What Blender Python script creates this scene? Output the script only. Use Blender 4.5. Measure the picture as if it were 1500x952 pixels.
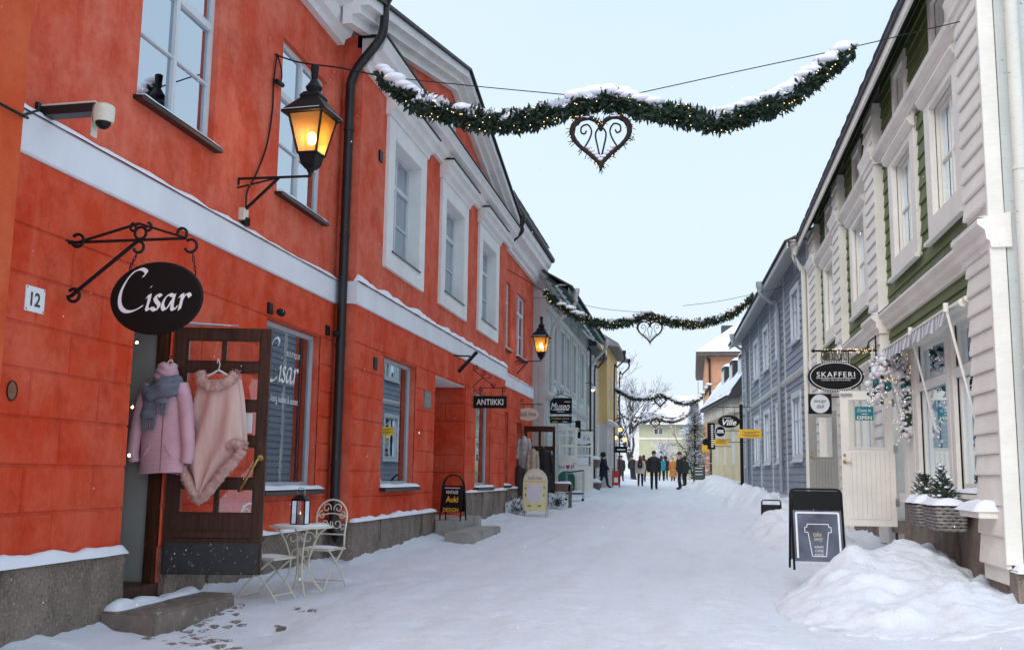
import bpy, bmesh, math, random
from mathutils import Vector, Matrix, noise as NZ
for o in list(bpy.data.objects): bpy.data.objects.remove(o, do_unlink=True)
R = random.Random(11)
SC = bpy.context.scene
COL = SC.collection
rad = math.radians
# ------------------------------------------------------------------ camera
H = 1.5
cY = Vector((265, 222, 1500)).normalized()
cZ = Vector((150, -(265*150+1500*1500)/222, 1500)).normalized()
cX = cY.cross(cZ)
cam = bpy.data.cameras.new('camera'); camo = bpy.data.objects.new('camera', cam); COL.objects.link(camo)
cam.sensor_width = 36; cam.lens = 36; cam.clip_start = .05; cam.clip_end = 3000
M3 = Matrix((cX, cY, cZ))                      # photo-camera axes -> world
right, down, fwd = M3 @ Vector((1, 0, 0)), M3 @ Vector((0, 1, 0)), M3 @ Vector((0, 0, 1))
mw = Matrix((right, -down, -fwd)).transposed().to_4x4(); mw.translation = (0, 0, H)
camo.matrix_world = mw
SC.camera = camo
# ------------------------------------------------------------------ sky, sun, exposure
SUN_EL, SUN_AZ = rad(38), rad(200)
wd = bpy.data.worlds.new('World'); SC.world = wd; wd.use_nodes = True
nt = wd.node_tree; nt.nodes.clear()
def wn(t, **k):
    n = nt.nodes.new(t)
    for a, b in k.items(): setattr(n, a, b)
    return n
sky = wn('ShaderNodeTexSky', sky_type='NISHITA', sun_disc=False, sun_elevation=SUN_EL, sun_rotation=SUN_AZ, air_density=1.0, dust_density=6.0, ozone_density=1.0)
tc = wn('ShaderNodeTexCoord'); sep = wn('ShaderNodeSeparateXYZ')
nt.links.new(tc.outputs['Generated'], sep.inputs[0])
cl = wn('ShaderNodeTexNoise'); cl.inputs['Scale'].default_value = 2.2; cl.inputs['Detail'].default_value = 4
nt.links.new(tc.outputs['Generated'], cl.inputs['Vector'])
rmp = wn('ShaderNodeValToRGB')
rmp.color_ramp.elements[0].position = 0.0; rmp.color_ramp.elements[0].color = (.68, .765, .885, 1)
rmp.color_ramp.elements[1].position = 0.62; rmp.color_ramp.elements[1].color = (.56, .72, .89, 1)
e = rmp.color_ramp.elements.new(.24); e.color = (.645, .77, .89, 1)
nt.links.new(sep.outputs[2], rmp.inputs[0])
mxc = wn('ShaderNodeMix', data_type='RGBA'); mxc.blend_type = 'MIX'
r2 = wn('ShaderNodeMapRange'); r2.inputs[1].default_value = .45; r2.inputs[2].default_value = .75; r2.inputs[3].default_value = 0; r2.inputs[4].default_value = .35
nt.links.new(cl.outputs[0], r2.inputs[0]); nt.links.new(r2.outputs[0], mxc.inputs[0])
nt.links.new(rmp.outputs[0], mxc.inputs[6]); mxc.inputs[7].default_value = (.72, .80, .89, 1)
vm = wn('ShaderNodeVectorMath', operation='SCALE'); vm.inputs[3].default_value = 8.4
nt.links.new(mxc.outputs[2], vm.inputs[0])
mx = wn('ShaderNodeMix', data_type='RGBA'); mx.inputs[0].default_value = .9
nt.links.new(sky.outputs[0], mx.inputs[6]); nt.links.new(vm.outputs[0], mx.inputs[7])
bg = wn('ShaderNodeBackground'); bg.inputs[1].default_value = .12
wo = wn('ShaderNodeOutputWorld')
nt.links.new(mx.outputs[2], bg.inputs[0]); nt.links.new(bg.outputs[0], wo.inputs[0])
sl = bpy.data.lights.new('sun', 'SUN'); sl.energy = 1.3; sl.angle = rad(40); sl.color = (1, .97, .94)
so = bpy.data.objects.new('sun', sl); COL.objects.link(so)
sd = Vector((math.sin(SUN_AZ)*math.cos(SUN_EL), math.cos(SUN_AZ)*math.cos(SUN_EL), math.sin(SUN_EL)))
so.rotation_euler = sd.to_track_quat('Z', 'Y').to_euler(); so.location = (0, -10, 30)
SC.view_settings.view_transform = 'Standard'; SC.view_settings.look = 'None'
SC.view_settings.exposure = 0.37; SC.view_settings.gamma = 1
SC.cycles.max_bounces = 8; SC.cycles.diffuse_bounces = 4; SC.cycles.transparent_max_bounces = 16
SC.cycles.use_denoising = True

# ------------------------------------------------------------------ geometry helpers
def ray(px, py):
    return M3 @ Vector((px-750, py-476, 1500))
def onx(px, py, x):
    d = ray(px, py); t = x/d.x; return Vector((x, d.y*t, d.z*t+H))
def ony(px, py, y):
    d = ray(px, py); t = y/d.y; return Vector((d.x*t, y, d.z*t+H))
class Fr:
    """vertical facade frame: u along the wall, v up, w outwards"""
    def __init__(s, ox, oy, ang=0, side=1, oz=0):
        a = rad(ang); s.o = Vector((ox, oy, oz)); s.d = Vector((math.sin(a), math.cos(a), 0)); s.n = Vector((math.cos(a), -math.sin(a), 0))*side
    def pt(s, u, v, w=0):
        return s.o + s.d*u + s.n*w + Vector((0, 0, v))
    def px(s, x, y, w=0):
        d = ray(x, y); o = s.o+s.n*w; t = s.n.dot(o)/s.n.dot(d); p = d*t
        return (p-Vector((o.x, o.y, 0))).dot(s.d), p.z+H-s.o.z
WO = Fr(0, 0, 90, -1)     # u = +x, w = +y, v = z  (world axes)
FACE = lambda x, y, z=0: Fr(x, y, 90, 1, z)   # vertical plane facing the camera: u=+x, w=-y
class MB:
    def __init__(s): s.v = []; s.f = []; s.mi = []; s.cm = 0
    def add(s, vs, fs):
        b = len(s.v); s.v += [Vector(p) for p in vs]
        for f in fs: s.f.append([b+i for i in f]); s.mi.append(s.cm)
        return s
    def hexa(s, p):
        return s.add(p, [(0,1,2,3), (7,6,5,4), (0,4,5,1), (1,5,6,2), (2,6,7,3), (3,7,4,0)])
    def box(s, fr, u0, u1, v0, v1, w0, w1):
        P = fr.pt
        return s.hexa([P(u0,v0,w0), P(u1,v0,w0), P(u1,v0,w1), P(u0,v0,w1), P(u0,v1,w0), P(u1,v1,w0), P(u1,v1,w1), P(u0,v1,w1)])
    def slab(s, fr, u0, u1, v0, v1, w0, w1, c=.012, j=0):
        """box with its front edges chamfered, optional jitter"""
        J = lambda: R.uniform(-j, j) if j else 0
        P = fr.pt; k = w1-c
        v = [P(u0,v0,w0), P(u1,v0,w0), P(u1,v1,w0), P(u0,v1,w0), P(u0,v0,k), P(u1,v0,k), P(u1,v1,k), P(u0,v1,k),
             P(u0+c,v0+c,w1+J()), P(u1-c,v0+c,w1+J()), P(u1-c,v1-c,w1+J()), P(u0+c,v1-c,w1+J())]
        return s.add(v, [(3,2,1,0), (0,1,5,4), (1,2,6,5), (2,3,7,6), (3,0,4,7), (4,5,9,8), (5,6,10,9), (6,7,11,10), (7,4,8,11), (8,9,10,11)])
    def beam(s, a, b, wd, th, up=Vector((0,0,1))):
        """rectangular bar from a to b"""
        a, b = Vector(a), Vector(b); t = (b-a).normalized(); x = t.cross(up)
        if x.length < 1e-4: x = t.cross(Vector((1,0,0)))
        x.normalize(); y = x.cross(t); x = x*wd/2; y = y*th/2
        return s.hexa([a-x-y, a+x-y, a+x+y, a-x+y, b-x-y, b+x-y, b+x+y, b-x+y])
    def tube(s, pts, r, n=8, closed=False, cap=True):
        pts = [Vector(p) for p in pts]; N = len(pts)
        rr = r if isinstance(r, (list, tuple)) else [r]*N
        vs = []; prev = None
        for i, p in enumerate(pts):
            if closed: t = pts[(i+1) % N]-pts[i-1]
            else: t = pts[min(i+1, N-1)]-pts[max(i-1, 0)]
            t = t.normalized() if t.length > 1e-9 else Vector((0,0,1))
            if prev is None:
                prev = t.cross(Vector((0,0,1)))
                if prev.length < .05: prev = t.cross(Vector((0,1,0)))
            x = (prev-t*prev.dot(t))
            if x.length < 1e-5: x = t.cross(Vector((.3,.9,.1)))
            x.normalize(); y = t.cross(x); prev = x
            for k in range(n):
                a = 2*math.pi*k/n; vs.append(p+(x*math.cos(a)+y*math.sin(a))*rr[i])
        fs = []
        for i in range(N if closed else N-1):
            for k in range(n):
                a, b = i*n+k, i*n+(k+1) % n; c = ((i+1) % N)*n+(k+1) % n; d = ((i+1) % N)*n+k
                fs.append((a, b, c, d))
        if cap and not closed: fs += [tuple(range(n-1, -1, -1)), tuple((N-1)*n+k for k in range(n))]
        return s.add(vs, fs)
    def lathe(s, c, prof, n=12, ang0=0, axis=None, xd=None):
        c = Vector(c); az = Vector(axis).normalized() if axis else Vector((0,0,1))
        ax = Vector(xd) if xd else (Vector((1,0,0)) if abs(az.z) > .9 else az.cross(Vector((0,0,1))).normalized())
        ay = az.cross(ax); vs = []; fs = []
        for (r, z) in prof:
            for k in range(n):
                a = ang0+2*math.pi*k/n; vs.append(c+az*z+(ax*math.cos(a)+ay*math.sin(a))*r)
        for i in range(len(prof)-1):
            for k in range(n): fs.append((i*n+k, i*n+(k+1) % n, (i+1)*n+(k+1) % n, (i+1)*n+k))
        fs += [tuple(range(n-1, -1, -1)), tuple((len(prof)-1)*n+k for k in range(n))]
        return s.add(vs, fs)
    def ball(s, c, r, n=8, m=6):
        rx, ry, rz = r if isinstance(r, (tuple, list)) else (r, r, r); c = Vector(c); vs = [c+Vector((0,0,rz))]; fs = []
        for i in range(1, m):
            t = math.pi*i/m
            for k in range(n):
                a = 2*math.pi*k/n; vs.append(c+Vector((rx*math.sin(t)*math.cos(a), ry*math.sin(t)*math.sin(a), rz*math.cos(t))))
        vs.append(c-Vector((0,0,rz))); L = len(vs)-1
        for k in range(n):
            fs.append((0, 1+k, 1+(k+1) % n)); fs.append((L, 1+(m-2)*n+(k+1) % n, 1+(m-2)*n+k))
        for i in range(m-2):
            for k in range(n): fs.append((1+i*n+k, 1+(i+1)*n+k, 1+(i+1)*n+(k+1) % n, 1+i*n+(k+1) % n))
        return s.add(vs, fs)
    def sweep(s, fr, prof, u0, u1, m0=0, m1=0):
        """moulding: closed profile [(w,v)] run from u0 to u1; m0/m1 mitre slopes"""
        n = len(prof)
        vs = [fr.pt(u0-m0*w, v, w) for w, v in prof]+[fr.pt(u1+m1*w, v, w) for w, v in prof]
        fs = [(k, (k+1) % n, n+(k+1) % n, n+k) for k in range(n)]+[tuple(range(n-1, -1, -1)), tuple(range(n, 2*n))]
        return s.add(vs, fs)
    def prism(s, P, poly, w0, w1):
        """polygon [(u,v)] through frame P between depths w0 and w1"""
        n = len(poly); vs = [P.pt(u, v, w0) for u, v in poly]+[P.pt(u, v, w1) for u, v in poly]
        fs = [(k, (k+1) % n, n+(k+1) % n, n+k) for k in range(n)]+[tuple(range(n-1, -1, -1)), tuple(range(n, 2*n))]
        return s.add(vs, fs)
    def snow(s, fr, u0, u1, w0, w1, v, h, sd=0, step=.1, rough=.35, back=False):
        """rounded snow cap lying on a ledge (u0..u1, w0..w1) at height v"""
        nu = max(4, min(160, int(abs(u1-u0)/step))); nw = 6; g = []
        for i in range(nu+1):
            fu = i/nu; u = u0+(u1-u0)*fu
            eu = min(1, min(fu, 1-fu)*abs(u1-u0)/max(h*1.2, .01))
            for k in range(nw+1):
                fw = k/nw; w = w0+(w1-w0)*fw
                ew = (1-abs(2*fw-1)**2.6) if not back else (1-max(0, fw)**3.2)
                nn = 1+rough*(NZ.noise(Vector((u*1.7+sd, w*2, sd*3.1)))*1.1+.6*NZ.noise(Vector((u*5+sd, w*6, sd))))
                hh = h*max(0, ew)**.6*math.sqrt(max(0, 1-(1-eu)**2))*nn
                ov = (.02+.03*NZ.noise(Vector((u*3+sd, 9, sd))))*(fw*fw) if w1 > w0 else 0
                g.append(fr.pt(u, v+max(0, hh), w+ov*min(1, h*8)))
        fs = [(i*(nw+1)+k, (i+1)*(nw+1)+k, (i+1)*(nw+1)+k+1, i*(nw+1)+k+1) for i in range(nu) for k in range(nw)]
        return s.add(g, fs)
    def build(s, name, mat, parent=None, smooth=False, label=None, cat=None, group=None, kind=None, loc=None, auto=None):
        if parent is not None: L = LOC[parent]
        else: L = Vector(loc) if loc is not None else Vector((0,0,0))
        me = bpy.data.meshes.new(name)
        me.from_pydata([p-L for p in s.v], [], s.f)
        for m in (mat if isinstance(mat, (list, tuple)) else [mat]): me.materials.append(m)
        if any(s.mi): me.polygons.foreach_set('material_index', s.mi)
        if smooth:
            me.polygons.foreach_set('use_smooth', [True]*len(me.polygons))
            if auto: me.set_sharp_from_angle(angle=rad(auto))
        me.update()
        o = bpy.data.objects.new(name, me); COL.objects.link(o)
        if parent is not None: o.parent = parent
        else: o.location = L
        LOC[o] = L
        if label: o['label'] = label
        if cat: o['category'] = cat
        if group: o['group'] = group
        if kind: o['kind'] = kind
        return o
LOC = {}
def thing(name, label, cat, loc, group=None):
    o = bpy.data.objects.new(name, None); COL.objects.link(o); o.location = loc; o.empty_display_size = .1
    LOC[o] = Vector(loc); o['label'] = label; o['category'] = cat
    if group: o['group'] = group
    return o
def text(body, fr, u, v, w, height, mat, parent, width=None, shear=0, bold=0, name='lettering', spacing=1.0, depth=.002):
    cu = bpy.data.curves.new('t', 'FONT'); cu.body = body; cu.align_x = 'CENTER'; cu.align_y = 'CENTER'; cu.shear = shear; cu.offset = bold; cu.space_character = spacing; cu.resolution_u = 3
    ob = bpy.data.objects.new('t', cu); COL.objects.link(ob)
    dg = bpy.context.evaluated_depsgraph_get(); dg.update()
    me = bpy.data.meshes.new_from_object(ob.evaluated_get(dg))
    xs = [q.co.x for q in me.vertices]; ys = [q.co.y for q in me.vertices]
    cx, cy = (min(xs)+max(xs))/2, (min(ys)+max(ys))/2
    sy = height/max(1e-6, max(ys)-min(ys)); sx = sy if width is None else width/max(1e-6, max(xs)-min(xs))
    mb = MB(); mb.add([fr.pt(u+(q.co.x-cx)*sx, v+(q.co.y-cy)*sy, w+depth) for q in me.vertices], [list(p.vertices) for p in me.polygons])
    bpy.data.objects.remove(ob); bpy.data.curves.remove(cu); bpy.data.meshes.remove(me)
    return mb.build(name, mat, parent)
def bez(p, n=8):
    """polyline through a Catmull-Rom spline of 2-D or 3-D points"""
    p = [Vector(q) for q in p]; out = []
    for i in range(len(p)-1):
        a, b, c, d = p[max(i-1, 0)], p[i], p[i+1], p[min(i+2, len(p)-1)]
        for k in range(n):
            t = k/n; out.append(.5*((2*b)+(c-a)*t+(2*a-5*b+4*c-d)*t*t+(3*b-a-3*c+d)*t**3))
    return out+[p[-1]]
def spiral(fr, cu, cv, r0, r1, a0, a1, w=0, n=16):
    return [fr.pt(cu+(r0+(r1-r0)*k/n)*math.cos(rad(a0+(a1-a0)*k/n)), cv+(r0+(r1-r0)*k/n)*math.sin(rad(a0+(a1-a0)*k/n)), w) for k in range(n+1)]
def ring(fr, cu, cv, ru, rv, w=0, n=32):
    return [fr.pt(cu+ru*math.cos(2*math.pi*k/n), cv+rv*math.sin(2*math.pi*k/n), w) for k in range(n)]
def ellipse2(cu, cv, ru, rv, n=40):
    return [(cu+ru*math.cos(2*math.pi*k/n), cv+rv*math.sin(2*math.pi*k/n)) for k in range(n)]
def minus(rects, holes):
    """rectangles (u0,u1,v0,v1) with the holes cut out"""
    out = list(rects)
    for (a, b, c, d) in holes:
        nx = []
        for (u0, u1, v0, v1) in out:
            if a >= u1-1e-6 or b <= u0+1e-6 or c >= v1-1e-6 or d <= v0+1e-6: nx.append((u0, u1, v0, v1)); continue
            if a > u0: nx.append((u0, a, v0, v1))
            if b < u1: nx.append((b, u1, v0, v1))
            m0, m1 = max(u0, a), min(u1, b)
            if c > v0: nx.append((m0, m1, v0, c))
            if d < v1: nx.append((m0, m1, d, v1))
        out = nx
    return out
def holed_wall(fr, u0, u1, v0, v1, holes, depth=.25, w=0):
    """one sheet with real openings and their reveals"""
    mb = MB(); us = sorted({u0, u1, *[h[0] for h in holes], *[h[1] for h in holes]}); vs = sorted({v0, v1, *[h[2] for h in holes], *[h[3] for h in holes]})
    us = [x for x in us if u0 <= x <= u1]; vs = [x for x in vs if v0 <= x <= v1]
    for i in range(len(us)-1):
        for k in range(len(vs)-1):
            cu, cv = (us[i]+us[i+1])/2, (vs[k]+vs[k+1])/2
            if any(h[0] < cu < h[1] and h[2] < cv < h[3] for h in holes): continue
            mb.add([fr.pt(us[i], vs[k], w), fr.pt(us[i+1], vs[k], w), fr.pt(us[i+1], vs[k+1], w), fr.pt(us[i], vs[k+1], w)], [(0,1,2,3)])
    for (a, b, c, d) in holes:
        P = fr.pt; q = w-depth
        mb.add([P(a,c,w), P(b,c,w), P(b,d,w), P(a,d,w), P(a,c,q), P(b,c,q), P(b,d,q), P(a,d,q)], [(0,1,5,4), (1,2,6,5), (2,3,7,6), (3,0,4,7)])
    return mb

# ------------------------------------------------------------------ procedural materials
MATS = {}
def mk(name):
    m = bpy.data.materials.new(name); m.use_nodes = True; t = m.node_tree; t.nodes.clear()
    out = t.nodes.new('ShaderNodeOutputMaterial'); b = t.nodes.new('ShaderNodeBsdfPrincipled'); t.links.new(b.outputs[0], out.inputs[0])
    MATS[name] = m
    return m, t, b, out
def N(t, ty, ins=None, **k):
    n = t.nodes.new(ty)
    for a, b in k.items(): setattr(n, a, b)
    for a, b in (ins or {}).items():
        if hasattr(b, 'is_output'): t.links.new(b, n.inputs[a])
        else: n.inputs[a].default_value = b
    return n
def pos(t, sc=(1,1,1)):
    g = N(t, 'ShaderNodeNewGeometry'); m = N(t, 'ShaderNodeVectorMath', {0: g.outputs['Position'], 1: sc}, operation='MULTIPLY'); return m.outputs[0]
def nz(t, vec, scale, det=4, ro=.6):
    return N(t, 'ShaderNodeTexNoise', {'Vector': vec, 'Scale': scale, 'Detail': det, 'Roughness': ro}).outputs[0]
def mr(t, v, a, b, c, d):
    return N(t, 'ShaderNodeMapRange', {0: v, 1: a, 2: b, 3: c, 4: d}).outputs[0]
def mixc(t, f, a, b, mode='MIX'):
    n = N(t, 'ShaderNodeMix', data_type='RGBA', blend_type=mode)
    for i, q in ((0, f), (6, a), (7, b)):
        if hasattr(q, 'is_output'): t.links.new(q, n.inputs[i])
        else: n.inputs[i].default_value = q if i == 0 else (*q, 1)[:4]
    return n.outputs[2]
def bump(t, b, h, st=.3, d=.01):
    n = N(t, 'ShaderNodeBump', {'Height': h, 'Strength': st, 'Distance': d}); t.links.new(n.outputs[0], b.inputs['Normal'])
def mat(name, col, rough=.7, var=.15, sc=2.5, bs=.2, bsc=25, metal=0, stretch=(1,1,1), spec=.5, col2=None, c2a=.62, c2b=.75, c2s=9, fine=.12):
    if name in MATS: return MATS[name]
    m, t, b, _ = mk(name); p = pos(t, stretch)
    n1 = nz(t, p, sc, 5); n2 = nz(t, p, bsc, 4, .7)
    lo = tuple(c*(1-var) for c in col); hi = tuple(min(1, c*(1+var)) for c in col)
    c = mixc(t, mr(t, n1, .3, .7, 0, 1), lo, hi)
    if fine: c = mixc(t, mr(t, n2, .3, .75, 0, fine), c, tuple(q*.45 for q in col))
    if col2: c = mixc(t, mr(t, nz(t, p, c2s, 6, .7), c2a, c2b, 0, 1), c, col2)
    t.links.new(c, b.inputs['Base Color']); b.inputs['Roughness'].default_value = rough; b.inputs['Metallic'].default_value = metal
    b.inputs['Specular IOR Level'].default_value = spec
    if bs: bump(t, b, n2, bs, .008)
    return m
def plaster(name, base, pale, dark, wet=.5):
    m, t, b, _ = mk(name); p = pos(t); ps = pos(t, (4, 4, .35))
    c = mixc(t, mr(t, nz(t, p, 1.5, 8, .7), .38, .68, 0, 1), base, pale)
    c = mixc(t, mr(t, nz(t, p, 2.6, 7, .75), .48, .72, 0, .75), c, dark)
    c = mixc(t, mr(t, nz(t, ps, 1.7, 4, .6), .55, .78, 0, wet), c, pale)          # run-down streaks
    c = mixc(t, mr(t, nz(t, pos(t, (3, 3, .8)), 2.3, 5, .7), .64, .8, 0, .6), c, tuple(q*.42 for q in dark))   # stains
    sp = nz(t, p, 13, 6, .75); c = mixc(t, mr(t, sp, .69, .715, 0, .8), c, (.66, .5, .46))     # chipped paint
    t.links.new(c, b.inputs['Base Color']); b.inputs['Roughness'].default_value = .85; b.inputs['Specular IOR Level'].default_value = .12
    h = N(t, 'ShaderNodeMath', {0: nz(t, p, 7, 8, .7), 1: nz(t, p, 60, 3, .6)}, operation='ADD').outputs[0]
    bump(t, b, h, .42, .02); return m
def paintwood(name, base, under, peel=.68, st=(1, 1, 1), var=.08, rough=.6):
    m, t, b, _ = mk(name); p = pos(t, st)
    c = mixc(t, mr(t, nz(t, p, 1.4, 4), .3, .7, 0, 1), tuple(q*(1-var) for q in base), tuple(min(1, q*(1+var)) for q in base))
    g = nz(t, pos(t, (2.5, 1.2, 14)), 3, 5, .7); c = mixc(t, mr(t, g, .45, .8, 0, .25), c, tuple(q*.6 for q in base))
    pe = nz(t, pos(t, (5, 5, 11)), 2.1, 8, .78); f = mr(t, pe, peel, peel+.025, 0, .85); c = mixc(t, f, c, under)
    t.links.new(c, b.inputs['Base Color']); b.inputs['Roughness'].default_value = rough; b.inputs['Specular IOR Level'].default_value = .18
    h = N(t, 'ShaderNodeMath', {0: g, 1: pe}, operation='ADD').outputs[0]; bump(t, b, h, .22, .008); return m
RED_UP = plaster('red_plaster_upper', (.65, .088, .042), (.74, .20, .13), (.49, .052, .022), .6)
RED_LO = plaster('red_plaster_lower', (.64, .058, .019), (.72, .145, .08), (.45, .032, .011), .5)
ORANGE_LIGHT = plaster('orange_light_plaster', (.62, .092, .030), (.66, .14, .06), (.52, .06, .02), .3)  # orange light falling on the edge pier is painted into its plaster colour
WHITE_PL = mat('white_plaster', (.78, .79, .83), .75, .06, 1.5, .15, 30, stretch=(1, 1, .5), fine=.06)
WHITE_ST = mat('white_stucco_trim', (.80, .79, .78), .7, .08, 2, .2, 30, col2=(.5, .44, .4), c2a=.68, c2b=.8, c2s=5)
def granite():
    m, t, b, _ = mk('granite'); p = pos(t)
    c = mixc(t, mr(t, nz(t, p, 1.6, 5), .3, .7, 0, 1), (.14, .105, .080), (.28, .215, .175))
    c = mixc(t, mr(t, nz(t, p, 42, 3, .7), .5, .68, 0, .7), c, (.40, .34, .30))
    c = mixc(t, mr(t, nz(t, p, 36, 3, .7), .57, .68, 0, .8), c, (.03, .026, .024))
    c = mixc(t, mr(t, nz(t, pos(t, (1.4, 1.4, .6)), 1.7, 7, .75), .50, .68, 0, .8), c, (.045, .034, .024))
    t.links.new(c, b.inputs['Base Color']); b.inputs['Roughness'].default_value = .75
    h = N(t, 'ShaderNodeMath', {0: nz(t, p, 9, 6, .7), 1: nz(t, p, 60, 3)}, operation='ADD').outputs[0]; bump(t, b, h, .6, .03); return m
GRANITE = granite()
FROST = mat('frosted_granite', (.20, .155, .13), .75, .35, 3, .5, 40, col2=(.55, .55, .58), c2a=.58, c2b=.74, c2s=12)
CONCRETE = mat('step_concrete', (.36, .34, .31), .8, .2, 3, .25, 40, col2=(.14, .13, .10), c2a=.55, c2b=.8, c2s=4)
def snowmat(name, base, dirt=0):
    m, t, b, _ = mk(name); p = pos(t)
    c = mixc(t, mr(t, nz(t, p, 1.3, 5), .3, .7, 0, 1), tuple(q*.965 for q in base), base)
    if dirt:
        d1 = nz(t, pos(t, (1, .28, 1)), 2.4, 7, .72); c = mixc(t, mr(t, d1, .45, .72, 0, dirt), c, (.70, .67, .67))
        d2 = nz(t, p, 34, 4, .8); c = mixc(t, mr(t, d2, .66, .72, 0, dirt*.9), c, (.50, .45, .40))
        d3 = nz(t, p, 7.5, 6, .8); c = mixc(t, mr(t, d3, .715, .75, 0, dirt), c, (.42, .36, .31))
    t.links.new(c, b.inputs['Base Color']); b.inputs['Roughness'].default_value = .55; b.inputs['Specular IOR Level'].default_value = .3
    a1 = nz(t, p, 9, 7, .68); a2 = nz(t, p, 55, 4, .7)
    h = N(t, 'ShaderNodeMath', {0: a1, 1: N(t, 'ShaderNodeMath', {0: a2, 1: .35}, operation='MULTIPLY').outputs[0]}, operation='ADD').outputs[0]
    bump(t, b, h, .75 if dirt else .35, .05 if dirt else .02); return m
SNOW = snowmat('fresh_snow', (.86, .885, .95))
SNOW_ST = snowmat('trodden_snow', (.84, .865, .935), .5)
SNOW_PILE = snowmat('shovelled_snow', (.85, .875, .94), .42)
BLACK = mat('black_iron', (.008, .008, .009), .5, .3, 6, .15, 60, spec=.25)
DPIPE = mat('black_downpipe', (.012, .013, .016), .4, .3, 3, .08, 40, col2=(.10, .10, .11), c2a=.66, c2b=.8, c2s=6)
SIGNBLK = mat('sign_black', (.006, .006, .006), .5, .2, 3, .03, 20, spec=.2)
SIGNWHT = mat('sign_white', (.80, .80, .80), .5, .04, 3, 0, fine=0)
CREAMPT = mat('cream_enamel', (.70, .66, .54), .45, .1, 9, .1, 60, col2=(.25, .15, .08), c2a=.70, c2b=.76, c2s=30)
CREAMSIGN = mat('cream_sign', (.72, .66, .54), .5, .05, 5, 0)
YELSIGN = mat('yellow_sign', (.80, .47, .02), .5, .06, 5, 0)
YELPALE = mat('pale_yellow_card', (.74, .68, .36), .5, .06, 5, 0)
TEALSIGN = mat('teal_sign', (.01, .20, .25), .4, .1, 5, 0)
GREENSIGN = mat('green_banner', (.02, .14, .09), .55, .1, 5, 0)
REDSIGN = mat('red_board', (.55, .03, .03), .5, .1, 5, 0)
ORTEXT = mat('amber_letter', (.85, .42, .03), .5, .03, 5, 0)
DARKTEXT = mat('dark_letter', (.05, .04, .03), .5, .03, 5, 0, fine=0)
HEARTRED = mat('heart_red', (.55, .01, .05), .5, .03, 5, 0)
BLUETEXT = mat('blue_letter', (.03, .05, .3), .5, .03, 5, 0)
BRASS = mat('brass', (.42, .27, .09), .3, .2, 9, .05, 40, metal=1)
STEEL = mat('steel', (.45, .46, .47), .35, .15, 9, .05, 40, metal=1)
GREYMETAL = mat('grey_metal_frame', (.45, .47, .50), .45, .08, 4, .03, 40)
WINFR = mat('window_grey_white', (.62, .65, .68), .5, .06, 4, .06, 40, stretch=(1, 1, .3))
BROWNFR = mat('brown_wood_frame', (.16, .10, .075), .5, .25, 3, .15, 12, stretch=(4, 4, .6))
def door_wood():
    m, t, b, _ = mk('dark_door_wood'); g = nz(t, pos(t, (16, 16, 1.1)), 2.4, 6, .65)
    c = mixc(t, mr(t, g, .3, .72, 0, 1), (.026, .010, .006), (.085, .032, .017))
    c = mixc(t, mr(t, nz(t, pos(t), 6, 6, .75), .62, .74, 0, .5), c, (.14, .08, .055))
    t.links.new(c, b.inputs['Base Color']); b.inputs['Roughness'].default_value = .42; b.inputs['Specular IOR Level'].default_value = .25; bump(t, b, g, .25, .005); return m
DOORWD = door_wood()
KICK = mat('black_kickplate', (.02, .022, .024), .45, .3, 6, .2, 90, col2=(.42, .52, .55), c2a=.62, c2b=.66, c2s=30)
INGREY = mat('interior_grey', (.40, .40, .37), .8, .06, 2, .05, 20)
INDARK = mat('interior_dark', (.05, .048, .045), .9, .2, 2, 0)
INPALE = mat('interior_pale', (.60, .66, .72), .8, .06, 2, .03, 10)
CURTAIN = mat('curtain_white', (.70, .72, .72), .9, .12, 3, .3, 8, stretch=(6, 6, .15))
def glass(name, tint=(.9, .95, .97), refl=.13, graze=.75):
    m = bpy.data.materials.new(name); m.use_nodes = True; t = m.node_tree; t.nodes.clear(); MATS[name] = m
    out = t.nodes.new('ShaderNodeOutputMaterial')
    tr = N(t, 'ShaderNodeBsdfTransparent', {0: (*tint, 1)})
    gl = N(t, 'ShaderNodeBsdfGlossy', {'Color': (.82, .92, 1, 1), 'Roughness': .012})
    bm = N(t, 'ShaderNodeBump', {'Height': nz(t, pos(t), 2.3, 2), 'Strength': .03, 'Distance': .01}); t.links.new(bm.outputs[0], gl.inputs['Normal'])
    lw = N(t, 'ShaderNodeFresnel', {'IOR': 1.75})
    f = mr(t, lw.outputs[0], .07, 1, refl, 1.0)
    mxs = N(t, 'ShaderNodeMixShader', {0: f, 1: tr.outputs[0], 2: gl.outputs[0]}); t.links.new(mxs.outputs[0], out.inputs[0]); return m
GLASS = glass('window_glass', (.9, .95, .97), .58)
GLASS2 = glass('shop_glass', (.88, .93, .93), .46)
GLASSC = glass('clear_glass', (.97, .98, .98), .05)
def emis(name, col, st, sample=True):
    m = bpy.data.materials.new(name); m.use_nodes = True; t = m.node_tree; t.nodes.clear(); MATS[name] = m
    o = t.nodes.new('ShaderNodeOutputMaterial'); e = N(t, 'ShaderNodeEmission', {0: (*col, 1), 1: st}); t.links.new(e.outputs[0], o.inputs[0])
    if not sample: m.cycles.emission_sampling = 'NONE'
    return m
BULB = emis('lamp_bulb', (1, .66, .25), 30)
FAIRY = emis('fairy_light', (1, .72, .38), 2.2, False)
LAMPGLASS = None
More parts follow.
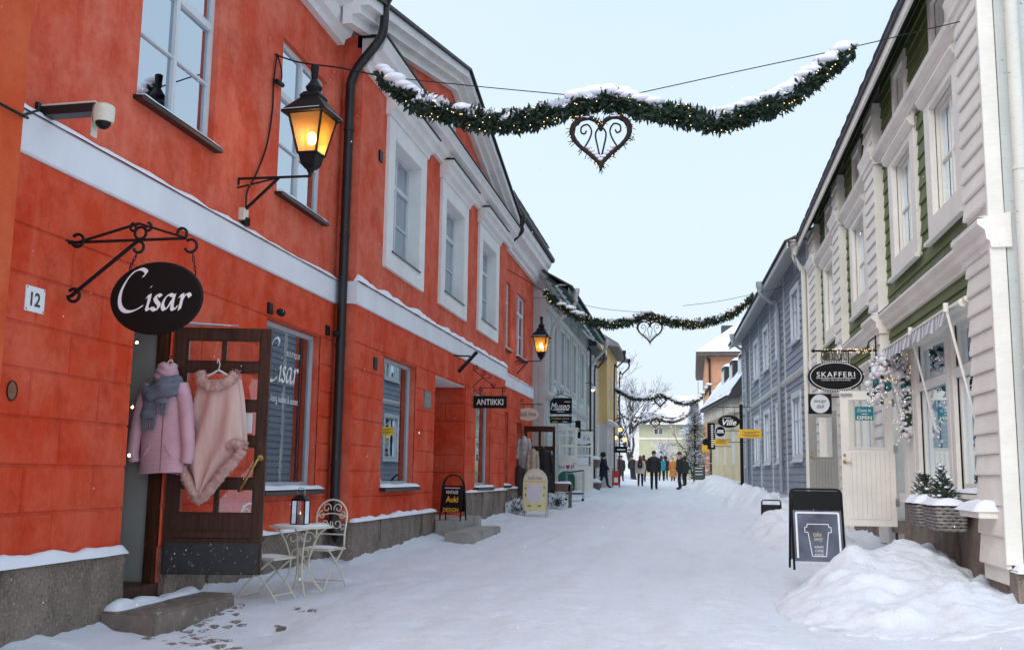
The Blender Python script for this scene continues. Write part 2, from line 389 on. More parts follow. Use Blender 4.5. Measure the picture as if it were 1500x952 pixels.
def lampglass():
    m = bpy.data.materials.new('lamp_glass'); m.use_nodes = True; t = m.node_tree; t.nodes.clear()
    out = t.nodes.new('ShaderNodeOutputMaterial')
    a = N(t, 'ShaderNodeBsdfTransparent', {0: (1, .86, .62, 1)}); b = N(t, 'ShaderNodeBsdfTranslucent', {0: (.98, .50, .13, 1)}); g = N(t, 'ShaderNodeBsdfGlossy', {'Roughness': .08})
    x = N(t, 'ShaderNodeMixShader', {0: .38, 1: a.outputs[0], 2: b.outputs[0]}); y = N(t, 'ShaderNodeMixShader', {0: .06, 1: x.outputs[0], 2: g.outputs[0]})
    t.links.new(y.outputs[0], out.inputs[0]); return m
LAMPGLASS = lampglass()
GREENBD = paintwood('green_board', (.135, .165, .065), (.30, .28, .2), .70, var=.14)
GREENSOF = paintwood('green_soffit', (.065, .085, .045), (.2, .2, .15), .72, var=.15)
WHITEWD = paintwood('weathered_white_wood', (.82, .775, .70), (.22, .19, .16), .63)
WHITEWD2 = paintwood('cream_white_wood', (.80, .765, .69), (.35, .3, .25), .675)
PALESIDE = paintwood('pale_grey_green_plank', (.56, .58, .55), (.2, .2, .18), .61)
BLUEBD = paintwood('blue_grey_board', (.27, .305, .36), (.5, .5, .5), .74, var=.1)
GREYTRIM = paintwood('grey_trim', (.52, .53, .52), (.3, .3, .3), .75)
MINTBD = paintwood('mint_grey_board', (.56, .63, .60), (.3, .33, .3), .72, var=.07)
PALEGREY = paintwood('pale_grey_wood', (.52, .51, .50), (.33, .31, .3), .70)
TEALSOF = paintwood('teal_soffit', (.13, .22, .20), (.3, .3, .3), .75)
YELHOUSE = paintwood('yellow_house', (.62, .43, .19), (.4, .3, .2), .75)
CREAMHS = paintwood('cream_house', (.66, .60, .42), (.4, .35, .28), .72)
SALMON = mat('salmon_plaster', (.60, .30, .17), .8, .1, 2, .1, 20)
PALEYEL = mat('pale_green_yellow_wall', (.52, .53, .36), .8, .06, 2, .1, 20)
ROOFDK = mat('dark_roof', (.05, .05, .055), .6, .2, 3, .1, 20)
GUTTERW = paintwood('white_gutter', (.70, .68, .61), (.22, .15, .1), .605, st=(1, 1, .4))
GUTTERG = mat('grey_gutter', (.30, .34, .38), .5, .1, 3, .05, 20)
BARK = mat('bark', (.075, .06, .05), .9, .3, 5, .5, 20, stretch=(1, 1, .3))

# ------------------------------------------------------------------ ground and street
ZP = [(-30, -.6), (-5, -.25), (0, -.12), (5, 0), (7.7, .06), (10.4, .15), (14.5, .19), (18, .24), (27, .43), (35, .61), (50, .87), (60, .96), (75, 1.22), (100, 1.5), (150, 1.7), (1500, 3)]
def zg(y):
    for (a, za), (b, zb) in zip(ZP, ZP[1:]):
        if y <= b:
            return za+(zb-za)*max(0, (y-a)/(b-a))
    return ZP[-1][1]
def sstep(a, b, x):
    t = min(1, max(0, (x-a)/(b-a))); return t*t*(3-2*t)
def street_h(x, y):
    z = zg(y)
    f = 1/(1+y*.03)
    z += .030*NZ.noise(Vector((x*.9, y*.22, 1)))+.026*NZ.noise(Vector((x*3.1, y*.9, 4)))+.022*f*NZ.noise(Vector((x*6, y*5, 9)))+.010*f*NZ.noise(Vector((x*14, y*12, 2)))
    k = NZ.noise(Vector((x*4.3, y*3.7, 21))); z -= .03*max(0, k-.2)*f*3                     # foot prints
    rut = math.exp(-((x+1.75+.15*math.sin(y*.21))/.22)**2)+math.exp(-((x+.25+.15*math.sin(y*.21))/.22)**2); z -= .022*rut
    wall = -4.74 if 14 < y < 26.3 else -5.02
    e = x-wall; z += (.11+.05*NZ.noise(Vector((y*1.3, 3, 3))))*math.exp(-max(0, e)/.28)+.05*math.exp(-max(0, e)/.8)
    z += .16*sstep(1.6, 3.2, x)
    z -= .07*math.exp(-(((x+4.15)/.75)**2+((y-8.9)/.55)**2))                                   # swept patch where the cobbles show
    return z
def grid_mesh(xs, ys, hf):
    mb = MB(); nx = len(xs)
    mb.v = [Vector((x, y, hf(x, y))) for y in ys for x in xs]
    mb.f = [(j*nx+i, j*nx+i+1, (j+1)*nx+i+1, (j+1)*nx+i) for j in range(len(ys)-1) for i in range(nx-1)]
    mb.mi = [0]*len(mb.f); return mb
xs = [-7+.085*i for i in range(144)]
ys = []; y = -6.0
while y < 140:
    ys.append(y); y += .5 if y < 5 else max(.07, .07*(y/9)**1.3)
STREET = grid_mesh(xs, ys, street_h).build('street', SNOW_ST, smooth=True, kind='structure', label='snow-packed street running between the old house fronts')
gx = [-900, -400, -150, -60, -30, -15, -7, 0, 7, 15, 30, 60, 150, 400, 900]; gy = [-60, -20, 0, 5, 10, 20, 30, 50, 60, 75, 100, 150, 250, 500, 900, 1500]
grid_mesh(gx, gy, lambda x, y: zg(y)-.12+.0004*abs(x)).build('ground', SNOW, smooth=True, kind='structure', label='snow-covered ground beyond the street')
# cobbles showing through near the door step
COBM = mat('cobblestone', (.17, .135, .115), .75, .4, 4, .4, 40, col2=(.7, .7, .74), c2a=.5, c2b=.6, c2s=14)
for r in range(8):
    for c in range(13):
        cx = -4.45+r*.105+R.uniform(-.015, .015); cy = 8.1+c*.15+.07*(r % 2)+R.uniform(-.02, .02)
        k = NZ.noise(Vector((cx*2.2, cy*1.6, 5)))+.25*R.random()
        if k < .12: continue
        mb = MB(); zc = street_h(cx, cy)+R.uniform(-.014, .002); a, b = R.uniform(.034, .045), R.uniform(.046, .062)
        pts = [(-a,-b), (a,-b*.9), (a*.95,b), (-a*.9,b*.95)]
        mb.add([(cx+p*1.0, cy+q, zc-.05) for p, q in pts]+[(cx+p, cy+q, zc) for p, q in pts]+[(cx+p*.7, cy+q*.7, zc+.012) for p, q in pts],
               [(0,1,5,4), (1,2,6,5), (2,3,7,6), (3,0,4,7), (4,5,9,8), (5,6,10,9), (6,7,11,10), (7,4,8,11), (8,9,10,11)])
        mb.build('cobble', COBM, STREET, smooth=False)

# ------------------------------------------------------------------ windows and wall pieces
def window(fr, parent, u0, u1, v0, v1, w=-.12, fw=.07, cols=2, rows=(), mats=None, glass_m=None, sill=None, room=None, fd=.06, bars=None, name='window', curtain=None, colsplit=None, curtain_m=None):
    """frame part with a pane sub-part per light, sill, room behind. rows: list of (v, width) transoms; bars: (v0,v1,[v..]) thin muntins"""
    fm = mats or WINFR; gm = glass_m or GLASS
    mb = MB(); B = mb.box
    B(fr, u0, u0+fw, v0, v1, w-fd, w); B(fr, u1-fw, u1, v0, v1, w-fd, w); B(fr, u0+fw, u1-fw, v0, v0+fw, w-fd, w-.001); B(fr, u0+fw, u1-fw, v1-fw, v1, w-fd, w-.001)
    cs = colsplit or [u0+(u1-u0)*k/cols for k in range(1, cols)]
    for c in cs: B(fr, c-fw*.5, c+fw*.5, v0+fw, v1-fw, w-fd, w+.006)
    ue = [u0+fw]+[q for c in cs for q in (c-fw*.5, c+fw*.5)]+[u1-fw]; cells = [(ue[2*i], ue[2*i+1]) for i in range(len(ue)//2)]
    tr = sorted(rows)
    for (v, h) in tr:
        for a, b in cells: B(fr, a, b, v-h/2, v+h/2, w-fd, w-.002 if h < .05 else w+.012)
    o = mb.build(name, fm, parent)
    ve = [v0+fw]+[q for v, h in tr for q in (v-h/2, v+h/2)]+[v1-fw]
    for a, b in cells:
        for i in range(len(ve)//2):
            MB().box(fr, a, b, ve[2*i], ve[2*i+1], w-fd*.65, w-fd*.5).build('pane', gm, o)
    if sill:
        sm, proj, th = sill
        MB().sweep(fr, [(w-fd, v0-th*.2), (proj, v0-th*.75), (proj, v0-th*1.6), (w-fd, v0-th*1.4)], u0-.06, u1+.06).build('sill', sm, o)
    if room:
        rm, rd = room; P = fr.pt; q = w-rd; a0, a1, b0, b1 = u0-.02, u1+.02, v0-.02, v1+.02; z = w-fd-.004
        MB().add([P(a0,b0,z), P(a1,b0,z), P(a1,b1,z), P(a0,b1,z), P(a0,b0,q), P(a1,b0,q), P(a1,b1,q), P(a0,b1,q)], [(0,1,5,4), (1,2,6,5), (2,3,7,6), (3,0,4,7), (4,5,6,7)]).build('room', rm, o)
    if curtain:
        for (ca, cb) in curtain:
            n = 26; cw = w-fd-.12; vs = []
            for k in range(n+1):
                u = ca+(cb-ca)*k/n; dw = .022*math.sin(k*1.9)+.012*math.sin(k*.7)
                vs += [fr.pt(u, v0, cw+dw), fr.pt(u, v1, cw+dw*.6)]
            MB().add(vs, [(2*k, 2*k+2, 2*k+3, 2*k+1) for k in range(n)]).build('curtain', curtain_m or CURTAIN, o, smooth=True)
    return o
def rough_stone(mb, fr, u0, u1, v0, v1, w0, w1, amp=.02, sd=0, n=7, m=6):
    vs = []
    for i in range(n+1):
        for k in range(m+1):
            fu, fv = i/n, k/m; u = u0+(u1-u0)*fu; v = v0+(v1-v0)*fv
            ed = min(fu, 1-fu, fv, 1-fv)
            w = w1+amp*NZ.noise(Vector((u*4+sd, v*4, sd)))+amp*.6*NZ.noise(Vector((u*11+sd, v*11, sd)))-(.022 if ed == 0 else 0)
            if ed == 0:
                u += .012*NZ.noise(Vector((v*7, sd, u)))*(1 if fv not in (0, 1) else .3); v += .015*NZ.noise(Vector((u*6, sd, v)))
            vs.append(fr.pt(u, v, w))
    mb.add(vs, [(i*(m+1)+k, (i+1)*(m+1)+k, (i+1)*(m+1)+k+1, i*(m+1)+k+1) for i in range(n) for k in range(m)])
    rim = [i*(m+1) for i in range(n+1)]+[n*(m+1)+k for k in range(1, m+1)]+[i*(m+1)+m for i in range(n-1, -1, -1)]+[k for k in range(m-1, 0, -1)]
    b = len(mb.v)-len(vs); back = [fr.pt(*uvw) for uvw in []]
    bs = len(mb.v)
    for r in rim: mb.v.append(mb.v[b+r]-fr.n*(w1-w0))
    L = len(rim)
    for k in range(L): mb.f.append([b+rim[k], b+rim[(k+1) % L], bs+(k+1) % L, bs+k]); mb.mi.append(0)
def ashlar(fr, parent, u0, u1, rows, holes, mat_, proud=.018, length=.92, off0=0):
    for i in range(len(rows)-1):
        v0, v1 = rows[i], rows[i+1]; off = off0+(length*.5 if i % 2 else 0); edges = [u0]; u = u0+.35+off % length
        while u < u1-.18: edges.append(u); u += length+R.uniform(-.06, .06)
        edges.append(u1)
        for a, b in zip(edges, edges[1:]):
            for (p, q, r, s) in minus([(a+.005, b-.005, v0+.006, v1-.006)], [(h[0], h[1], h[2], h[3]) for h in holes]):
                if q-p < .03 or s-r < .03: continue
                MB().slab(fr, p, q, r, s, -.01, proud, .012, .003).build('plaster_block', mat_, parent)

# ------------------------------------------------------------------ red building on the left
FL = Fr(-5.1, 0, 0, 1); FB = Fr(-4.8, 0, 0, 1)
RB = thing('red_building', 'long red plastered shop house with white band and pediment, left of street', 'building', (-5.1, 14, 0))
ROWS = [.75, 1.14, 1.51, 1.88, 2.25, 2.6, 2.98, 3.36]
# section A (near), B (bay), C (far)
hA = [(8.44, 10.0, 4.97, 7.0), (11.75, 13.34, 4.97, 7.0), (8.66, 9.36, .42, 2.96), (11.64, 13.5, 1.27, 3.36)]
hB = [(15.62, 17.28, 5.02, 6.9), (19.2, 20.88, 5.02, 6.9), (22.8, 24.52, 5.02, 6.9), (15.5, 17.45, 1.27, 3.34), (18.8, 21.5, .6, 3.34), (22.55, 24.3, 1.2, 3.34)]
hC = [(27.1, 28.5, 4.97, 6.87), (29.6, 31.2, 4.97, 6.87), (27.3, 28.35, 1.2, 3.2), (29.85, 30.75, .7, 3.0)]
holed_wall(FL, 3, 14.3, 0, 8.0, hA, .3).build('wall', RED_UP, RB)
holed_wall(FB, 14.02, 26.2, 0, 8.0, hB, .3).build('wall', RED_UP, RB)
holed_wall(FL, 26.2, 32.75, 0, 8.0, hC, .3).build('wall', RED_UP, RB)
for q in (14.02, 26.18): MB().box(FL, q, q+.02, 0, 8.0, 0, .3).build('wall', RED_UP, RB, label='narrow return side of the projecting bay')
MB().box(FACE(-5.1, 32.75), -7, 0, 0, 8, -.02, 0).build('wall', RED_UP, RB)
MB().box(Fr(-5.1, 0), 3.0, 6.47, 0, 8, 0, .3).build('pier', ORANGE_LIGHT, RB, label='pier at the very edge, orange light painted into its plaster')
ashlar(FL, RB, 6.4, 14.02, ROWS, hA, RED_LO)
ashlar(FB, RB, 14.03, 26.19, ROWS, hB, RED_LO, off0=.2)
ashlar(FL, RB, 26.22, 32.7, ROWS, hC, RED_LO, off0=.1)
for fr, a, b in ((FL, 6.4, 14.02), (FB, 14.03, 26.19), (FL, 26.22, 32.7)):
    MB().slab(fr, a, b, 3.365, 3.9, -.01, .018, .01).build('frieze', RED_LO, RB)
# white band with snow on it
for fr, a, b, m0, m1 in ((FL, 6.4, 14.0, 0, 0), (FB, 13.97, 26.25, 0, 0), (FL, 26.27, 32.78, 0, 0)):
    MB().sweep(fr, [(-.01, 3.9), (.035, 3.9), (.05, 3.915), (.05, 4.22), (.035, 4.24), (-.01, 4.25)], a, b).build('band', WHITE_PL, RB)
    MB().snow(fr, a, b, -.01, .06, 4.235, .055 if fr is FL else .10, sd=a, step=.12, back=True, rough=.6).build('snow_cap', SNOW, RB, smooth=True)
MB().box(Fr(-5.1, 0), 13.972, 14.0, 3.905, 4.23, .04, .3).build('band', WHITE_PL, RB)
# main cornice, gutter, roof
CP = [(-.02, 7.72), (.10, 7.72), (.12, 7.80), (.20, 7.84), (.24, 7.93), (.24, 8.03), (.44, 8.10), (.47, 8.22), (.52, 8.26), (.56, 8.36), (.56, 8.44), (-.02, 8.44)]
MB().sweep(FL, CP, 3, 13.70).build('cornice', WHITE_ST, RB, smooth=True, auto=30)
MB().sweep(FL, CP, 26.1, 33.0).build('cornice', WHITE_ST, RB, smooth=True, auto=30)
for a, b in ((3, 13.75), (26.0, 33.1)):
    MB().sweep(FL, [(.4, 8.445), (.62, 8.445), (.66, 8.5), (.66, 8.58), (.4, 8.60)], a, b).build('gutter', BLACK, RB)
    MB().sweep(FL, [(-4.0, 10.6), (.60, 8.60), (.60, 8.64), (-4.0, 10.68)], a, b).build('roof', ROOFDK, RB)
    MB().snow(FL, a, b, -.6, .48, 8.95, .12, sd=b, step=.25).build('snow_cap', SNOW, RB, smooth=True)
# bay entablature, window hoods, pediment
BP = [(w, v-.15) for w, v in ((-.02, 7.62), (.07, 7.62), (.09, 7.70), (.16, 7.74), (.19, 7.84), (.30, 7.90), (.33, 8.00), (.36, 8.03), (.36, 8.08), (-.02, 8.12))]
MB().sweep(FB, BP, 13.99, 26.45).build('cornice', WHITE_ST, RB, smooth=True, auto=30)
MB().sweep(FB, [(-.02, 7.935), (.385, 7.935), (.385, 7.965), (-.02, 7.99)], 13.96, 26.5).build('flashing', BLACK, RB)
AP, ED = 9.36, 8.0
def rake(w0, w1, lift, th, mt, nm):
    mb = MB()
    for s in (-1, 1):
        c = 19.6; e = 19.6+s*6.5
        poly = [(c, AP+lift), (e, ED+lift-.13), (e, ED+lift-.13+th), (c, AP+lift+th)]
        mb.prism(FB, poly, w0, w1)
    return mb.build(nm, mt, RB)
rake(-.02, .12, -.10, .14, WHITE_ST, 'raking_cornice'); rake(-.02, .24, .04, .12, WHITE_ST, 'raking_cornice'); rake(-.02, .36, .16, .15, WHITE_ST, 'raking_cornice'); rake(-6, .42, .312, .05, BLACK, 'roof_edge')
MB().prism(FB, [(14.02, 7.8), (26.0, 7.8), (26.0, 8.0), (19.6, AP-.02), (14.02, 8.1)], -.1, 0).build('tympanum', RED_UP, RB)
OVF = ring(FB, 19.6, 8.55, .26, .36, .01, 28)
MB().tube(OVF, .035, 6, closed=True).build('oval_frame', WINFR, RB)
MB().prism(FB, ellipse2(19.6, 8.55, .25, .35, 24), .002, .012).build('oval_pane', GLASS, RB)
for s in (-1, 1):
    mb = MB(); P = FB.pt
    vs = []
    for k in range(25):
        f = k/24; u = 19.6+s*6.3*f; v = AP-(AP-ED+.13)*f*6.3/6.5+.365
        for j in range(5): vs.append(P(u, v+.06*(1-(abs(j-2)/2)**2)*(1+.5*NZ.noise(Vector((u*2, j, 1)))), -.55+.22*j))
    mb.add(vs, [(k*5+j, (k+1)*5+j, (k+1)*5+j+1, k*5+j+1) for k in range(24) for j in range(4)]).build('snow_cap', SNOW, RB, smooth=True)
for (u0, u1, v0, v1) in hB[:3]:
    a, b, c, d = u0-.34, u1+.34, 4.72, 7.2
    mb = MB()
    for (p, q, r, s) in minus([(a, b, c, d)], [(u0, u1, v0, v1)]): mb.slab(FB, p, q, r, s, -.01, .06, .004)
    sur = mb.build('window_surround', WHITE_ST, RB)
    mb = MB()
    for p, q, r, s in ((u0, u0+.012, v0, v1), (u1-.012, u1, v0, v1), (u0, u1, v1-.012, v1), (u0, u1, v0, v0+.012)): mb.box(FB, p, q, r, s, -.2, .05)
    mb.build('reveal', WHITE_ST, sur)
    MB().sweep(FB, [(-.01, 7.2), (.08, 7.2), (.10, 7.27), (.17, 7.32), (.20, 7.42), (.26, 7.46), (.28, 7.54), (-.01, 7.58)], a-.06, b+.06).build('window_hood', WHITE_ST, RB, smooth=True, auto=30)
    MB().sweep(FB, [(-.01, 7.545), (.30, 7.545), (.30, 7.57), (-.01, 7.60)], a-.08, b+.08).build('flashing', BLACK, RB)
    window(FB, RB, u0+.012, u1-.012, v0+.03, v1-.012, -.17, .06, 2, [(6.32, .07), (5.68, .025)], sill=(DPIPE, .08, .03), room=(INPALE, .35), curtain=[(u0+.1, u0+.5), (u1-.5, u1-.1)])
for (u0, u1, v0, v1) in hA[:2]+hC[:2]:
    o = window(FL, RB, u0, u1, v0, v1, -.07, .065, 2, [(6.3, .08), (5.65, .022)], sill=(DPIPE, .10, .04), room=(INPALE, .30), curtain=[(u0+.08, u0+.34), (u1-.36, u1-.08)])
    MB().snow(FL, u0-.04, u1+.04, -.05, .10, v0-.022, .045, sd=u0, step=.08).build('snow_cap', SNOW, o, smooth=True)
# shop windows
def shopwin(fr, h, cols=1, brown=True):
    u0, u1, v0, v1 = h
    o = window(fr, RB, u0+.01, u1-.01, v0+.03, v1-.01, -.10, .055, cols, [], mats=GREYMETAL, glass_m=GLASS2, room=(INDARK, 1.3))
    if brown: MB().box(fr, u1-.30, u1-.09, v0+.09, v1-.06, -.24, -.165).build('inner_frame', BROWNFR, o)
    MB().sweep(fr, [(-.10, v0+.02), (.12, v0-.02), (.12, v0-.07), (-.10, v0-.05)], u0-.05, u1+.08).build('sill', DPIPE, o)
    MB().snow(fr, u0-.03, u1+.06, -.09, .12, v0-.005, .05, sd=u0+3, step=.07).build('snow_cap', SNOW, o, smooth=True)
    return o
SW1 = shopwin(FL, hA[3]); SW2 = shopwin(FB, hB[3]); SW3 = shopwin(FB, hB[5]); SW4 = shopwin(FL, hC[2], brown=False)
# things behind the shop glass: shelf of folded goods and mannequin shapes
for (wn_, u0, u1, fr) in ((SW1, 11.7, 13.3, FL), (SW2, 15.6, 17.3, FB), (SW3, 22.6, 24.2, FB)):
    mb = MB()
    for k in range(7):
        u = u0+.12+(u1-u0-.3)*k/6; hh = R.uniform(.15, .5); mb.slab(fr, u, u+.2, 1.3, 1.3+hh, -.9+R.uniform(-.1, .2), -.45, .03)
    mb.build('window_display', mat('display_goods', (.30, .29, .30), .8, .6, 1.6, .3, 12), wn_)
mb = MB(); mb.lathe(FL.pt(12.35, 1.35, -.55), [(.16, 0), (.22, .25), (.17, .5), (.23, .78), (.16, .92), (.05, .97), (.05, 1.04)], 14); mb.build('mannequin', mat('lilac_cloth', (.40, .30, .36), .9, .3, 5, .4, 12), SW1, smooth=True)
# plinths
def plinth(fr, a, b, v0, v1, w1, L, nm='plinth_stone'):
    u = a
    while u < b-.02:
        e = min(b, u+L*R.uniform(.8, 1.25))
        if b-e < L*.3: e = b
        mb = MB(); rough_stone(mb, fr, u+.006, e-.006, v0, v1-R.uniform(0, .012), -.05, w1+R.uniform(-.012, .014), .032, sd=u*3.3); mb.build(nm, GRANITE, RB, smooth=False)
        u = e
plinth(FL, 5.6, 8.66, -.3, .755, .11, 1.35); plinth(FL, 9.39, 13.98, -.1, .74, .09, .8); plinth(FB, 14.0, 18.78, .0, .80, .11, .62)
plinth(FB, 21.52, 26.15, .15, 1.1, .10, .75); plinth(FL, 26.2, 29.8, .2, 1.1, .09, .8); plinth(FL, 30.8, 32.7, .3, 1.0, .09, .9)
mb = MB(); rough_stone(mb, Fr(-5.1, 14.0, 90, 1), .0, .40, -.05, .80, -.03, .02, .012, 4); mb.build('plinth_stone', GRANITE, RB)
for fr, a, b, v, h in ((FL, 5.6, 8.64, .755, .075), (FL, 9.65, 14.0, .745, .05), (FB, 14.05, 18.75, .80, .055), (FB, 21.6, 26.1, 1.1, .045), (FL, 26.3, 29.7, 1.1, .04)):
    MB().snow(fr, a, b, -.0, .115, v-.005, h, sd=v*7+a, step=.06, rough=.9).build('snow_cap', SNOW, RB, smooth=True)
# door 1: frame, vestibule, open leaf
mb = MB(); mb.box(FL, 8.66, 8.70, .42, 2.96, -.12, -.02).box(FL, 9.28, 9.36, .42, 2.96, -.10, -.01).box(FL, 8.70, 9.28, 2.86, 2.96, -.28, -.02); dfm = mb.build('door_frame', DOORWD, RB)
P = FL.pt
MB().add([P(8.4,.40,-.31), P(9.32,.40,-.10), P(9.32,2.96,-.10), P(8.4,2.96,-.31), P(8.4,.40,-2.6), P(9.5,.40,-2.6), P(9.5,2.96,-2.6), P(8.4,2.96,-2.6)], [(1,2,6,5), (3,0,4,7), (2,3,7,6), (4,5,6,7)]).build('vestibule', INGREY, RB)
MB().box(FL, 8.4, 9.75, .36, .415, -2.6, -.31).build('threshold', mat('black_mat', (.02, .02, .02), .8, .4, 8, .5, 60), RB)
MB().box(FL, 8.665, 9.355, .22, .425, -.31, .03).build('threshold', DOORWD, RB)
MB().slab(FL, 8.66, 9.38, -.1, .225, -.3, .02, .01).build('plinth_stone', GRANITE, RB)
a = rad(12)                                                   # leaf hangs just past square
FD = Fr(-5.06, 9.37, 90-12, 1)                                # u along the leaf towards the street, w towards the camera
DW, D0, D1 = .95, .50, 2.90
glz = [(.13, .85, 2.56, 2.78, 2), (.13, .85, 2.18, 2.46, 1), (.13, .85, 1.83, 2.08, 1), (.13, .85, 1.42, 1.73, 1), (.13, .85, 1.08, 1.32, 2)]
mb = MB(); holes = [(g[0], g[1], g[2], g[3]) for g in glz]
for (p, q, r, s) in minus([(0, DW, D0, D1)], holes): mb.slab(FD, p, q, r, s, -.05, 0, .002)
for g in glz:
    if g[4] == 2: mb.box(FD, .49-.025, .49+.025, g[2], g[3], -.045, -.004)
    for q in (g[2], g[3]-.012): mb.box(FD, g[0], g[1], q, q+.012, -.04, .006)
    for q in (g[0], g[1]-.012): mb.box(FD, q, q+.012, g[2], g[3], -.04, .006)
door = mb.build('door', DOORWD, RB, label='dark brown glazed door standing open')
for g in glz:
    for p, q in (((g[0]+.012, .465), (.515, g[1]-.012)) if g[4] == 2 else ((g[0]+.012, g[1]-.012),)):
        MB().box(FD, p, q, g[2]+.012, g[3]-.012, -.028, -.022).build('pane', GLASSC, door)
MB().box(FD, .02, DW-.02, D0+.01, .80, 0, .012).build('kickplate', KICK, door)
MB().sweep(FD, [(0, .84), (.018, .85), (.018, .90), (0, .93)], .1, DW-.12).build('rail_moulding', DOORWD, door)
mb = MB(); mb.tube([FD.pt(.90, 1.62, 0), FD.pt(.90, 1.62, .06), FD.pt(.885, 1.60, .08), FD.pt(.74, 1.32, .08), FD.pt(.72, 1.30, .06), FD.pt(.72, 1.30, 0)], .014, 8); mb.lathe(FD.pt(.90, 1.62, 0), [(.03, 0), (.03, .01)], 12, axis=FD.n); mb.build('handle', BRASS, door, smooth=True, auto=40)
MB().box(FD, .05, .62, 2.915, 2.93, .0, .03).beam(FL.pt(9.15, 2.93, .02), FD.pt(.55, 2.92, .03), .02, .012).build('door_closer', STEEL, door)
MB().box(FD, .66, .80, 1.86, 2.06, -.02, -.014).build('notice', SIGNWHT, door)
for v in (2.66, 2.06, 1.62):
    b = thing('string_light', 'tiny warm bulb on the '+{2.66: 'upper', 2.06: 'middle', 1.62: 'lower'}[v]+' door jamb of the near red shop', 'light', FL.pt(8.70, v, -.01))
    MB().ball(FL.pt(8.715, v, .012), .012, 6, 5).build('bulb', BULB, b); MB().tube([FL.pt(8.70, v-.02, -.01), FL.pt(8.713, v, .0)], .006, 5).build('socket', BLACK, b)
# deep entrance recess in the bay
P = FB.pt
MB().add([P(18.8,.55,-.29), P(21.5,.55,-.29), P(21.5,3.34,-.29), P(18.8,3.34,-.29), P(18.8,.55,-1.3), P(21.5,.55,-1.3), P(21.5,3.34,-1.3), P(18.8,3.34,-1.3)], [(1,2,6,5), (3,0,4,7), (4,5,6,7), (0,1,5,4)]).build('entrance_recess', RED_LO, RB)
ashlar(Fr(-4.8, 21.49, 90, 1), RB, -1.25, -.005, [.84, 1.51, 1.88, 2.6, 2.98, 3.33], [], RED_LO, proud=.012)
MB().box(FB, 18.82, 21.48, 3.325, 3.338, -1.28, -.01).build('recess_ceiling', WHITE_PL, RB)
mb = MB(); mb.box(FB, 19.5, 20.6, .84, 3.0, -1.28, -1.22); mb.build('door', DOORWD, RB)
# far doorway in section C
MB().box(FL, 29.85, 30.75, .7, 3.0, -.34, -.28).build('door', DOORWD, RB)
# down pipes
def downpipe(parent, pts, r, mat_, brk=(), hop=None, fr=None, ring_=None):
    mb = MB().tube(pts, r, 12)
    if hop: mb.lathe(hop, [(r*1.05, -.28), (r*1.2, -.2), (r*1.9, -.1), (r*2.2, 0), (r*2.2, .1), (r*2.0, .1)], 14)
    o = mb.build('downpipe', mat_, parent, smooth=True, auto=45)
    for p in brk: MB().lathe(p, [(r*1.14, -.02), (r*1.14, .02)], 12).build('pipe_bracket', mat_, o)
    return o
downpipe(RB, bez([(-4.44, 13.84, 8.40), (-4.44, 13.84, 8.10), (-4.50, 13.85, 7.85), (-4.84, 13.90, 7.45), (-4.945, 13.92, 7.22), (-4.955, 13.92, 6.9), (-4.955, 13.92, 4), (-4.955, 13.92, .95), (-4.95, 13.9, .75), (-4.86, 13.82, .60), (-4.80, 13.78, .56)], 5), .068, DPIPE, [(-4.955, 13.92, z) for z in (1.6, 3.3, 4.9, 6.5)], hop=(-4.44, 13.84, 8.6))
downpipe(RB, bez([(-4.42, 26.15, 8.0), (-4.42, 26.2, 7.85), (-4.8, 26.35, 7.55), (-4.98, 26.4, 7.35), (-5.0, 26.4, 4), (-5.0, 26.4, 1.0)], 5), .055, DPIPE, [], hop=(-4.42, 26.15, 8.2))
# small fittings
MB().box(FB, 14.93, 15.12, 3.05, 3.24, .0, .03).build('vent_grille', BLACK, RB)
for k in range(5): MB().box(FB, 14.95, 15.10, 3.065+k*.034, 3.08+k*.034, .03, .038).build('slat', DPIPE, RB)
MB().box(FB, 14.9, 15.05, 6.33, 6.5, .0, .03).build('vent_grille', BLACK, RB)
for u, v, i in ((11.66, 3.46, 0), (13.68, 3.47, 1)):
    t = thing('spot_light', ['small black spotlight above the near end of the boutique window', 'small black spotlight above the far end of the boutique window'][i], 'light', FL.pt(u, v, 0))
    MB().slab(FL, u-.06, u+.06, v-.07, v+.07, 0, .05, .01).build('housing', BLACK, t)
    MB().lathe(FL.pt(u+.07, v-.02, .10), [(.02, 0), (.045, .03), (.045, .10)], 10, axis=(0.3, .9, -.2)).build('head', BLACK, t, smooth=True, auto=40)

# ------------------------------------------------------------------ green wooden building on the right
FG = Fr(3.15, 0, 0, -1)
GB = thing('green_building', 'green boarded wooden house with white rusticated pilasters and cafe shopfront', 'building', (3.15, 18, 0))
PIL = [(10.78, 11.75), (17.1, 18.02), (21.25, 22.2), (25.45, 26.75)]
WIN = [(12.05, 13.85), (14.5, 16.42), (18.55, 20.55), (22.75, 24.7)]
G_END = 26.85
wh = [(a+.30, b-.30, 4.86, 6.28) for a, b in WIN]
at_h = [((a+b)/2-.36, (a+b)/2+.36, 7.02, 7.60) for a, b in WIN]
shop_h = [(11.80, 13.05, 1.40, 3.36), (13.4, 15.1, 1.40, 3.36), (16.42, 17.08, .86, 3.0), (22.3, 23.2, 1.1, 3.05), (19.0, 20.6, 1.4, 3.3)]
holed_wall(FG, 10.9, G_END, .3, 8.05, wh+at_h+shop_h, .2).build('wall', WHITEWD2, GB)
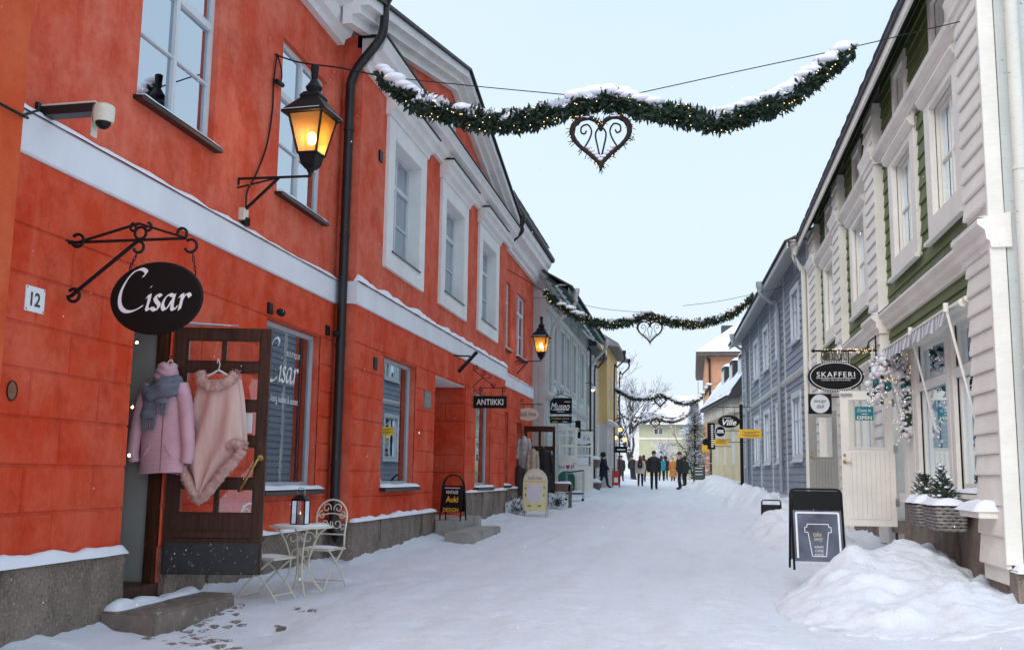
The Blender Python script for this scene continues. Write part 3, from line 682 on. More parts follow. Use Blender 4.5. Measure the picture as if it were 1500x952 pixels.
def boards(fr, parent, name, m, u0, u1, v0, v1, step, holes, t0=.034, t1=.010, w=0, gap=.004):
    v = v0
    while v < v1-.02:
        e = min(v1, v+step)
        for (p, q, r, s) in minus([(u0, u1, v, e-gap)], holes):
            if q-p < .03 or s-r < .03: continue
            j = R.uniform(-.004, .004)
            MB().sweep(fr, [(w-.005, r), (w+t0+j, r), (w+t0+j, r+.012), (w+t1+j*.5, s), (w-.005, s)], p, q).build(name, m, parent)
        v = e
segs = [(11.75, 17.1), (18.02, 21.25), (22.2, 25.45)]
cas = [(a, b, 4.56, 6.62) for a, b in WIN]
for (a, b) in segs:
    boards(FG, GB, 'board', GREENBD, a, b, 4.17, 6.64, .215, cas)
    boards(FG, GB, 'board', GREENBD, a, b, 6.80, 8.03, .2, [(h[0]-.14, h[1]+.14, h[2]-.12, h[3]+.12) for h in at_h])
    boards(FG, GB, 'board', GREENBD, a, b, 3.55, 3.88, .165, [])
    # long mouldings between pilasters
    MB().sweep(FG, [(0, 3.87), (.07, 3.87), (.08, 3.93), (.13, 3.97), (.15, 4.05), (.19, 4.08), (.19, 4.12), (0, 4.18)], a, b).build('string_course', WHITEWD, GB, smooth=True, auto=30)
    MB().sweep(FG, [(0, 6.62), (.10, 6.62), (.12, 6.67), (.19, 6.71), (.21, 6.77), (0, 6.83)], a, b).build('window_cornice', WHITEWD, GB, smooth=True, auto=30)
    MB().snow(FG, a, b, 0, .19, 4.135, .03, sd=a, step=.15).build('snow_cap', SNOW, GB, smooth=True)
    MB().sweep(FG, [(0, 3.36), (.10, 3.36), (.12, 3.42), (.20, 3.46), (.20, 3.50), (0, 3.55)], a, b).build('shop_cornice', WHITEWD, GB, smooth=True, auto=30)
for i, (a, b) in enumerate(WIN):
    h = wh[i]; mb = MB()
    for (p, q, r, s) in minus([(a, b, 4.56, 6.62)], [h]): mb.slab(FG, p, q, r, s, -.01, .075, .006)
    c = mb.build('window_casing', WHITEWD, GB)
    MB().sweep(FG, [(.06, 4.52), (.13, 4.52), (.13, 4.57), (.06, 4.62)], a-.05, b+.05).build('sill', WHITEWD, c)
    MB().sweep(FG, [(.06, 6.38), (.12, 6.40), (.16, 6.47), (.16, 6.50), (.06, 6.56)], a-.05, b+.05).build('hood', WHITEWD, c)
    window(FG, GB, *h, -.05, .055, 2, [(5.55, .03)], mats=WHITEWD2, room=(INPALE, .30), curtain=[(h[0]+.05, h[0]+.28), (h[1]-.3, h[1]-.05)])
    h = at_h[i]; mb = MB()
    for (p, q, r, s) in minus([(h[0]-.14, h[1]+.14, h[2]-.12, h[3]+.12)], [h]): mb.slab(FG, p, q, r, s, -.01, .06, .006)
    mb.build('window_casing', WHITEWD, GB); window(FG, GB, *h, -.05, .04, 2, [], mats=WHITEWD2, room=(INDARK, .3))
# pilasters: each board a piece
for i, (a, b) in enumerate(PIL):
    v = .66 if i == 0 else .9
    v0 = v
    while v < 7.6:
        e = v+.212
        if not (3.82 < v < 4.14) and not (6.55 < v < 6.75):
            if i == 0 and v < 1.3: e = v+.3
            u0 = a; MB().sweep(FG, [(-.02, v), (.175, v), (.178, v+.02), (.150, e-.006), (-.02, e-.006)], a, b).build('pilaster_board', WHITEWD, GB)
        v = e
    for (c0, c1) in ((3.82, .30), (6.62, .26)):
        MB().sweep(FG, [(-.02, c0), (.18, c0), (.19, c0+.07), (.22, c0+.09), (.23, c0+.18), (c1, c0+.24), (c1, c0+.29), (-.02, c0+.36)], a-.06, b+.06).build('capital', WHITEWD, GB, smooth=True, auto=30)
    MB().snow(FG, a-.05, b+.05, .05, .29, 4.13, .03, sd=a, step=.08).build('snow_cap', SNOW, GB, smooth=True)
    MB().box(FG, a+.02, b-.02, .5, 7.6, -.05, .135).build('pilaster_core', WHITEWD2, GB)
    if i: MB().slab(FG, a-.022, a-.002, .9, 7.5, -.02, .172, .002).build('corner_strip', WHITEWD2, GB)
# eaves
mb = MB(); P = FG.pt
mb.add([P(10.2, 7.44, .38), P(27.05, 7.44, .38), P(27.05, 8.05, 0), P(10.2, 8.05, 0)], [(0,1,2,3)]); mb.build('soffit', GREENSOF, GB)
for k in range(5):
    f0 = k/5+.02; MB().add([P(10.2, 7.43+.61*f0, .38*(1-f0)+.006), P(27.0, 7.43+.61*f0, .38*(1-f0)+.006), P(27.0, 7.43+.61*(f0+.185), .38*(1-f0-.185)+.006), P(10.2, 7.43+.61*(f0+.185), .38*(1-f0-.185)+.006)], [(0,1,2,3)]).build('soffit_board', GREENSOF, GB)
MB().box(FG, 10.15, 27.05, 7.40, 7.55, .38, .415).build('fascia', WHITEWD, GB)
MB().box(FG, 10.1, 27.1, 7.55, 7.60, .36, .46).build('gutter', ROOFDK, GB)
MB().sweep(FG, [(.45, 7.605), (.45, 7.64), (-.05, 8.32), (-4.5, 12.3), (-4.5, 12.2), (-.05, 8.2)], 10.1, 27.1).build('roof', ROOFDK, GB)
MB().snow(FG, 10.1, 27.1, .33, .47, 7.62, .10, sd=5, step=.2).build('snow_cap', SNOW, GB, smooth=True)
# end wall facing the camera
FE = Fr(2.97, 10.78, 90, 1)
MB().box(FE, .05, 6, .3, 9, -.05, 0).build('wall', PALESIDE, GB)
MB().slab(FE, -.005, .15, .70, 7.6, -.03, .028, .006).build('corner_board', WHITEWD2, GB)
for k in range(9): MB().slab(FE, .16+k*.22, .16+k*.22+.212, .55, 8.4, 0, .02+.006*(k % 2), .005).build('plank', PALESIDE, GB)
downpipe(GB, [(3.255, 10.63, 8.5), (3.255, 10.63, 4), (3.255, 10.63, 1.35), (3.255, 10.62, .98), (3.27, 10.52, .86)], .066, GUTTERW, [(3.255, 10.63, z) for z in (2.6, 4.6, 6.6)])
MB().lathe((3.255, 10.63, 1.46), [(.0685, 0), (.0685, .16)], 14).build('sticker', mat('blue_sticker', (.22, .40, .62), .4, .3, 8, 0, col2=(.7, .72, .74), c2a=.5, c2b=.55, c2s=14), GB)
mb = MB(); mb.box(FE, .40, .55, 2.05, 3.25, .10, .16); mb.build('side_lamp_board', mat('rust_wood', (.32, .13, .04), .7, .3, 4, .2, 20), GB)
mb = MB(); mb.box(FE, .44, .62, 2.15, 2.45, .05, .22); mb.build('meter_box', GREYMETAL, GB)
# stone footing on the right
for (a, b, t) in ((10.75, 11.9, .62), (11.9, 13.1, 1.18), (13.1, 14.4, 1.18), (14.4, 16.4, 1.18), (17.1, 19.0, 1.0), (19, 22.2, 1.0), (22.2, 26.8, 1.0)):
    mb = MB(); rough_stone(mb, FG, a+.006, b-.006, -.2, t, -.1, .05 if a > 11 else .08, .03, sd=a); mb.build('footing_stone', GRANITE, GB)
for (a, b) in ((.06, .62), (.62, 1.7)):
    mb = MB(); rough_stone(mb, Fr(2.95, 10.62, 90, 1), a, b, -.2, .66, -.2, .05, .035, sd=a*9); mb.build('footing_stone', GRANITE, GB)
MB().snow(Fr(2.95, 10.62, 90, 1), .05, 1.7, -.2, .08, .64, .09, sd=3, step=.05).build('snow_cap', SNOW, GB, smooth=True)
# shopfront joinery
for i, (a, b, c, d) in enumerate(shop_h[:2]):
    mb = MB()
    for (p, q, r, s) in minus([(a-.16, b+(.10 if i else .17), c-.10, d)], [(a, b, c, d)]): mb.slab(FG, p, q, r, s, -.02, .05+.004*i, .006)
    o = mb.build('shop_frame', WHITEWD2, GB)
    w_ = window(FG, GB, a, b, c, d, -.02, .07, 1, [(2.78, .09)], mats=WHITEWD2, glass_m=GLASS2, room=(INDARK, 1.6), curtain=[(b-.42, b-.08)], fd=.05)
    MB().sweep(FG, [(0, 2.72), (.03, 2.73), (.06, 2.79), (.06, 2.81), (0, 2.86)], a, b).build('transom_rail', WHITEWD2, o)
    MB().sweep(FG, [(-.02, 1.32), (.15, 1.30), (.15, 1.35), (-.02, 1.39)], a-.15, b+.2).build('sill', WHITEWD2, o)
    MB().snow(FG, a-.1, b+.15, .0, .15, 1.365, .05, sd=a, step=.06).build('snow_cap', SNOW, o, smooth=True)
    if i == 0:
        text('SKAFFERI', FG, (a+b)/2-.05, 2.08, -.055, .11, SIGNWHT, w_, width=-.85); MB().box(FG, a+.1, b-.1, 1.955, 1.965, -.056, -.054).build('letter_rule', SIGNWHT, w_)
        MB().tube(ring(FG, a+.5, 2.72, .36, .22, -.055, 36), .008, 4, closed=True).build('letter_ring', SIGNWHT, w_)
        MB().prism(FG, ellipse2(a+.5, 1.72, .22, .10, 26), -.07, -.06).build('oval_card', SIGNWHT, w_)
for k in range(4):
    MB().slab(FG, 15.22+k*.24, 15.22+k*.24+.234, 1.2, 3.36, -.01, .03+.003*(k % 2), .008).build('plank', WHITEWD2, GB)
mb = MB(); mb.box(FG, 11.78, 16.4, 1.18, 1.30, -.02, .09); mb.build('base_rail', WHITEWD2, GB)
mb = MB(); mb.slab(FG, 11.05, 11.82, 1.13, 1.20, .0, .34, .01); mb.build('ledge', WHITEWD, GB)
MB().snow(FG, 11.03, 11.84, .02, .36, 1.195, .11, sd=2, step=.05).build('snow_cap', SNOW, GB, smooth=True)
mb = MB(); mb.box(FG, 19.0, 20.6, 1.4, 3.3, -.1, -.06); mb.build('pane', GLASS2, GB)
mb = MB()
for (p, q, r, s) in minus([(18.9, 20.7, 1.3, 3.36)], [(19.05, 19.78, 1.45, 3.28), (19.82, 20.55, 1.45, 3.28)]): mb.slab(FG, p, q, r, s, -.02, .06, .005)
mb.build('shop_frame', WHITEWD2, GB)
# the cafe door leaf, open towards the street
FDR = Fr(3.02, 16.40, 90, 1)          # u = +x; the leaf spans u -.77..0
def leaf(fr, parent, u0, u1, v0, v1, g, m, gm=GLASSC, label=None, grooves=9, handle_u=None):
    mb = MB()
    for (p, q, r, s) in minus([(u0, u1, v0, v1)], [g]): mb.slab(fr, p, q, r, s, -.045, 0, .003)
    d = mb.build('door', m, parent, label=label)
    MB().box(fr, g[0], g[1], g[2], g[3], -.026, -.02).build('pane', gm, d)
    mb = MB()
    for q in (g[2]-.02, g[3]): mb.box(fr, g[0]-.02, g[1]+.02, q, q+.02, 0, .012)
    for q in (g[0]-.02, g[1]): mb.box(fr, q, q+.02, g[2], g[3], 0, .011)
    mb.build('glazing_bead', m, d)
    st = (u1-u0-.16)/grooves
    for k in range(grooves): MB().slab(fr, u0+.08+k*st+.002, u0+.08+(k+1)*st-.002, v0+.10, g[2]-.07, -.001, .010, .006).build('panel_board', m, d)
    hu = handle_u if handle_u is not None else u0+.045
    mb = MB(); mb.lathe(fr.pt(hu, v0+(v1-v0)*.47, .0), [(.028, 0), (.028, .008)], 12, axis=fr.n); mb.tube([fr.pt(hu, v0+(v1-v0)*.47, .0), fr.pt(hu, v0+(v1-v0)*.47, .045), fr.pt(hu+.10, v0+(v1-v0)*.465, .05)], .009, 6)
    mb.build('handle', BRASS, d, smooth=True, auto=40)
    MB().lathe(fr.pt(hu, v0+(v1-v0)*.52, 0), [(.02, 0), (.02, .012)], 10, axis=fr.n).build('lock', BRASS, d)
    return d
CDOOR = leaf(FDR, GB, -.78, 0, .80, 2.84, (-.66, -.14, 1.98, 2.70), WHITEWD2, label='cream cafe door standing open')
MB().box(FDR, -.77, -.60, 2.77, 2.80, 0, .03).build('door_closer', STEEL, CDOOR)
for v in (1.1, 1.9, 2.6): MB().box(FDR, -.02, .04, v, v+.12, -.03, .006).build('hinge', STEEL, CDOOR)
FD2 = Fr(3.0, 22.5, 90, 1)
leaf(FD2, GB, -.58, 0, 1.08, 2.92, (-.42, -.10, 1.95, 2.78), mat('grey_door_paint', (.30, .29, .27), .6, .08, 3, .1, 30), label='grey door standing open further along', grooves=7)
MB().box(FG, 16.42, 17.08, .70, .86, -.1, .10).build('threshold', GRANITE, GB)
# awning with three folding arms
AW = thing('awning', 'folded grey and white striped awning above the cafe window', 'awning', FG.pt(13.5, 3.5, .2))
STR_W = mat('awning_white', (.70, .69, .68), .85, .05, 4, .1, 20); STR_G = mat('awning_grey', (.36, .36, .38), .85, .05, 4, .1, 20)
n = 36
for seg_ in range(2):
    a0, a1 = ((11.95, 13.75), (13.85, 15.75))[seg_]
    mb = MB(); k = 0; st = (a1-a0)/20
    for i in range(20):
        mb.cm = i % 2; u0 = a0+i*st; u1 = u0+st; P = FG.pt; sw = lambda u: .02*math.sin(u*9)
        mb.add([P(u0, 3.44, .20), P(u1, 3.44, .20), P(u1, 3.38, .36), P(u0, 3.38, .36), P(u0, 3.20+.012*math.sin(u0*16), .39+sw(u0)), P(u1, 3.20+.012*math.sin(u1*16), .39+sw(u1))], [(0,1,2,3), (3,2,5,4)])
    mb.build('valance', [STR_W, STR_G], AW)
for u in (11.9, 13.8, 15.8):
    MB().tube([FG.pt(u, 3.39, .36), FG.pt(u+.02, 2.15, .10), FG.pt(u+.02, 2.10, .06)], .016, 6).build('arm', WHITEWD2, AW)
    MB().lathe(FG.pt(u, 3.35, .36), [(.03, 0), (.03, .1)], 8).build('arm_joint', WHITEWD2, AW)
MB().beam(FG.pt(11.9, 3.385, .36), FG.pt(15.8, 3.385, .36), .025, .025).build('front_rail', WHITEWD2, AW)
MB().lathe(FG.pt(11.85, 3.45, .19), [(.05, 0), (.05, 3.95)], 10, axis=(0, 1, 0)).build('roller', WHITEWD2, AW, smooth=True, auto=40)
# ------------------------------------------------------------------ blue-grey building
FU = Fr(3.0, 26.9, -1.9, -1)
BBld = thing('blue_building', 'blue-grey boarded wooden house with white windows and grey downpipes', 'building', (3.0, 36, 0))
BW = [(1.67, 3.45), (5.98, 7.45), (9.65, 11.4), (13.35, 15.2), (18.1, 19.5)]
ho = []
for a, b in BW:
    a2, b2 = a+.16, b-.16; ho.append((a2, b2, 5.42, 6.72)); ho.append((a2+.12, b2+.3, 2.12, 3.74))
holed_wall(FU, 0, 21, .3, 7.7, ho, .15).build('wall', BLUEBD, BBld)
posts = [.1, 5.05, 8.95, 12.9, 16.9, 20.9]
MB().box(FACE(2.3, 47.9), 0, 6, .3, 8, -.02, 0).build('wall', BLUEBD, BBld)
chs = [(h[0]-.16, h[1]+.16, h[2]-.16, h[3]+.16) for h in ho]
for a, b in zip(posts, posts[1:]):
    boards(FU, BBld, 'board', BLUEBD, a+.08, b-.08, 4.5, 7.62, .205, chs, .03, .008)
    boards(FU, BBld, 'board', BLUEBD, a+.08, b-.08, 1.0, 4.26, .205, chs, .03, .008)
for u in posts: MB().slab(FU, u-.08, u+.08, .8, 7.65, -.01, .05, .006).build('post', GREYTRIM, BBld)
MB().sweep(FU, [(0, 4.26), (.06, 4.26), (.09, 4.32), (.10, 4.40), (.06, 4.46), (0, 4.5)], 0, 21).build('string_course', GREYTRIM, BBld)
MB().box(FU, 0, 21, .78, 1.0, 0, .06).build('base_board', GREYTRIM, BBld)
for i, h in enumerate(ho):
    mb = MB()
    for (p, q, r, s) in minus([chs[i]], [h]): mb.slab(FU, p, q, r, s, -.01, .055, .005)
    c = mb.build('window_casing', WINFR, BBld)
    MB().sweep(FU, [(.05, chs[i][2]-.03), (.12, chs[i][2]-.03), (.12, chs[i][2]+.02), (.05, chs[i][2]+.05)], chs[i][0]-.04, chs[i][1]+.04).build('sill', WINFR, c)
    window(FU, BBld, *h, -.03, .05, 2, [(h[2]+(h[3]-h[2])*.62, .03)], mats=WINFR, room=(INPALE, .25), curtain=[(h[0]+.06, h[0]+.3)])
P = FU.pt
MB().add([P(-.2, 7.40, .52), P(21.5, 7.40, .52), P(21.5, 7.66, 0), P(-.2, 7.66, 0)], [(0,1,2,3)]).build('soffit', GREYTRIM, BBld)
MB().box(FU, -.2, 21.5, 7.36, 7.52, .52, .56).build('fascia', GREYTRIM, BBld)
MB().sweep(FU, [(.62, 7.52), (.62, 7.57), (-4.5, 10.0), (-4.5, 9.9)], -.2, 21.6).build('roof', ROOFDK, BBld)
MB().snow(FU, -.2, 21.6, -.1, .60, 7.56, .16, sd=8, step=.2).build('snow_cap', SNOW, BBld, smooth=True)
for i, (u, z0) in enumerate(((5.75, 1.1), (17.85, 1.2))):
    downpipe(BBld, bez([P(u, 7.35, .66), P(u, 7.2, .66), P(u+.15, 6.95, .30), P(u+.2, 6.75, .12), P(u+.2, 4, .12), P(u+.2, z0, .12)], 5), .06, GUTTERG, [P(u+.2, z, .12) for z in (2.5, 4.4, 6.2)], hop=P(u, 7.5, .66))
downpipe(GB, bez([(2.66, 26.9, 7.35), (2.66, 26.95, 7.15), (2.84, 27.0, 6.85), (2.88, 27.0, 6.6), (2.88, 27.0, 3), (2.88, 27.0, 1.0)], 5), .065, GUTTERW, [(2.88, 27, z) for z in (2.5, 4.5)], hop=(2.66, 26.9, 7.5))
MB().box(Fr(2.99, 0, 0, -1), 26.80, 27.12, .6, 6.9, -.1, .04).build('corner_board', WHITEWD2, GB)
for k in range(7):        # icicles at the hopper
    MB().lathe((2.66+R.uniform(-.1, .25), 26.9+R.uniform(-.1, .1), 7.2), [(.001, -R.uniform(.25, .6)), (.02, 0)], 6).build('icicle', GLASSC, GB)

# ------------------------------------------------------------------ mint house beyond the red one
FM = Fr(-4.7, 0, 0, 1)
MH = thing('mint_house', 'pale mint-grey boarded house with teal soffit beyond the red building', 'building', (-4.7, 39, 0))
M0, M1 = 32.85, 46.2
mw_ = [(34.1, 35.35), (36.3, 37.4), (38.0, 39.1), (40.3, 41.4), (43.3, 44.4)]
mh_ = [(a, b, 4.75, 6.65) for a, b in mw_]+[(36.2, 38.0, .95, 3.0), (39.7, 41.2, .95, 2.95), (43.2, 44.9, 1.8, 3.1)]
holed_wall(FM, M0, M1, .3, 7.75, mh_, .15).build('wall', MINTBD, MH)
mc = [(h[0]-.15, h[1]+.15, h[2]-.15, h[3]+.25) for h in mh_]
for a, b in ((33.3, 35.75), (35.9, 39.6), (39.75, 42.35), (42.5, 45.9)):
    boards(FM, MH, 'board', MINTBD, a, b, 1.0, 7.7, .22, mc, .03, .008)
for u in (33.1, 35.82, 39.68, 42.42, 46.05): MB().slab(FM, u-.09, u+.09, .7, 7.7, -.01, .07, .008).build('post', PALEGREY, MH)
MB().sweep(FM, [(0, 3.95), (.07, 3.95), (.12, 4.02), (.13, 4.10), (0, 4.18)], M0, M1).build('string_course', PALEGREY, MH)
MB().sweep(FM, [(0, 6.85), (.09, 6.85), (.16, 6.95), (.16, 7.0), (0, 7.06)], M0, M1).build('window_cornice', PALEGREY, MH)
for i, h in enumerate(mh_):
    mb = MB()
    for (p, q, r, s) in minus([mc[i]], [h]): mb.slab(FM, p, q, r, s, -.01, .06, .005)
    mb.build('window_casing', PALEGREY, MH)
    if i < 5: window(FM, MH, *h, -.04, .05, 2, [(5.95, .04)], mats=WINFR, room=(INPALE, .25), curtain=[(h[0]+.05, h[0]+.3)])
    elif i == 7: window(FM, MH, *h, -.04, .05, 3, [(2.5, .03)], mats=WINFR, room=(INDARK, .6))
# tall grey end panels facing the camera
FME = Fr(-5.12, M0, 90, 1)
MB().box(FME, -2, .42, .3, 7.9, -.02, 0).build('wall', PALEGREY, MH)
for k in range(2): MB().slab(FME, .0+k*.215, .0+k*.215+.205, .8, 7.25, 0, .02, .006).build('plank', PALEGREY, MH)
MB().box(FME, -.05, .47, 7.25, 7.5, 0, .09).build('capital', PALEGREY, MH)
P = FM.pt
MB().add([P(M0-.5, 7.35, .80), P(M1+.3, 7.35, .80), P(M1+.3, 7.95, 0), P(M0-.5, 7.95, 0)], [(0,1,2,3)]).build('soffit', TEALSOF, MH)
for k in range(12): MB().beam(P(M0+k*1.18, 7.36, .78), P(M0+k*1.18, 7.9, .04), .10, .10).build('rafter', TEALSOF, MH)
MB().box(FM, M0-.5, M1+.3, 7.30, 7.48, .80, .84).build('fascia', TEALSOF, MH)
MB().sweep(FM, [(.95, 7.48), (.95, 7.53), (-4.5, 10.6), (-4.5, 10.5)], M0-.55, M1+.35).build('roof', ROOFDK, MH)
MB().snow(FM, M0-.5, M1+.3, .35, .92, 7.55, .12, sd=4, step=.2).build('snow_cap', SNOW, MH, smooth=True)
downpipe(MH, bez([P(33.25, 7.3, .92), P(33.25, 7.1, .92), P(33.4, 6.6, .42), P(33.5, 6.2, .15), P(33.5, 5.0, .13), P(33.5, 4.2, .13)], 5), .07, PALEGREY, [], hop=P(33.25, 7.5, .92))
downpipe(MH, bez([P(45.6, 7.2, .92), P(45.7, 7.0, .8), P(45.9, 6.5, .3), P(46.1, 6.2, .15), P(46.1, 5.6, .13), P(46.1, 4.6, .13)], 5), .07, PALEGREY, [], hop=P(45.6, 7.4, .92))
downpipe(MH, bez([P(44.9, 6.9, .1), P(44.9, 7.05, .2), P(44.9, 6.9, .3), P(44.9, 6.2, .3), P(44.9, 1.0, .3)], 4), .045, DPIPE, [])
# shop doors of the mint house, standing open towards the street
for i, (yy, x0, x1, words) in enumerate(((36.0, -4.72, -3.98, True), (39.4, -4.55, -3.75, False))):
    f = Fr(x0, yy, 90, 1); W_ = x1-x0; z0, z1 = zg(yy)+.22, 3.15
    rows_ = [(z0+.06, z0+.85), (z0+1.0, z0+1.25), (z0+1.33, z0+1.62), (z0+1.70, z0+2.0), (z0+2.06, z1-.1)] if i == 0 else [(z0+.95, z0+1.3), (z0+1.38, z0+1.65), (z0+1.72, z1-.1)]
    gl_ = rows_[2:] if i == 0 else rows_
    mb = MB(); hs = [(.09, W_-.1, a, b) for a, b in gl_]
    for (p, q, r, s) in minus([(0, W_, z0, z1)], hs): mb.slab(f, p, q, r, s, -.045, 0, .003)
    for h in hs: mb.box(f, W_*.5-.015, W_*.5+.015, h[2], h[3], -.03, -.01)
    d = mb.build('door', WHITEWD2, MH, label='white glazed shop door with a green welcome banner' if i == 0 else 'white glazed shop door further along')
    for h in hs: MB().box(f, h[0], h[1], h[2], h[3], -.03, -.024).build('pane', GLASSC, d)
    MB().tube([f.pt(W_-.05, z0+1.05, .0), f.pt(W_-.05, z0+1.05, .05), f.pt(W_-.14, z0+1.05, .05)], .012, 6).build('handle', BRASS, d)
    if i == 0:
        text('SH', f, .18, z0+.92, .004, .14, BLUETEXT, d, width=.2); text('P', f, .58, z0+.92, .004, .14, BLUETEXT, d, width=.1)
        hp = [(.41+.075*math.sin(t)**3, z0+.93+.0055*(13*math.cos(t)-5*math.cos(2*t)-2*math.cos(3*t)-math.cos(4*t))) for t in [2*math.pi*k/24 for k in range(24)]]
        MB().prism(f, hp, .003, .008).build('heart_mark', HEARTRED, d)
        bp = [(.06, z0+.10), (.60, z0+.10), (.66, z0+.18), (.66, z0+.55)]+[(.36+.30*math.cos(t), z0+.55+.24*math.sin(t)) for t in [math.pi*k/12 for k in range(13)]]+[(.06, z0+.18)]
        MB().prism(f, bp, .003, .010).build('welcome_banner', GREENSIGN, d); text('WELCOME', f, .36, z0+.22, .011, .10, SIGNWHT, d, width=.5)
    else:
        MB().box(f, .12, .62, z0+.98, z0+1.26, .003, .008).build('notice', SIGNWHT, d)
# ------------------------------------------------------------------ further houses on the left
WHs = thing('white_grey_house', 'narrow pale grey house front between the mint and yellow houses', 'building', (-4.7, 49, 0))
FW = Fr(-4.75, 0, 0, 1)
hh_ = [(47.2, 48.3, 4.6, 6.2), (50.0, 51.1, 4.6, 6.2), (47.4, 48.8, 1.3, 3.0), (50.2, 51.2, 1.0, 3.0)]
holed_wall(FW, 46.3, 52.2, .3, 7.4, hh_, .15).build('wall', PALEGREY, WHs)
for h in hh_: window(FW, WHs, *h, -.03, .06, 2, [(h[2]+(h[3]-h[2])*.6, .05)], mats=WINFR, room=(INDARK, .4))
boards(FW, WHs, 'board', PALEGREY, 46.3, 52.2, 3.2, 4.5, .22, [], .03, .008); boards(FW, WHs, 'board', PALEGREY, 46.3, 52.2, 6.3, 7.3, .22, [], .03, .008)
MB().sweep(FW, [(0, 7.3), (.5, 7.35), (.5, 7.5), (-4, 9.6), (-4, 9.4)], 46.3, 52.2).build('roof', ROOFDK, WHs)
MB().snow(FW, 46.3, 52.2, -.1, .5, 7.5, .12, sd=14, step=.2).build('snow_cap', SNOW, WHs, smooth=True)
for u in (48.9,): downpipe(WHs, bez([FW.pt(u, 7.2, .6), FW.pt(u, 6.95, .6), FW.pt(u+.1, 6.6, .3), FW.pt(u+.1, 6.3, .15), FW.pt(u+.1, 1.1, .15)], 4), .04, DPIPE, [], hop=FW.pt(u, 7.35, .6))
YHs = thing('yellow_house', 'ochre yellow house with dark eaves lit by lamps, far left', 'building', (-4.7, 56, 0))
FY = Fr(-4.28, 0, 0, 1)
yh_ = [(53.5, 54.6, 4.8, 6.8), (56.2, 57.4, 4.8, 6.8), (53.4, 54.6, 1.9, 3.2), (56.5, 57.5, 1.2, 3.2)]
holed_wall(FY, 52.3, 59.6, 4.1, 8.2, yh_[:2], .15).build('wall', YELHOUSE, YHs)
holed_wall(FY, 52.3, 59.6, .3, 4.1, yh_[2:], .15).build('wall', PALEGREY, YHs, label='grey lower storey')
MB().box(FACE(-4.28, 52.3), -6, 0, 4.1, 8.2, -.02, 0).build('wall', YELHOUSE, YHs); MB().box(FACE(-4.28, 52.3), -6, 0, .4, 4.1, -.02, 0).build('wall', PALEGREY, YHs)
MB().box(FACE(-4.28, 52.3), -6, -.01, 4.3, 8.0, 0, .02).build('plank', YELHOUSE, YHs)
for h in yh_: window(FY, YHs, *h, -.03, .07, 2, [(h[2]+(h[3]-h[2])*.6, .05)], mats=WINFR, room=(INDARK, .4))
MB().sweep(FY, [(0, 4.0), (.2, 4.1), (.2, 4.2), (0, 4.3)], 52.2, 59.7).build('string_course', PALEGREY, YHs)
MB().snow(FY, 52.2, 59.7, 0, .2, 4.22, .12, sd=15, step=.2).build('snow_cap', SNOW, YHs, smooth=True)
MB().sweep(FY, [(0, 8.1), (.6, 8.0), (.6, 8.2), (-4, 11), (-4, 10.8)], 52.0, 59.9).build('roof', mat('grey_roof', (.16, .16, .17), .7, .2, 2, .1, 20), YHs)
for u in (55.3, 59.3): downpipe(YHs, bez([FY.pt(u, 8.0, .7), FY.pt(u, 7.7, .7), FY.pt(u+.1, 7.3, .3), FY.pt(u+.1, 7.0, .15), FY.pt(u+.1, 1.1, .15)], 4), .04, DPIPE, [], hop=FY.pt(u, 8.1, .7))
# ------------------------------------------------------------------ far right: cream house and salmon house
FC = Fr(2.25, 50.0, -6.2, -1)
CHs = thing('cream_house', 'cream boarded house with snowy eaves and black dormers beyond the blue building', 'building', (2.2, 55, 0))
ch_ = [(2.0, 3.0, 2.1, 3.9), (5.0, 6.0, 2.1, 3.9), (8.0, 9.0, 2.1, 3.9)]
holed_wall(FC, 0, 10.6, .3, 5.5, ch_, .12).build('wall', CREAMHS, CHs)
for h in ch_: window(FC, CHs, *h, -.03, .06, 2, [(3.2, .04)], mats=WINFR, room=(INDARK, .3))
for k in range(26): MB().slab(FC, k*.408, k*.408+.06, 1.2, 5.4, 0, .03, .008).build('batten', CREAMHS, CHs) if not any(h[0]-.07 < k*.408 < h[1]+.01 for h in ch_) else None
MB().box(FC, 0, 10.6, .3, 1.25, 0, .06).build('footing', GRANITE, CHs)
MB().snow(FC, 0, 10.6, 0, .1, 1.25, .1, sd=7, step=.2).build('snow_cap', SNOW, CHs, smooth=True)
MB().box(Fr(2.25, 50, 84, 1), 0, 6, .3, 5.5, 0, .02).build('wall', CREAMHS, CHs)
MB().sweep(FC, [(0, 5.3), (.62, 5.15), (.62, 5.30), (-1.2, 7.9), (-5, 9.0), (-5, 8.8)], -.3, 10.9).build('roof', ROOFDK, CHs)
mb = MB(); P = FC.pt
MB().snow(FC, -.3, 10.9, -.15, .66, 5.35, .26, sd=17, step=.2).build('snow_cap', SNOW, CHs, smooth=True)
mb.add([P(-.3, 5.62, .45), P(10.9, 5.62, .45), P(10.9, 7.0, -.55), P(-.3, 7.0, -.55)], [(0,1,2,3)]).build('snow_cap', SNOW, CHs)
for k in range(14): MB().slab(FC, .2+k*.78, .32+k*.78, 4.6, 5.3, 0, .45, .02).build('eave_bracket', WHITEWD2, CHs)
for u in (.6, 3.6, 6.6):
    mb = MB(); mb.box(FC, u, u+1.3, 5.75, 7.45, -1.2, -.25); d = mb.build('dormer', mat('black_cladding', (.02, .021, .025), .6, .2, 3, .1, 20), CHs)
    MB().box(FC, u+.25, u+1.05, 6.0, 7.2, -.25, -.22).build('pane', GLASS, d)
    mb = MB()
    for q in (u+.2, u+.62, u+1.05): mb.box(FC, q, q+.06, 5.95, 7.25, -.22, -.19)
    mb.build('frame', WINFR, d); MB().snow(FC, u-.05, u+1.35, -1.2, -.2, 7.45, .2, sd=u, step=.1).build('snow_cap', SNOW, d, smooth=True)
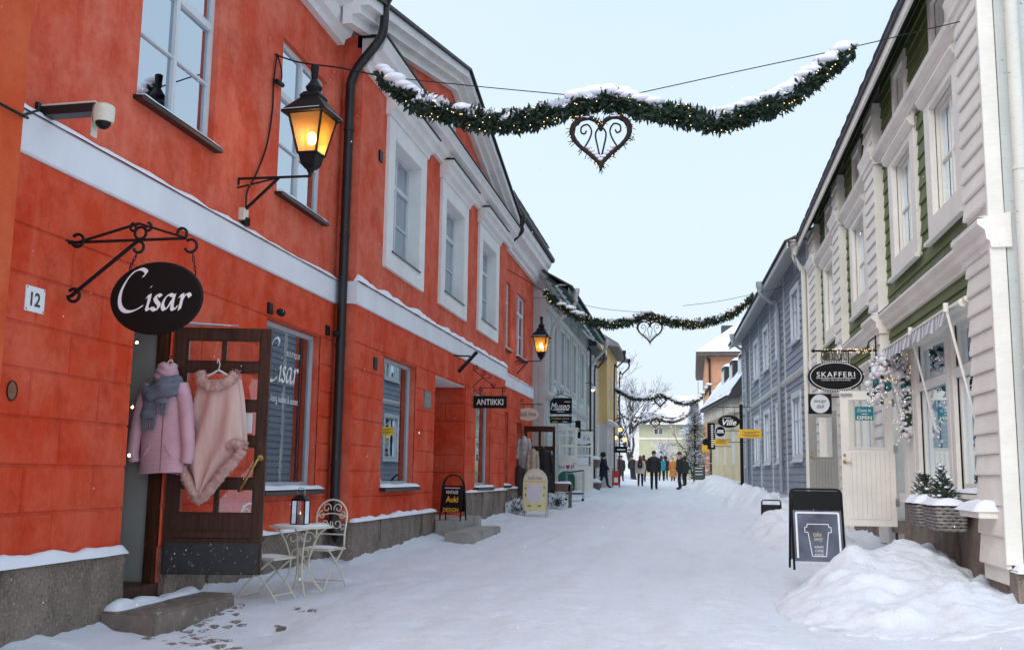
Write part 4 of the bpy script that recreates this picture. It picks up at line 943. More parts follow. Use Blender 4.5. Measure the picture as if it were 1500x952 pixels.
SHs = thing('salmon_house', 'salmon plastered house with snow-covered hipped roof behind the conifer', 'building', (4, 78, 0))
def rectwall(x0, x1, y0, y1, z0, z1, m, parent, name='wall'):
    MB().box(WO, x0, x1, z0, z1, y0, y1).build(name, m, parent)
rectwall(.95, 10, 74, 92, .5, 10.0, SALMON, SHs)
for k in range(3): window(FACE(0, 73.98), SHs, 1.35+k*1.9, 2.25+k*1.9, 5.9, 7.6, .03, .1, 2, [(6.9, .05)], mats=WINFR)
mb = MB(); mb.add([(.35, 73.3, 10.0), (10.6, 73.3, 10.0), (10.6, 92.6, 10.0), (.35, 92.6, 10.0), (.35, 73.3, 10.25), (10.6, 73.3, 10.25), (10.6, 92.6, 10.25), (.35, 92.6, 10.25)], [(0,1,2,3), (0,1,5,4), (3,0,4,7)]); mb.build('eaves', mat('brown_eave', (.12, .09, .08), .7, .2, 2, .1, 20), SHs)
mb = MB(); mb.add([(.3, 73.2, 10.26), (10.7, 73.2, 10.26), (10.7, 92.7, 10.26), (.3, 92.7, 10.26), (4.2, 78.5, 13.6), (7.0, 78.5, 13.6), (7.0, 88, 13.6), (4.2, 88, 13.6)], [(0,1,5,4), (1,2,6,5), (2,3,7,6), (3,0,4,7), (4,5,6,7)]); rf = mb.build('roof', SNOW, SHs)
MB().hexa([(2.3, 80, 11.2), (3.6, 80, 11.2), (3.6, 81.4, 11.2), (2.3, 81.4, 11.2), (2.3, 80, 13.1), (3.6, 80, 13.1), (3.6, 81.4, 13.1), (2.3, 81.4, 13.1)]).build('chimney', ROOFDK, rf)
downpipe(SHs, bez([(1.1, 73.7, 9.9), (1.2, 73.85, 9.6), (1.25, 73.9, 9.2), (1.25, 73.9, 1.4)], 4), .07, DPIPE, [])
# far closing building
FBd = thing('far_building', 'pale yellow-green house with snowy roof closing the street', 'building', (-1, 98, 1.4))
rectwall(-5.2, 4.5, 98, 108, 1, 6.4, PALEYEL, FBd)
MB().box(FACE(0, 98), -5.25, 4.5, 4.9, 5.1, 0, .06).build('string_course', WHITEWD2, FBd); MB().box(FACE(0, 98), -5.25, -4.95, 1, 6.4, 0, .05).build('corner_board', WHITEWD2, FBd)
for x in (-3.6, -1.2, 1.2): window(FACE(0, 97.98), FBd, x, x+.9, 5.35, 6.1, .03, .08, 2, [], mats=WINFR)
mb = MB(); mb.add([(-6, 97.2, 6.3), (5.2, 97.2, 6.3), (5.2, 108, 6.3), (-6, 108, 6.3), (-4.4, 102.5, 9.4), (5.2, 102.5, 9.4)], [(0,1,5,4), (2,3,4,5), (3,0,4)]); mb.build('roof', SNOW, FBd)
MB().tube([(.6, 101, 9), (.6, 101, 11.6)], .022, 5).build('antenna', BLACK, FBd)
for k, z in enumerate((12.2, 12.8)): MB().tube([(.3, 101, z-1.2), (.9, 101, z-1.2)], .014, 4).build('antenna_bar', BLACK, FBd)
# low snowy slope and hedge line far behind
def farh(x, y): return zg(y)+1.2*sstep(110, 190, y)*(1+.8*NZ.noise(Vector((x*.02, y*.02, 2))))
grid_mesh([-260+20*i for i in range(27)], [112, 130, 150, 175, 210], farh).build('far_hill', SNOW, smooth=True, kind='structure')

# ------------------------------------------------------------------ steps
def block(name, label, cat, x0, x1, y0, y1, z0, z1, m, group=None, amp=.012, part='slab'):
    t = thing(name, label, cat, ((x0+x1)/2, (y0+y1)/2, z0), group)
    nx, ny = 14, 18; mb = MB()
    def q(a, b, c): return Vector((a, b, c))+amp*Vector((NZ.noise(Vector((a*5, b*5, c*5))), NZ.noise(Vector((a*5+9, b*5, c*5))), NZ.noise(Vector((a*5, b*5+7, c*5)))*.6))
    bm = bmesh.new(); bmesh.ops.create_cube(bm, size=1)
    bmesh.ops.scale(bm, vec=(x1-x0, y1-y0, z1-z0), verts=bm.verts); bmesh.ops.translate(bm, vec=((x0+x1)/2, (y0+y1)/2, (z0+z1)/2), verts=bm.verts)
    bmesh.ops.bevel(bm, geom=bm.edges[:], offset=.022, segments=2, affect='EDGES'); bmesh.ops.subdivide_edges(bm, edges=[e for e in bm.edges if e.calc_length() > .15], cuts=9, use_grid_fill=True)
    mb.v = [q(*v.co) for v in bm.verts]; bm.verts.index_update(); mb.f = [[v.index for v in f.verts] for f in bm.faces]; mb.mi = [0]*len(mb.f); bm.free()
    mb.build(part, m, t, smooth=True, auto=50)
    return t
st1 = block('door_step', 'long rough granite block step below the open brown door', 'step', -5.02, -4.5, 8.28, 9.86, -.1, .29, FROST)
MB().snow(Fr(-5.02, 0), 8.3, 9.84, .0, .16, .285, .05, sd=31, step=.05, rough=1.2).build('snow_cap', SNOW, st1, smooth=True)
block('entrance_step', 'upper concrete step of the bay entrance under the black sign board', 'step', -4.69, -4.37, 18.65, 21.4, .0, .63, CONCRETE, amp=.004)
block('entrance_step', 'lower concrete step reaching into the street at the bay entrance', 'step', -4.37, -3.87, 18.1, 20.9, .0, .45, CONCRETE, amp=.004)
MB().box(FB, 18.82, 21.48, .4, .63, -1.29, -.11).build('recess_floor', CONCRETE, RB)
# ------------------------------------------------------------------ lanterns
def lantern(y, x0, cx, zarm, label, sc=1.0, rot=rad(-5), lit=70):
    t = thing('wall_lantern', label, 'lantern', (x0, y, zarm), 'lit street lanterns on wall brackets'); c = Vector((cx, y, zarm+.08))
    mb = MB(); mb.beam((x0, y, zarm), (cx, y, zarm), .03, .022); mb.tube(bez([(cx-.02, y, zarm), (cx, y, zarm+.02), (cx, y, zarm+.1)], 4), .018, 6)
    mb.tube([(x0+.01, y, zarm+.005), (x0+.01, y, zarm-.07)], .014, 6)
    a = mb.build('bracket_arm', BLACK, t)
    MB().beam((x0+.02, y+.12, zarm-.36), (cx-.38, y, zarm-.01), .03, .022).build('brace', BLACK, t); MB().beam((x0+.02, y-.05, zarm-.12), (cx-.42, y, zarm-.012), .02, .016).build('brace', BLACK, t)
    def sq(r, z): return [c+Vector((r*math.cos(rot+math.pi/4+k*math.pi/2), r*math.sin(rot+math.pi/4+k*math.pi/2), z)) for k in range(4)]
    def fr4(mb, r0, z0, r1, z1):
        A, B_ = sq(r0, z0), sq(r1, z1); mb.add(A+B_, [(k, (k+1) % 4, 4+(k+1) % 4, 4+k) for k in range(4)]+[(3,2,1,0), (4,5,6,7)])
    mb = MB(); fr4(mb, .07, .0, .12, .05); fr4(mb, .12, .05, .155, .17); mb.lathe(c, [(.03, -.04), (.05, 0)], 8); mb.build('lamp_base', BLACK, t)
    z0, z1, r0, r1 = .17, .62, .16, .285
    A, B_ = sq(r0, z0), sq(r1, z1)
    for k in range(4): MB().beam(A[k], B_[k], .022, .022).build('corner_bar', BLACK, t)
    mb = MB(); mb3 = MB()
    for k in range(4): mb.beam(A[k], A[(k+1) % 4], .018, .02); mb3.beam(B_[k], B_[(k+1) % 4], .02, .03)
    mb.build('lower_rim', BLACK, t); mb3.build('upper_rim', BLACK, t)
    for k in range(4):
        q0, q1, q2, q3 = A[k], A[(k+1) % 4], B_[(k+1) % 4], B_[k]; s = .985; ce = (q0+q1+q2+q3)/4
        MB().add([c+(p-c)*1 if False else ce+(p-ce)*s for p in (q0, q1, q2, q3)], [(0,1,2,3)]).build('pane', LAMPGLASS, t)
    mb = MB(); fr4(mb, .375, .61, .375, .635); fr4(mb, .375, .635, .16, .82); fr4(mb, .16, .82, .17, .85); fr4(mb, .17, .85, .12, .90)
    mb.lathe(c, [(.07, .90), (.10, .96), (.06, 1.02), (.035, 1.06), (.04, 1.10), (.05, 1.22), (.035, 1.23)], 10); mb.build('cap', BLACK, t)
    mb = MB(); vs = []
    for i in range(9):
        for j in range(9):
            u, v = (i/4-1), (j/4-1); m_ = max(abs(u), abs(v)); ca, sa = math.cos(rot), math.sin(rot); rr = .262
            x_, y_ = (u*ca-v*sa)*rr, (u*sa+v*ca)*rr; zb = .64+(.19*(1-m_)); vs.append(c+Vector((x_, y_, zb+.035*(1-m_**4)*(m_ > .35))))
    mb.add(vs, [(i*9+j, (i+1)*9+j, (i+1)*9+j+1, i*9+j+1) for i in range(8) for j in range(8) if max(abs(i/4-.875), abs(j/4-.875)) > .4]).build('snow_cap', SNOW, t, smooth=True)
    mb = MB(); mb.lathe(c, [(.03, .17), (.03, .26)], 8); mb.build('socket', CREAMPT, t)
    MB().ball(c+Vector((0, 0, .36)), (.05, .05, .075), 10, 8).build('bulb', BULB, t, smooth=True)
    L = bpy.data.lights.new('lamp_light', 'POINT'); L.energy = lit*.10; L.color = (1, .62, .25); L.shadow_soft_size = .06
    lo = bpy.data.objects.new('lamp_light', L); COL.objects.link(lo); lo.parent = t; lo.location = c+Vector((0, 0, .36))-LOC[t]
    return t
L1 = lantern(10.66, -5.1, -4.23, 4.80, 'lit black street lantern beside the upper window of the near red wall')
lantern(29.5, -5.1, -4.34, 4.78, 'lit black street lantern at the far end of the red building')
bx_ = thing('junction_box', 'small white junction box on the band under the near lantern', 'box', FL.pt(10.78, 4.4, 0)); MB().slab(FL, 10.72, 10.84, 4.34, 4.48, 0, .07, .01).build('housing', CREAMPT, bx_); MB().lathe(FL.pt(10.80, 4.28, .06), [(.05, 0), (.05, .09)], 8).build('gland', BLACK, bx_)
cb = thing('cable', 'thin black cable running down the red wall to the near lantern', 'cable', FL.pt(11.5, 6.6, 0))
MB().tube(bez([FL.pt(11.50, 6.66, .03), FL.pt(11.46, 6.3, .02), FL.pt(11.46, 5.9, .02), FL.pt(11.34, 5.4, .02), FL.pt(11.05, 4.95, .03), FL.pt(10.85, 4.7, .03), FL.pt(10.82, 4.48, .04)], 6), .011, 5).build('cord', BLACK, cb)
MB().tube(bez([FL.pt(11.50, 6.66, .03), FL.pt(11.66, 6.5, .03), FL.pt(11.64, 6.33, .03), FL.pt(11.5, 6.28, .03)], 6), .010, 5).build('loop', BLACK, cb); MB().lathe(FL.pt(11.47, 6.29, .05), [(.03, 0), (.035, .02), (.03, .2)], 8, axis=(0, 1, .1)).build('plug', BLACK, cb)
# ------------------------------------------------------------------ security camera
ca = thing('security_camera', 'white dome security camera on a dark arm above the white band', 'camera', FL.pt(7.1, 4.25, 0))
MB().slab(FL, 7.0, 7.22, 4.10, 4.36, 0, .035, .006).build('wall_plate', DPIPE, ca)
mb = MB(); mb.beam((-5.07, 7.1, 4.30), (-4.62, 7.1, 4.31), .12, .075); mb.build('arm', DPIPE, ca)
MB().beam((-5.07, 7.1, 4.342), (-4.6, 7.1, 4.352), .14, .012).build('arm_cover', CREAMPT, ca)
mb = MB(); mb.lathe((-4.56, 7.1, 4.20), [(.075, 0), (.082, .03), (.085, .08), (.08, .13), (.05, .15)], 16); mb.build('body', CREAMPT, ca, smooth=True, auto=40)
MB().ball((-4.56, 7.1, 4.20), (.06, .06, .055), 12, 8).build('dome', BLACK, ca, smooth=True)
mb = MB(); mb.add([(-4.56+.088*math.cos(t), 7.1+.088*math.sin(t), z) for z in (4.09, 4.32) for t in [2.6+.16*k for k in range(10)]], [(k, k+1, 11+k, 10+k) for k in range(9)]); mb.build('sun_shade', CREAMPT, ca, smooth=True)
MB().tube(bez([FL.pt(5.8, 4.02, .33), FL.pt(6.45, 4.03, .32), FL.pt(6.75, 4.16, .10), FL.pt(7.02, 4.30, .04)], 6), .012, 5).build('cord', BLACK, ca)
# ------------------------------------------------------------------ the oval shop sign with its iron bracket
def pen(fr, ou, ov, sc, strokes, w, m, parent, nib=.2, ang=38, name='lettering'):
    mb = MB(); na = Vector((math.cos(rad(ang)), math.sin(rad(ang))))*nib/2; k = 0
    for s in strokes:
        p = bez([(a, b) for a, b in s], 7); nb = na
        for a, b in zip(p, p[1:]):
            k += 1; e = w+k*.00002
            q = [a-nb, b-nb, b+nb, a+nb]; mb.add([fr.pt(ou+c.x*sc, ov+c.y*sc, e) for c in q], [(0,1,2,3)])
            th = Vector((-(b-a).y, (b-a).x)); th = th.normalized()*nib*.13 if th.length > 1e-6 else th; k += 1; e = w+k*.00002
            mb.add([fr.pt(ou+c.x*sc, ov+c.y*sc, e) for c in (a-th, b-th, b+th, a+th)], [(0,1,2,3)])
    return mb.build(name, m, parent)
CISAR = [[(1.62, 2.2), (1.85, 2.5), (1.5, 2.72), (.95, 2.5), (.45, 1.9), (.12, 1.1), (.15, .35), (.55, -.05), (1.15, -.02), (1.75, .3)],
         [(2.0, .8), (2.2, 1.0), (2.15, .55), (2.05, .15), (2.15, .02), (2.4, .2)], [(2.25, 1.5), (2.3, 1.55)],
         [(3.0, .88), (2.8, 1.0), (2.6, .85), (2.68, .6), (2.88, .35), (2.82, .08), (2.6, .0), (2.4, .15)],
         [(3.85, .9), (3.6, 1.0), (3.3, .75), (3.15, .3), (3.3, .02), (3.55, .2), (3.8, .65)], [(3.95, 1.0), (3.85, .5), (3.83, .1), (4.0, .02), (4.2, .25)],
         [(4.3, .8), (4.5, 1.0), (4.47, .6), (4.35, .0)], [(4.45, .5), (4.65, .88), (4.9, 1.02), (5.05, .82)]]
SY = 7.55; FS = FACE(0, SY)
cs = thing('oval_sign', 'black oval sign lettered Cisar hanging from a wrought-iron bracket', 'sign', (-5.1, SY, 3.4))
mb = MB(); el = ellipse2(-4.26, 2.865, .39, .283, 48); mb.prism(FS, el, -.016, .016); mb.build('board', SIGNBLK, cs)
MB().tube([FS.pt(u, v, 0) for u, v in el], .018, 6, closed=True).build('rim', SIGNBLK, cs, smooth=True)
pen(FS, -4.585, 2.765, .125, CISAR, .0175, SIGNWHT, cs, nib=.3)
mb = MB()
mb.beam((-5.08, SY, 3.345), (-4.03, SY, 3.355), .016, .022); mb.beam((-4.98, SY, 3.35), (-4.46, SY, 3.49), .014, .02); mb.beam((-4.46, SY, 3.49), (-4.06, SY, 3.365), .014, .018); mb.beam((-5.03, SY, 2.89), (-4.44, SY, 3.36), .02, .026)
mb.build('bracket', BLACK, cs)
for cu, cv, r0, r1, a0, a1 in ((-4.44, 3.41, .05, .05, 0, 360), (-4.50, 3.455, .04, .015, 90, 420), (-4.38, 3.455, .04, .015, 90, -240), (-4.45, 3.29, .05, .04, 100, -170), (-4.08, 3.40, .055, .03, -60, 190), (-3.99, 3.29, .055, .05, 130, -160)):
    MB().tube(spiral(FS, cu, cv, r0, r1, a0, a1), .012, 6).build('scroll', BLACK, cs, smooth=True)
for v in (3.35, 2.89): MB().tube(spiral(FS, -5.0, v+.01, .05, .055, 180, 500), .014, 6).build('scroll', BLACK, cs, smooth=True); MB().box(FL, SY-.02, SY+.14, v-.02, v+.02, 0, .015).build('wall_plate', BLACK, cs)
for u0, v0, u1, v1 in ((-4.46, 3.24, -4.52, 3.10), (-3.97, 3.23, -3.93, 3.05)):
    for k in range(5):
        f = (k+.5)/5; cu, cv = u0+(u1-u0)*f, v0+(v1-v0)*f
        MB().tube([FS.pt(cu+(.009*math.cos(t) if k % 2 else .002*math.cos(t)), cv+.022*math.sin(t), (.002*math.cos(t) if k % 2 else .009*math.cos(t))) for t in [2*math.pi*j/10 for j in range(10)]], .004, 5, closed=True).build('chain_link', BLACK, cs)
# number plate and little oval shield
npl = thing('number_plate', 'white house number plate reading 12 on the near red wall', 'plate', FL.pt(7.16, 2.8, .018))
MB().slab(FL, 7.045, 7.285, 2.70, 2.90, .018, .028, .003).build('plate', SIGNWHT, npl); text('12', FL, 7.165, 2.80, .029, .11, DARKTEXT, npl, bold=.02)
for u in (7.06, 7.27):
    for v in (2.715, 2.885): MB().lathe(FL.pt(u, v, .028), [(.007, 0), (.005, .004)], 6, axis=FL.n).build('screw', BLACK, npl)
ov_ = thing('oval_shield', 'tiny rusty oval metal shield low on the near red wall', 'plate', FL.pt(6.97, 2.06, .018))
MB().prism(FL, ellipse2(6.98, 2.07, .06, .075, 20), .018, .026).build('shield', mat('rusty_metal', (.25, .10, .05), .6, .3, 20, .3, 60), ov_)
MB().tube(ring(FL, 6.98, 2.07, .058, .073, .027, 20), .005, 5, closed=True).build('rim', BLACK, ov_)
# boutique lettering on the shop window glass
pen(FL, 11.92, 2.63, .20, CISAR, -.09, SIGNWHT, SW1, nib=.26); text('BOUTIQUE', FL, 12.75, 3.0, -.085, .075, SIGNWHT, SW1, width=.46); text('laukut, korut, vaatteet & asusteet', FL, 12.4, 2.40, -.085, .10, SIGNWHT, SW1, width=1.15)
# ------------------------------------------------------------------ plaque, iron bar, ANTIIKKI sign, oval cream sign
pq = thing('bronze_plaque', 'grey metal plaque on the bay wall beside the deep entrance', 'plaque', FB.pt(18.2, 2.8, .02)); MB().slab(FB, 17.96, 18.45, 2.66, 2.98, .018, .035, .006).build('plate', mat('plaque_metal', (.24, .22, .20), .45, .3, 20, .3, 50, metal=.6), pq)
MB().box(FB, 18.0, 18.41, 2.70, 2.94, .035, .037).build('inset', mat('plaque_inset', (.30, .28, .25), .5, .5, 40, .4, 70, metal=.5), pq)
ib = thing('iron_flag_holder', 'slanted black iron flag holder under the band of the bay', 'holder', FB.pt(20.4, 3.8, 0)); MB().beam(FB.pt(20.3, 3.55, .12), FB.pt(20.6, 3.98, .42), .06, .06).build('tube', BLACK, ib); MB().beam(FB.pt(20.3, 3.88, 0), FB.pt(20.45, 3.88, .32), .03, .03).build('stay', BLACK, ib)
AY = 22.2; FA = FACE(0, AY)
an = thing('antiikki_sign', 'black rectangular sign reading ANTIIKKI hanging from iron scrollwork', 'sign', (-4.8, AY, 3.4))
mb = MB(); mb.slab(FA, -4.77, -4.02, 2.93, 3.20, -.02, .02, .01); mb.build('board', SIGNBLK, an); text('ANTIIKKI', FA, -4.395, 3.065, .021, .13, SIGNWHT, an, width=.60, bold=.012)
mb = MB(); mb.beam((-4.80, AY, 3.80), (-4.30, AY, 3.40), .02, .018); mb.beam((-4.8, AY, 3.40), (-4.55, AY, 3.62), .018, .016); mb.beam((-4.60, AY, 3.38), (-4.05, AY, 3.38), .018, .016); mb.tube([(-4.62, AY, 3.38), (-4.62, AY, 3.2)], .008, 5); mb.tube([(-4.12, AY, 3.38), (-4.12, AY, 3.2)], .008, 5); mb.build('bracket', BLACK, an)
for cu, cv, a0, a1 in ((-4.74, 3.83, -40, 400), (-4.55, 3.72, 200, 560), (-4.44, 3.64, 20, -340), (-4.32, 3.44, 120, 480), (-4.6, 3.34, 90, 450), (-4.1, 3.34, 90, -270), (-4.76, 3.34, 60, 420)): MB().tube(spiral(FA, cu, cv, .06, .015, a0, a1), .010, 5).build('scroll', BLACK, an)
VY = 30.4; FV = FACE(0, VY)
vs_ = thing('vanilla_sign', 'cream oval sign lettered Vanilla Home on a black arm', 'sign', (-5.1, VY, 3.5))
MB().prism(FV, ellipse2(-4.86, 3.28, .33, .19, 36), -.015, .015).build('board', CREAMSIGN, vs_); text('Vanilla Home', FV, -4.86, 3.29, .016, .14, DARKTEXT, vs_, width=.52, shear=.35)
mb = MB(); mb.beam((-5.1, VY, 3.58), (-4.42, VY, 3.58), .02, .022); mb.beam((-5.09, VY, 3.75), (-5.09, VY, 3.45), .02, .02); mb.tube([(-5.0, VY, 3.58), (-5.0, VY, 3.44)], .008, 5); mb.tube([(-4.7, VY, 3.58), (-4.7, VY, 3.44)], .008, 5); mb.build('bracket', BLACK, vs_); MB().tube(spiral(FV, -5.04, 3.68, .06, .02, 0, 400), .01, 5).build('scroll', BLACK, vs_)
# museum sign with crown
FMu = FACE(0, 34.0)
ms = thing('museo_sign', 'black two-tier sign lettered Museo with a small crown on top', 'sign', (-4.7, 34, 3.5))
MB().slab(FMu, -4.72, -3.95, 3.5, 4.04, -.03, .02, .008).build('board', SIGNBLK, ms); MB().slab(FMu, -4.72, -3.95, 3.2, 3.43, -.03, .02, .008).build('lower_board', SIGNBLK, ms); MB().slab(FMu, -4.84, -4.75, 3.52, 4.02, -.03, .02, .008).build('side_board', SIGNBLK, ms)
text('Museo', FMu, -4.34, 3.76, .021, .24, SIGNWHT, ms, width=.64, shear=.3, bold=.01)
for v, u0, u1 in ((3.63, -4.6, -4.05), (3.57, -4.45, -4.2), (3.90, -4.2, -4.0)): MB().box(FMu, u0, u1, v, v+.018, .0205, .022).build('fine_print', SIGNWHT, ms)
text('Taidan Juva', FMu, -4.34, 3.35, .021, .10, mat('gold_letter', (.55, .45, .2), .5, .1, 5, 0), ms, width=.6, shear=.3); MB().box(FMu, -4.6, -4.42, 3.235, 3.255, .0205, .022).build('fine_print', YELSIGN, ms); MB().box(FMu, -4.25, -4.1, 3.235, 3.255, .0205, .022).build('fine_print', SIGNWHT, ms)
mb = MB(); mb.tube(bez([FMu.pt(-4.65, 4.06, 0), FMu.pt(-4.5, 4.12, 0), FMu.pt(-4.34, 4.16, 0), FMu.pt(-4.18, 4.12, 0), FMu.pt(-4.0, 4.06, 0)], 5), .012, 5)
for k in range(5): mb.tube([FMu.pt(-4.34+(k-2)*.035, 4.17, 0), FMu.pt(-4.34+(k-2)*.055, 4.27-abs(k-2)*.012, 0)], .012, 5); mb.ball(FMu.pt(-4.34+(k-2)*.055, 4.28-abs(k-2)*.012, 0), .018, 6, 5)
mb.build('crown', BLACK, ms); MB().tube([FMu.pt(-4.72, 4.05, 0), FMu.pt(-5.0, 4.05, 0)], .015, 5).build('arm', BLACK, ms)
# ------------------------------------------------------------------ A-boards
def aboard(name, label, cx, cy, z0, wd, ht, style, rot=0, tube_m=BLACK, panel_m=SIGNBLK, lean=.16):
    t = thing(name, label, 'sign board', (cx, cy, z0)); f = Fr(cx, cy, 90+rot, 1, z0); n_ = 10
    for s in (1, -1):
        W2 = wd/2
        def pp(u, v): return f.pt(u, v, s*(lean*(1-v/ht)+.008))
        if style == 'arch': path = [pp(-W2, 0), pp(-W2, ht-W2)]+[pp(-W2*math.cos(math.pi*k/n_), ht-W2+W2*math.sin(math.pi*k/n_)) for k in range(1, n_)]+[pp(W2, ht-W2), pp(W2, 0)]
        else: path = [pp(-W2, 0), pp(-W2, ht-.05), pp(-W2+.015, ht-.015), pp(-W2+.05, ht), pp(W2-.05, ht), pp(W2-.015, ht-.015), pp(W2, ht-.05), pp(W2, 0)]
        MB().tube(path, .014, 8).build('frame', tube_m, t, smooth=True)
        if style == 'arch': b0, b1 = (.16, ht-W2) if tube_m is BLACK else (.14, ht-W2); poly = [(-W2+.015, b0), (W2-.015, b0), (W2-.015, b1)]+([(W2*.93*math.cos(math.pi*k/n_), b1+W2*.93*math.sin(math.pi*k/n_)) for k in range(1, n_)] if tube_m is not BLACK else [])+[(-W2+.015, b1)]
        else: b0 = .10; poly = [(-W2+.015, b0), (W2-.015, b0), (W2-.015, ht-.10), (-W2+.015, ht-.10)]
        k = len(poly); mb = MB(); mb.add([pp(u, v)+f.n*.004 for u, v in poly]+[pp(u, v)-f.n*.004 for u, v in poly], [tuple(range(k)), tuple(range(2*k-1, k-1, -1))]+[(i, (i+1) % k, k+(i+1) % k, k+i) for i in range(k)]); mb.build('panel', panel_m, t)
    MB().beam(f.pt(-wd/2, .22, lean*.75), f.pt(-wd/2, .22, -lean*.75), .012, .012).build('stay', tube_m, t)
    # tilted frame for print on the front face
    th = math.atan2(lean, ht)
    class T:
        n = f.n; d = f.d
        @staticmethod
        def pt(u, v, w=0): return f.pt(u, v, lean*(1-v/ht)+.014+w)
    return t, T
ab, T = aboard('sign_board', 'black arched pavement board lettered Auki on the bay step', -4.45+.03, 18.95, .63, .40, .84, 'arch', rot=6)
text('VINTAGE', T, 0, .52, 0, .06, SIGNWHT, ab, width=.24, bold=.01); text('Auki', T, .01, .39, 0, .11, ORTEXT, ab, width=.24, bold=.02); text('DESIGN', T, 0, .20, 0, .07, ORTEXT, ab, width=.30, bold=.01); MB().box(T, -.15, .15, .585, .61, 0, .002).build('stripe', mat('pink_stripe', (.5, .25, .35), .6, .1, 5, 0), ab)
ab, T = aboard('sign_board', 'cream arched pavement board of the home shop standing in the snow', -4.03, 26.6, .42, .60, 1.22, 'arch', rot=0, tube_m=mat('ivory_tube', (.72, .70, .62), .4, .05, 5, 0), panel_m=YELPALE)
text('Vanilla Home', T, 0, .99, .001, .10, DARKTEXT, ab, width=.36, shear=.35); MB().box(T, -.19, .19, .38, .84, .001, .006).build('poster', mat('lilac_paper', (.66, .64, .72), .7, .04, 5, 0), ab)
MB().box(T, -.285, .285, .89, .905, .001, .004).build('stripe', mat('ochre', (.5, .4, .15), .6, .1, 4, 0), ab)
MB().prism(T, [(-.27, .91), (.27, .91)]+[(.27*math.cos(math.pi*k/10), .925+.26*math.sin(math.pi*k/10)) for k in range(11)], .0002, .0008).build('header', CREAMSIGN, ab)
for u, v in ((-.24, .55), (-.24, .72), (.24, .55), (.24, .75), (-.13, .28), (.13, .28)): MB().box(T, u-.015-.03*(v < .3), u+.015+.03*(v < .3), v-.03+.012*(v < .3), v+.03-.012*(v < .3), .001, .003).build('picture', mat('brown_print', (.22, .14, .07), .6, .4, 12, 0), ab)
ab, T = aboard('sign_board', 'black framed chalkboard with a white takeaway cup drawing, half behind snow heap', 1.47, 13.1, .42, .60, .95, 'square', rot=-4, panel_m=mat('chalk_blue', (.10, .115, .16), .7, .5, 3, .1, 12))
MB().box(T, -.285, .285, .70, .93, -.002, .004).build('header', SIGNBLK, ab)
mb = MB()
for a, b in (((-.25, .67), (.25, .67)), ((-.25, .67), (-.25, .14)), ((.25, .67), (.25, .14))): mb.beam(T.pt(*a), T.pt(*b), .022, .006, up=f_up if False else Vector((0, -1, 0)))
mb.build('white_border', SIGNWHT, ab)
cup = [(-.12, .44), (-.155, .44), (-.155, .50), (-.13, .50), (-.125, .535), (.125, .535), (.13, .50), (.155, .50), (.155, .44), (.12, .44), (.08, .16), (-.08, .16), (-.12, .44)]
mb = MB()
for a, b in zip(cup, cup[1:]): mb.tube([T.pt(*a, .002), T.pt(*b, .002)], .006, 4)
mb.build('cup_drawing', SIGNWHT, ab)
text('take', T, -.01, .42, .001, .055, mat('gold_chalk', (.6, .55, .4), .7, .1, 5, 0), ab, width=.10, shear=.35); text('away', T, .0, .35, .001, .055, MATS['gold_chalk'], ab, width=.11, shear=.35)
for v, s in ((.27, 'KAHVI'), (.225, 'COFFEE'), (.18, 'KAFFE')): text(s, T, 0, v, .001, .028, SIGNWHT, ab, width=.10)
ab, T = aboard('sign_board', 'small empty black board frame sticking out of the snow bank', 1.74, 24.2, .38, .42, .62, 'square', rot=0)
# ------------------------------------------------------------------ bistro set
def bistro_table(cx, cy, z0):
    t = thing('bistro_table', 'round cream iron bistro table with scrolled legs by the open door', 'table', (cx, cy, z0)); h = .72
    mb = MB(); mb.lathe((cx, cy, z0+h), [(.335, -.022), (.345, -.018), (.345, -.004), (.335, 0)], 40); mb.build('table_top', CREAMPT, t, smooth=True, auto=30)
    MB().lathe((cx, cy, z0+h), [(.31, .0), (.29, .012), (.12, .016), (.02, .016)], 24).build('snow_cap', SNOW, t, smooth=True)
    for k in range(4):
        a = rad(35+90*k); f = Fr(cx, cy, 0, 1, z0); d = Vector((math.cos(a), math.sin(a), 0)); Q = lambda r, z: Vector((cx, cy, z0))+d*r+Vector((0, 0, z))
        MB().tube(bez([Q(.29, h-.025), Q(.20, h-.10), Q(.12, h-.28), Q(.10, h-.42), Q(.14, .16), Q(.27, .0)], 6), .010, 6).build('leg', CREAMPT, t, smooth=True)
        for (cr, cz, r0, a0, a1) in ((.085, h-.13, .07, 0, 400), (.05, h-.30, .06, 180, -220), (.06, .24, .08, 90, 460)):
            MB().tube([Q(cr+(r0*(1-.7*j/16))*math.cos(rad(a0+(a1-a0)*j/16)), cz+(r0*(1-.7*j/16))*math.sin(rad(a0+(a1-a0)*j/16))) for j in range(17)], .006, 5).build('scroll', CREAMPT, t, smooth=True)
    return t
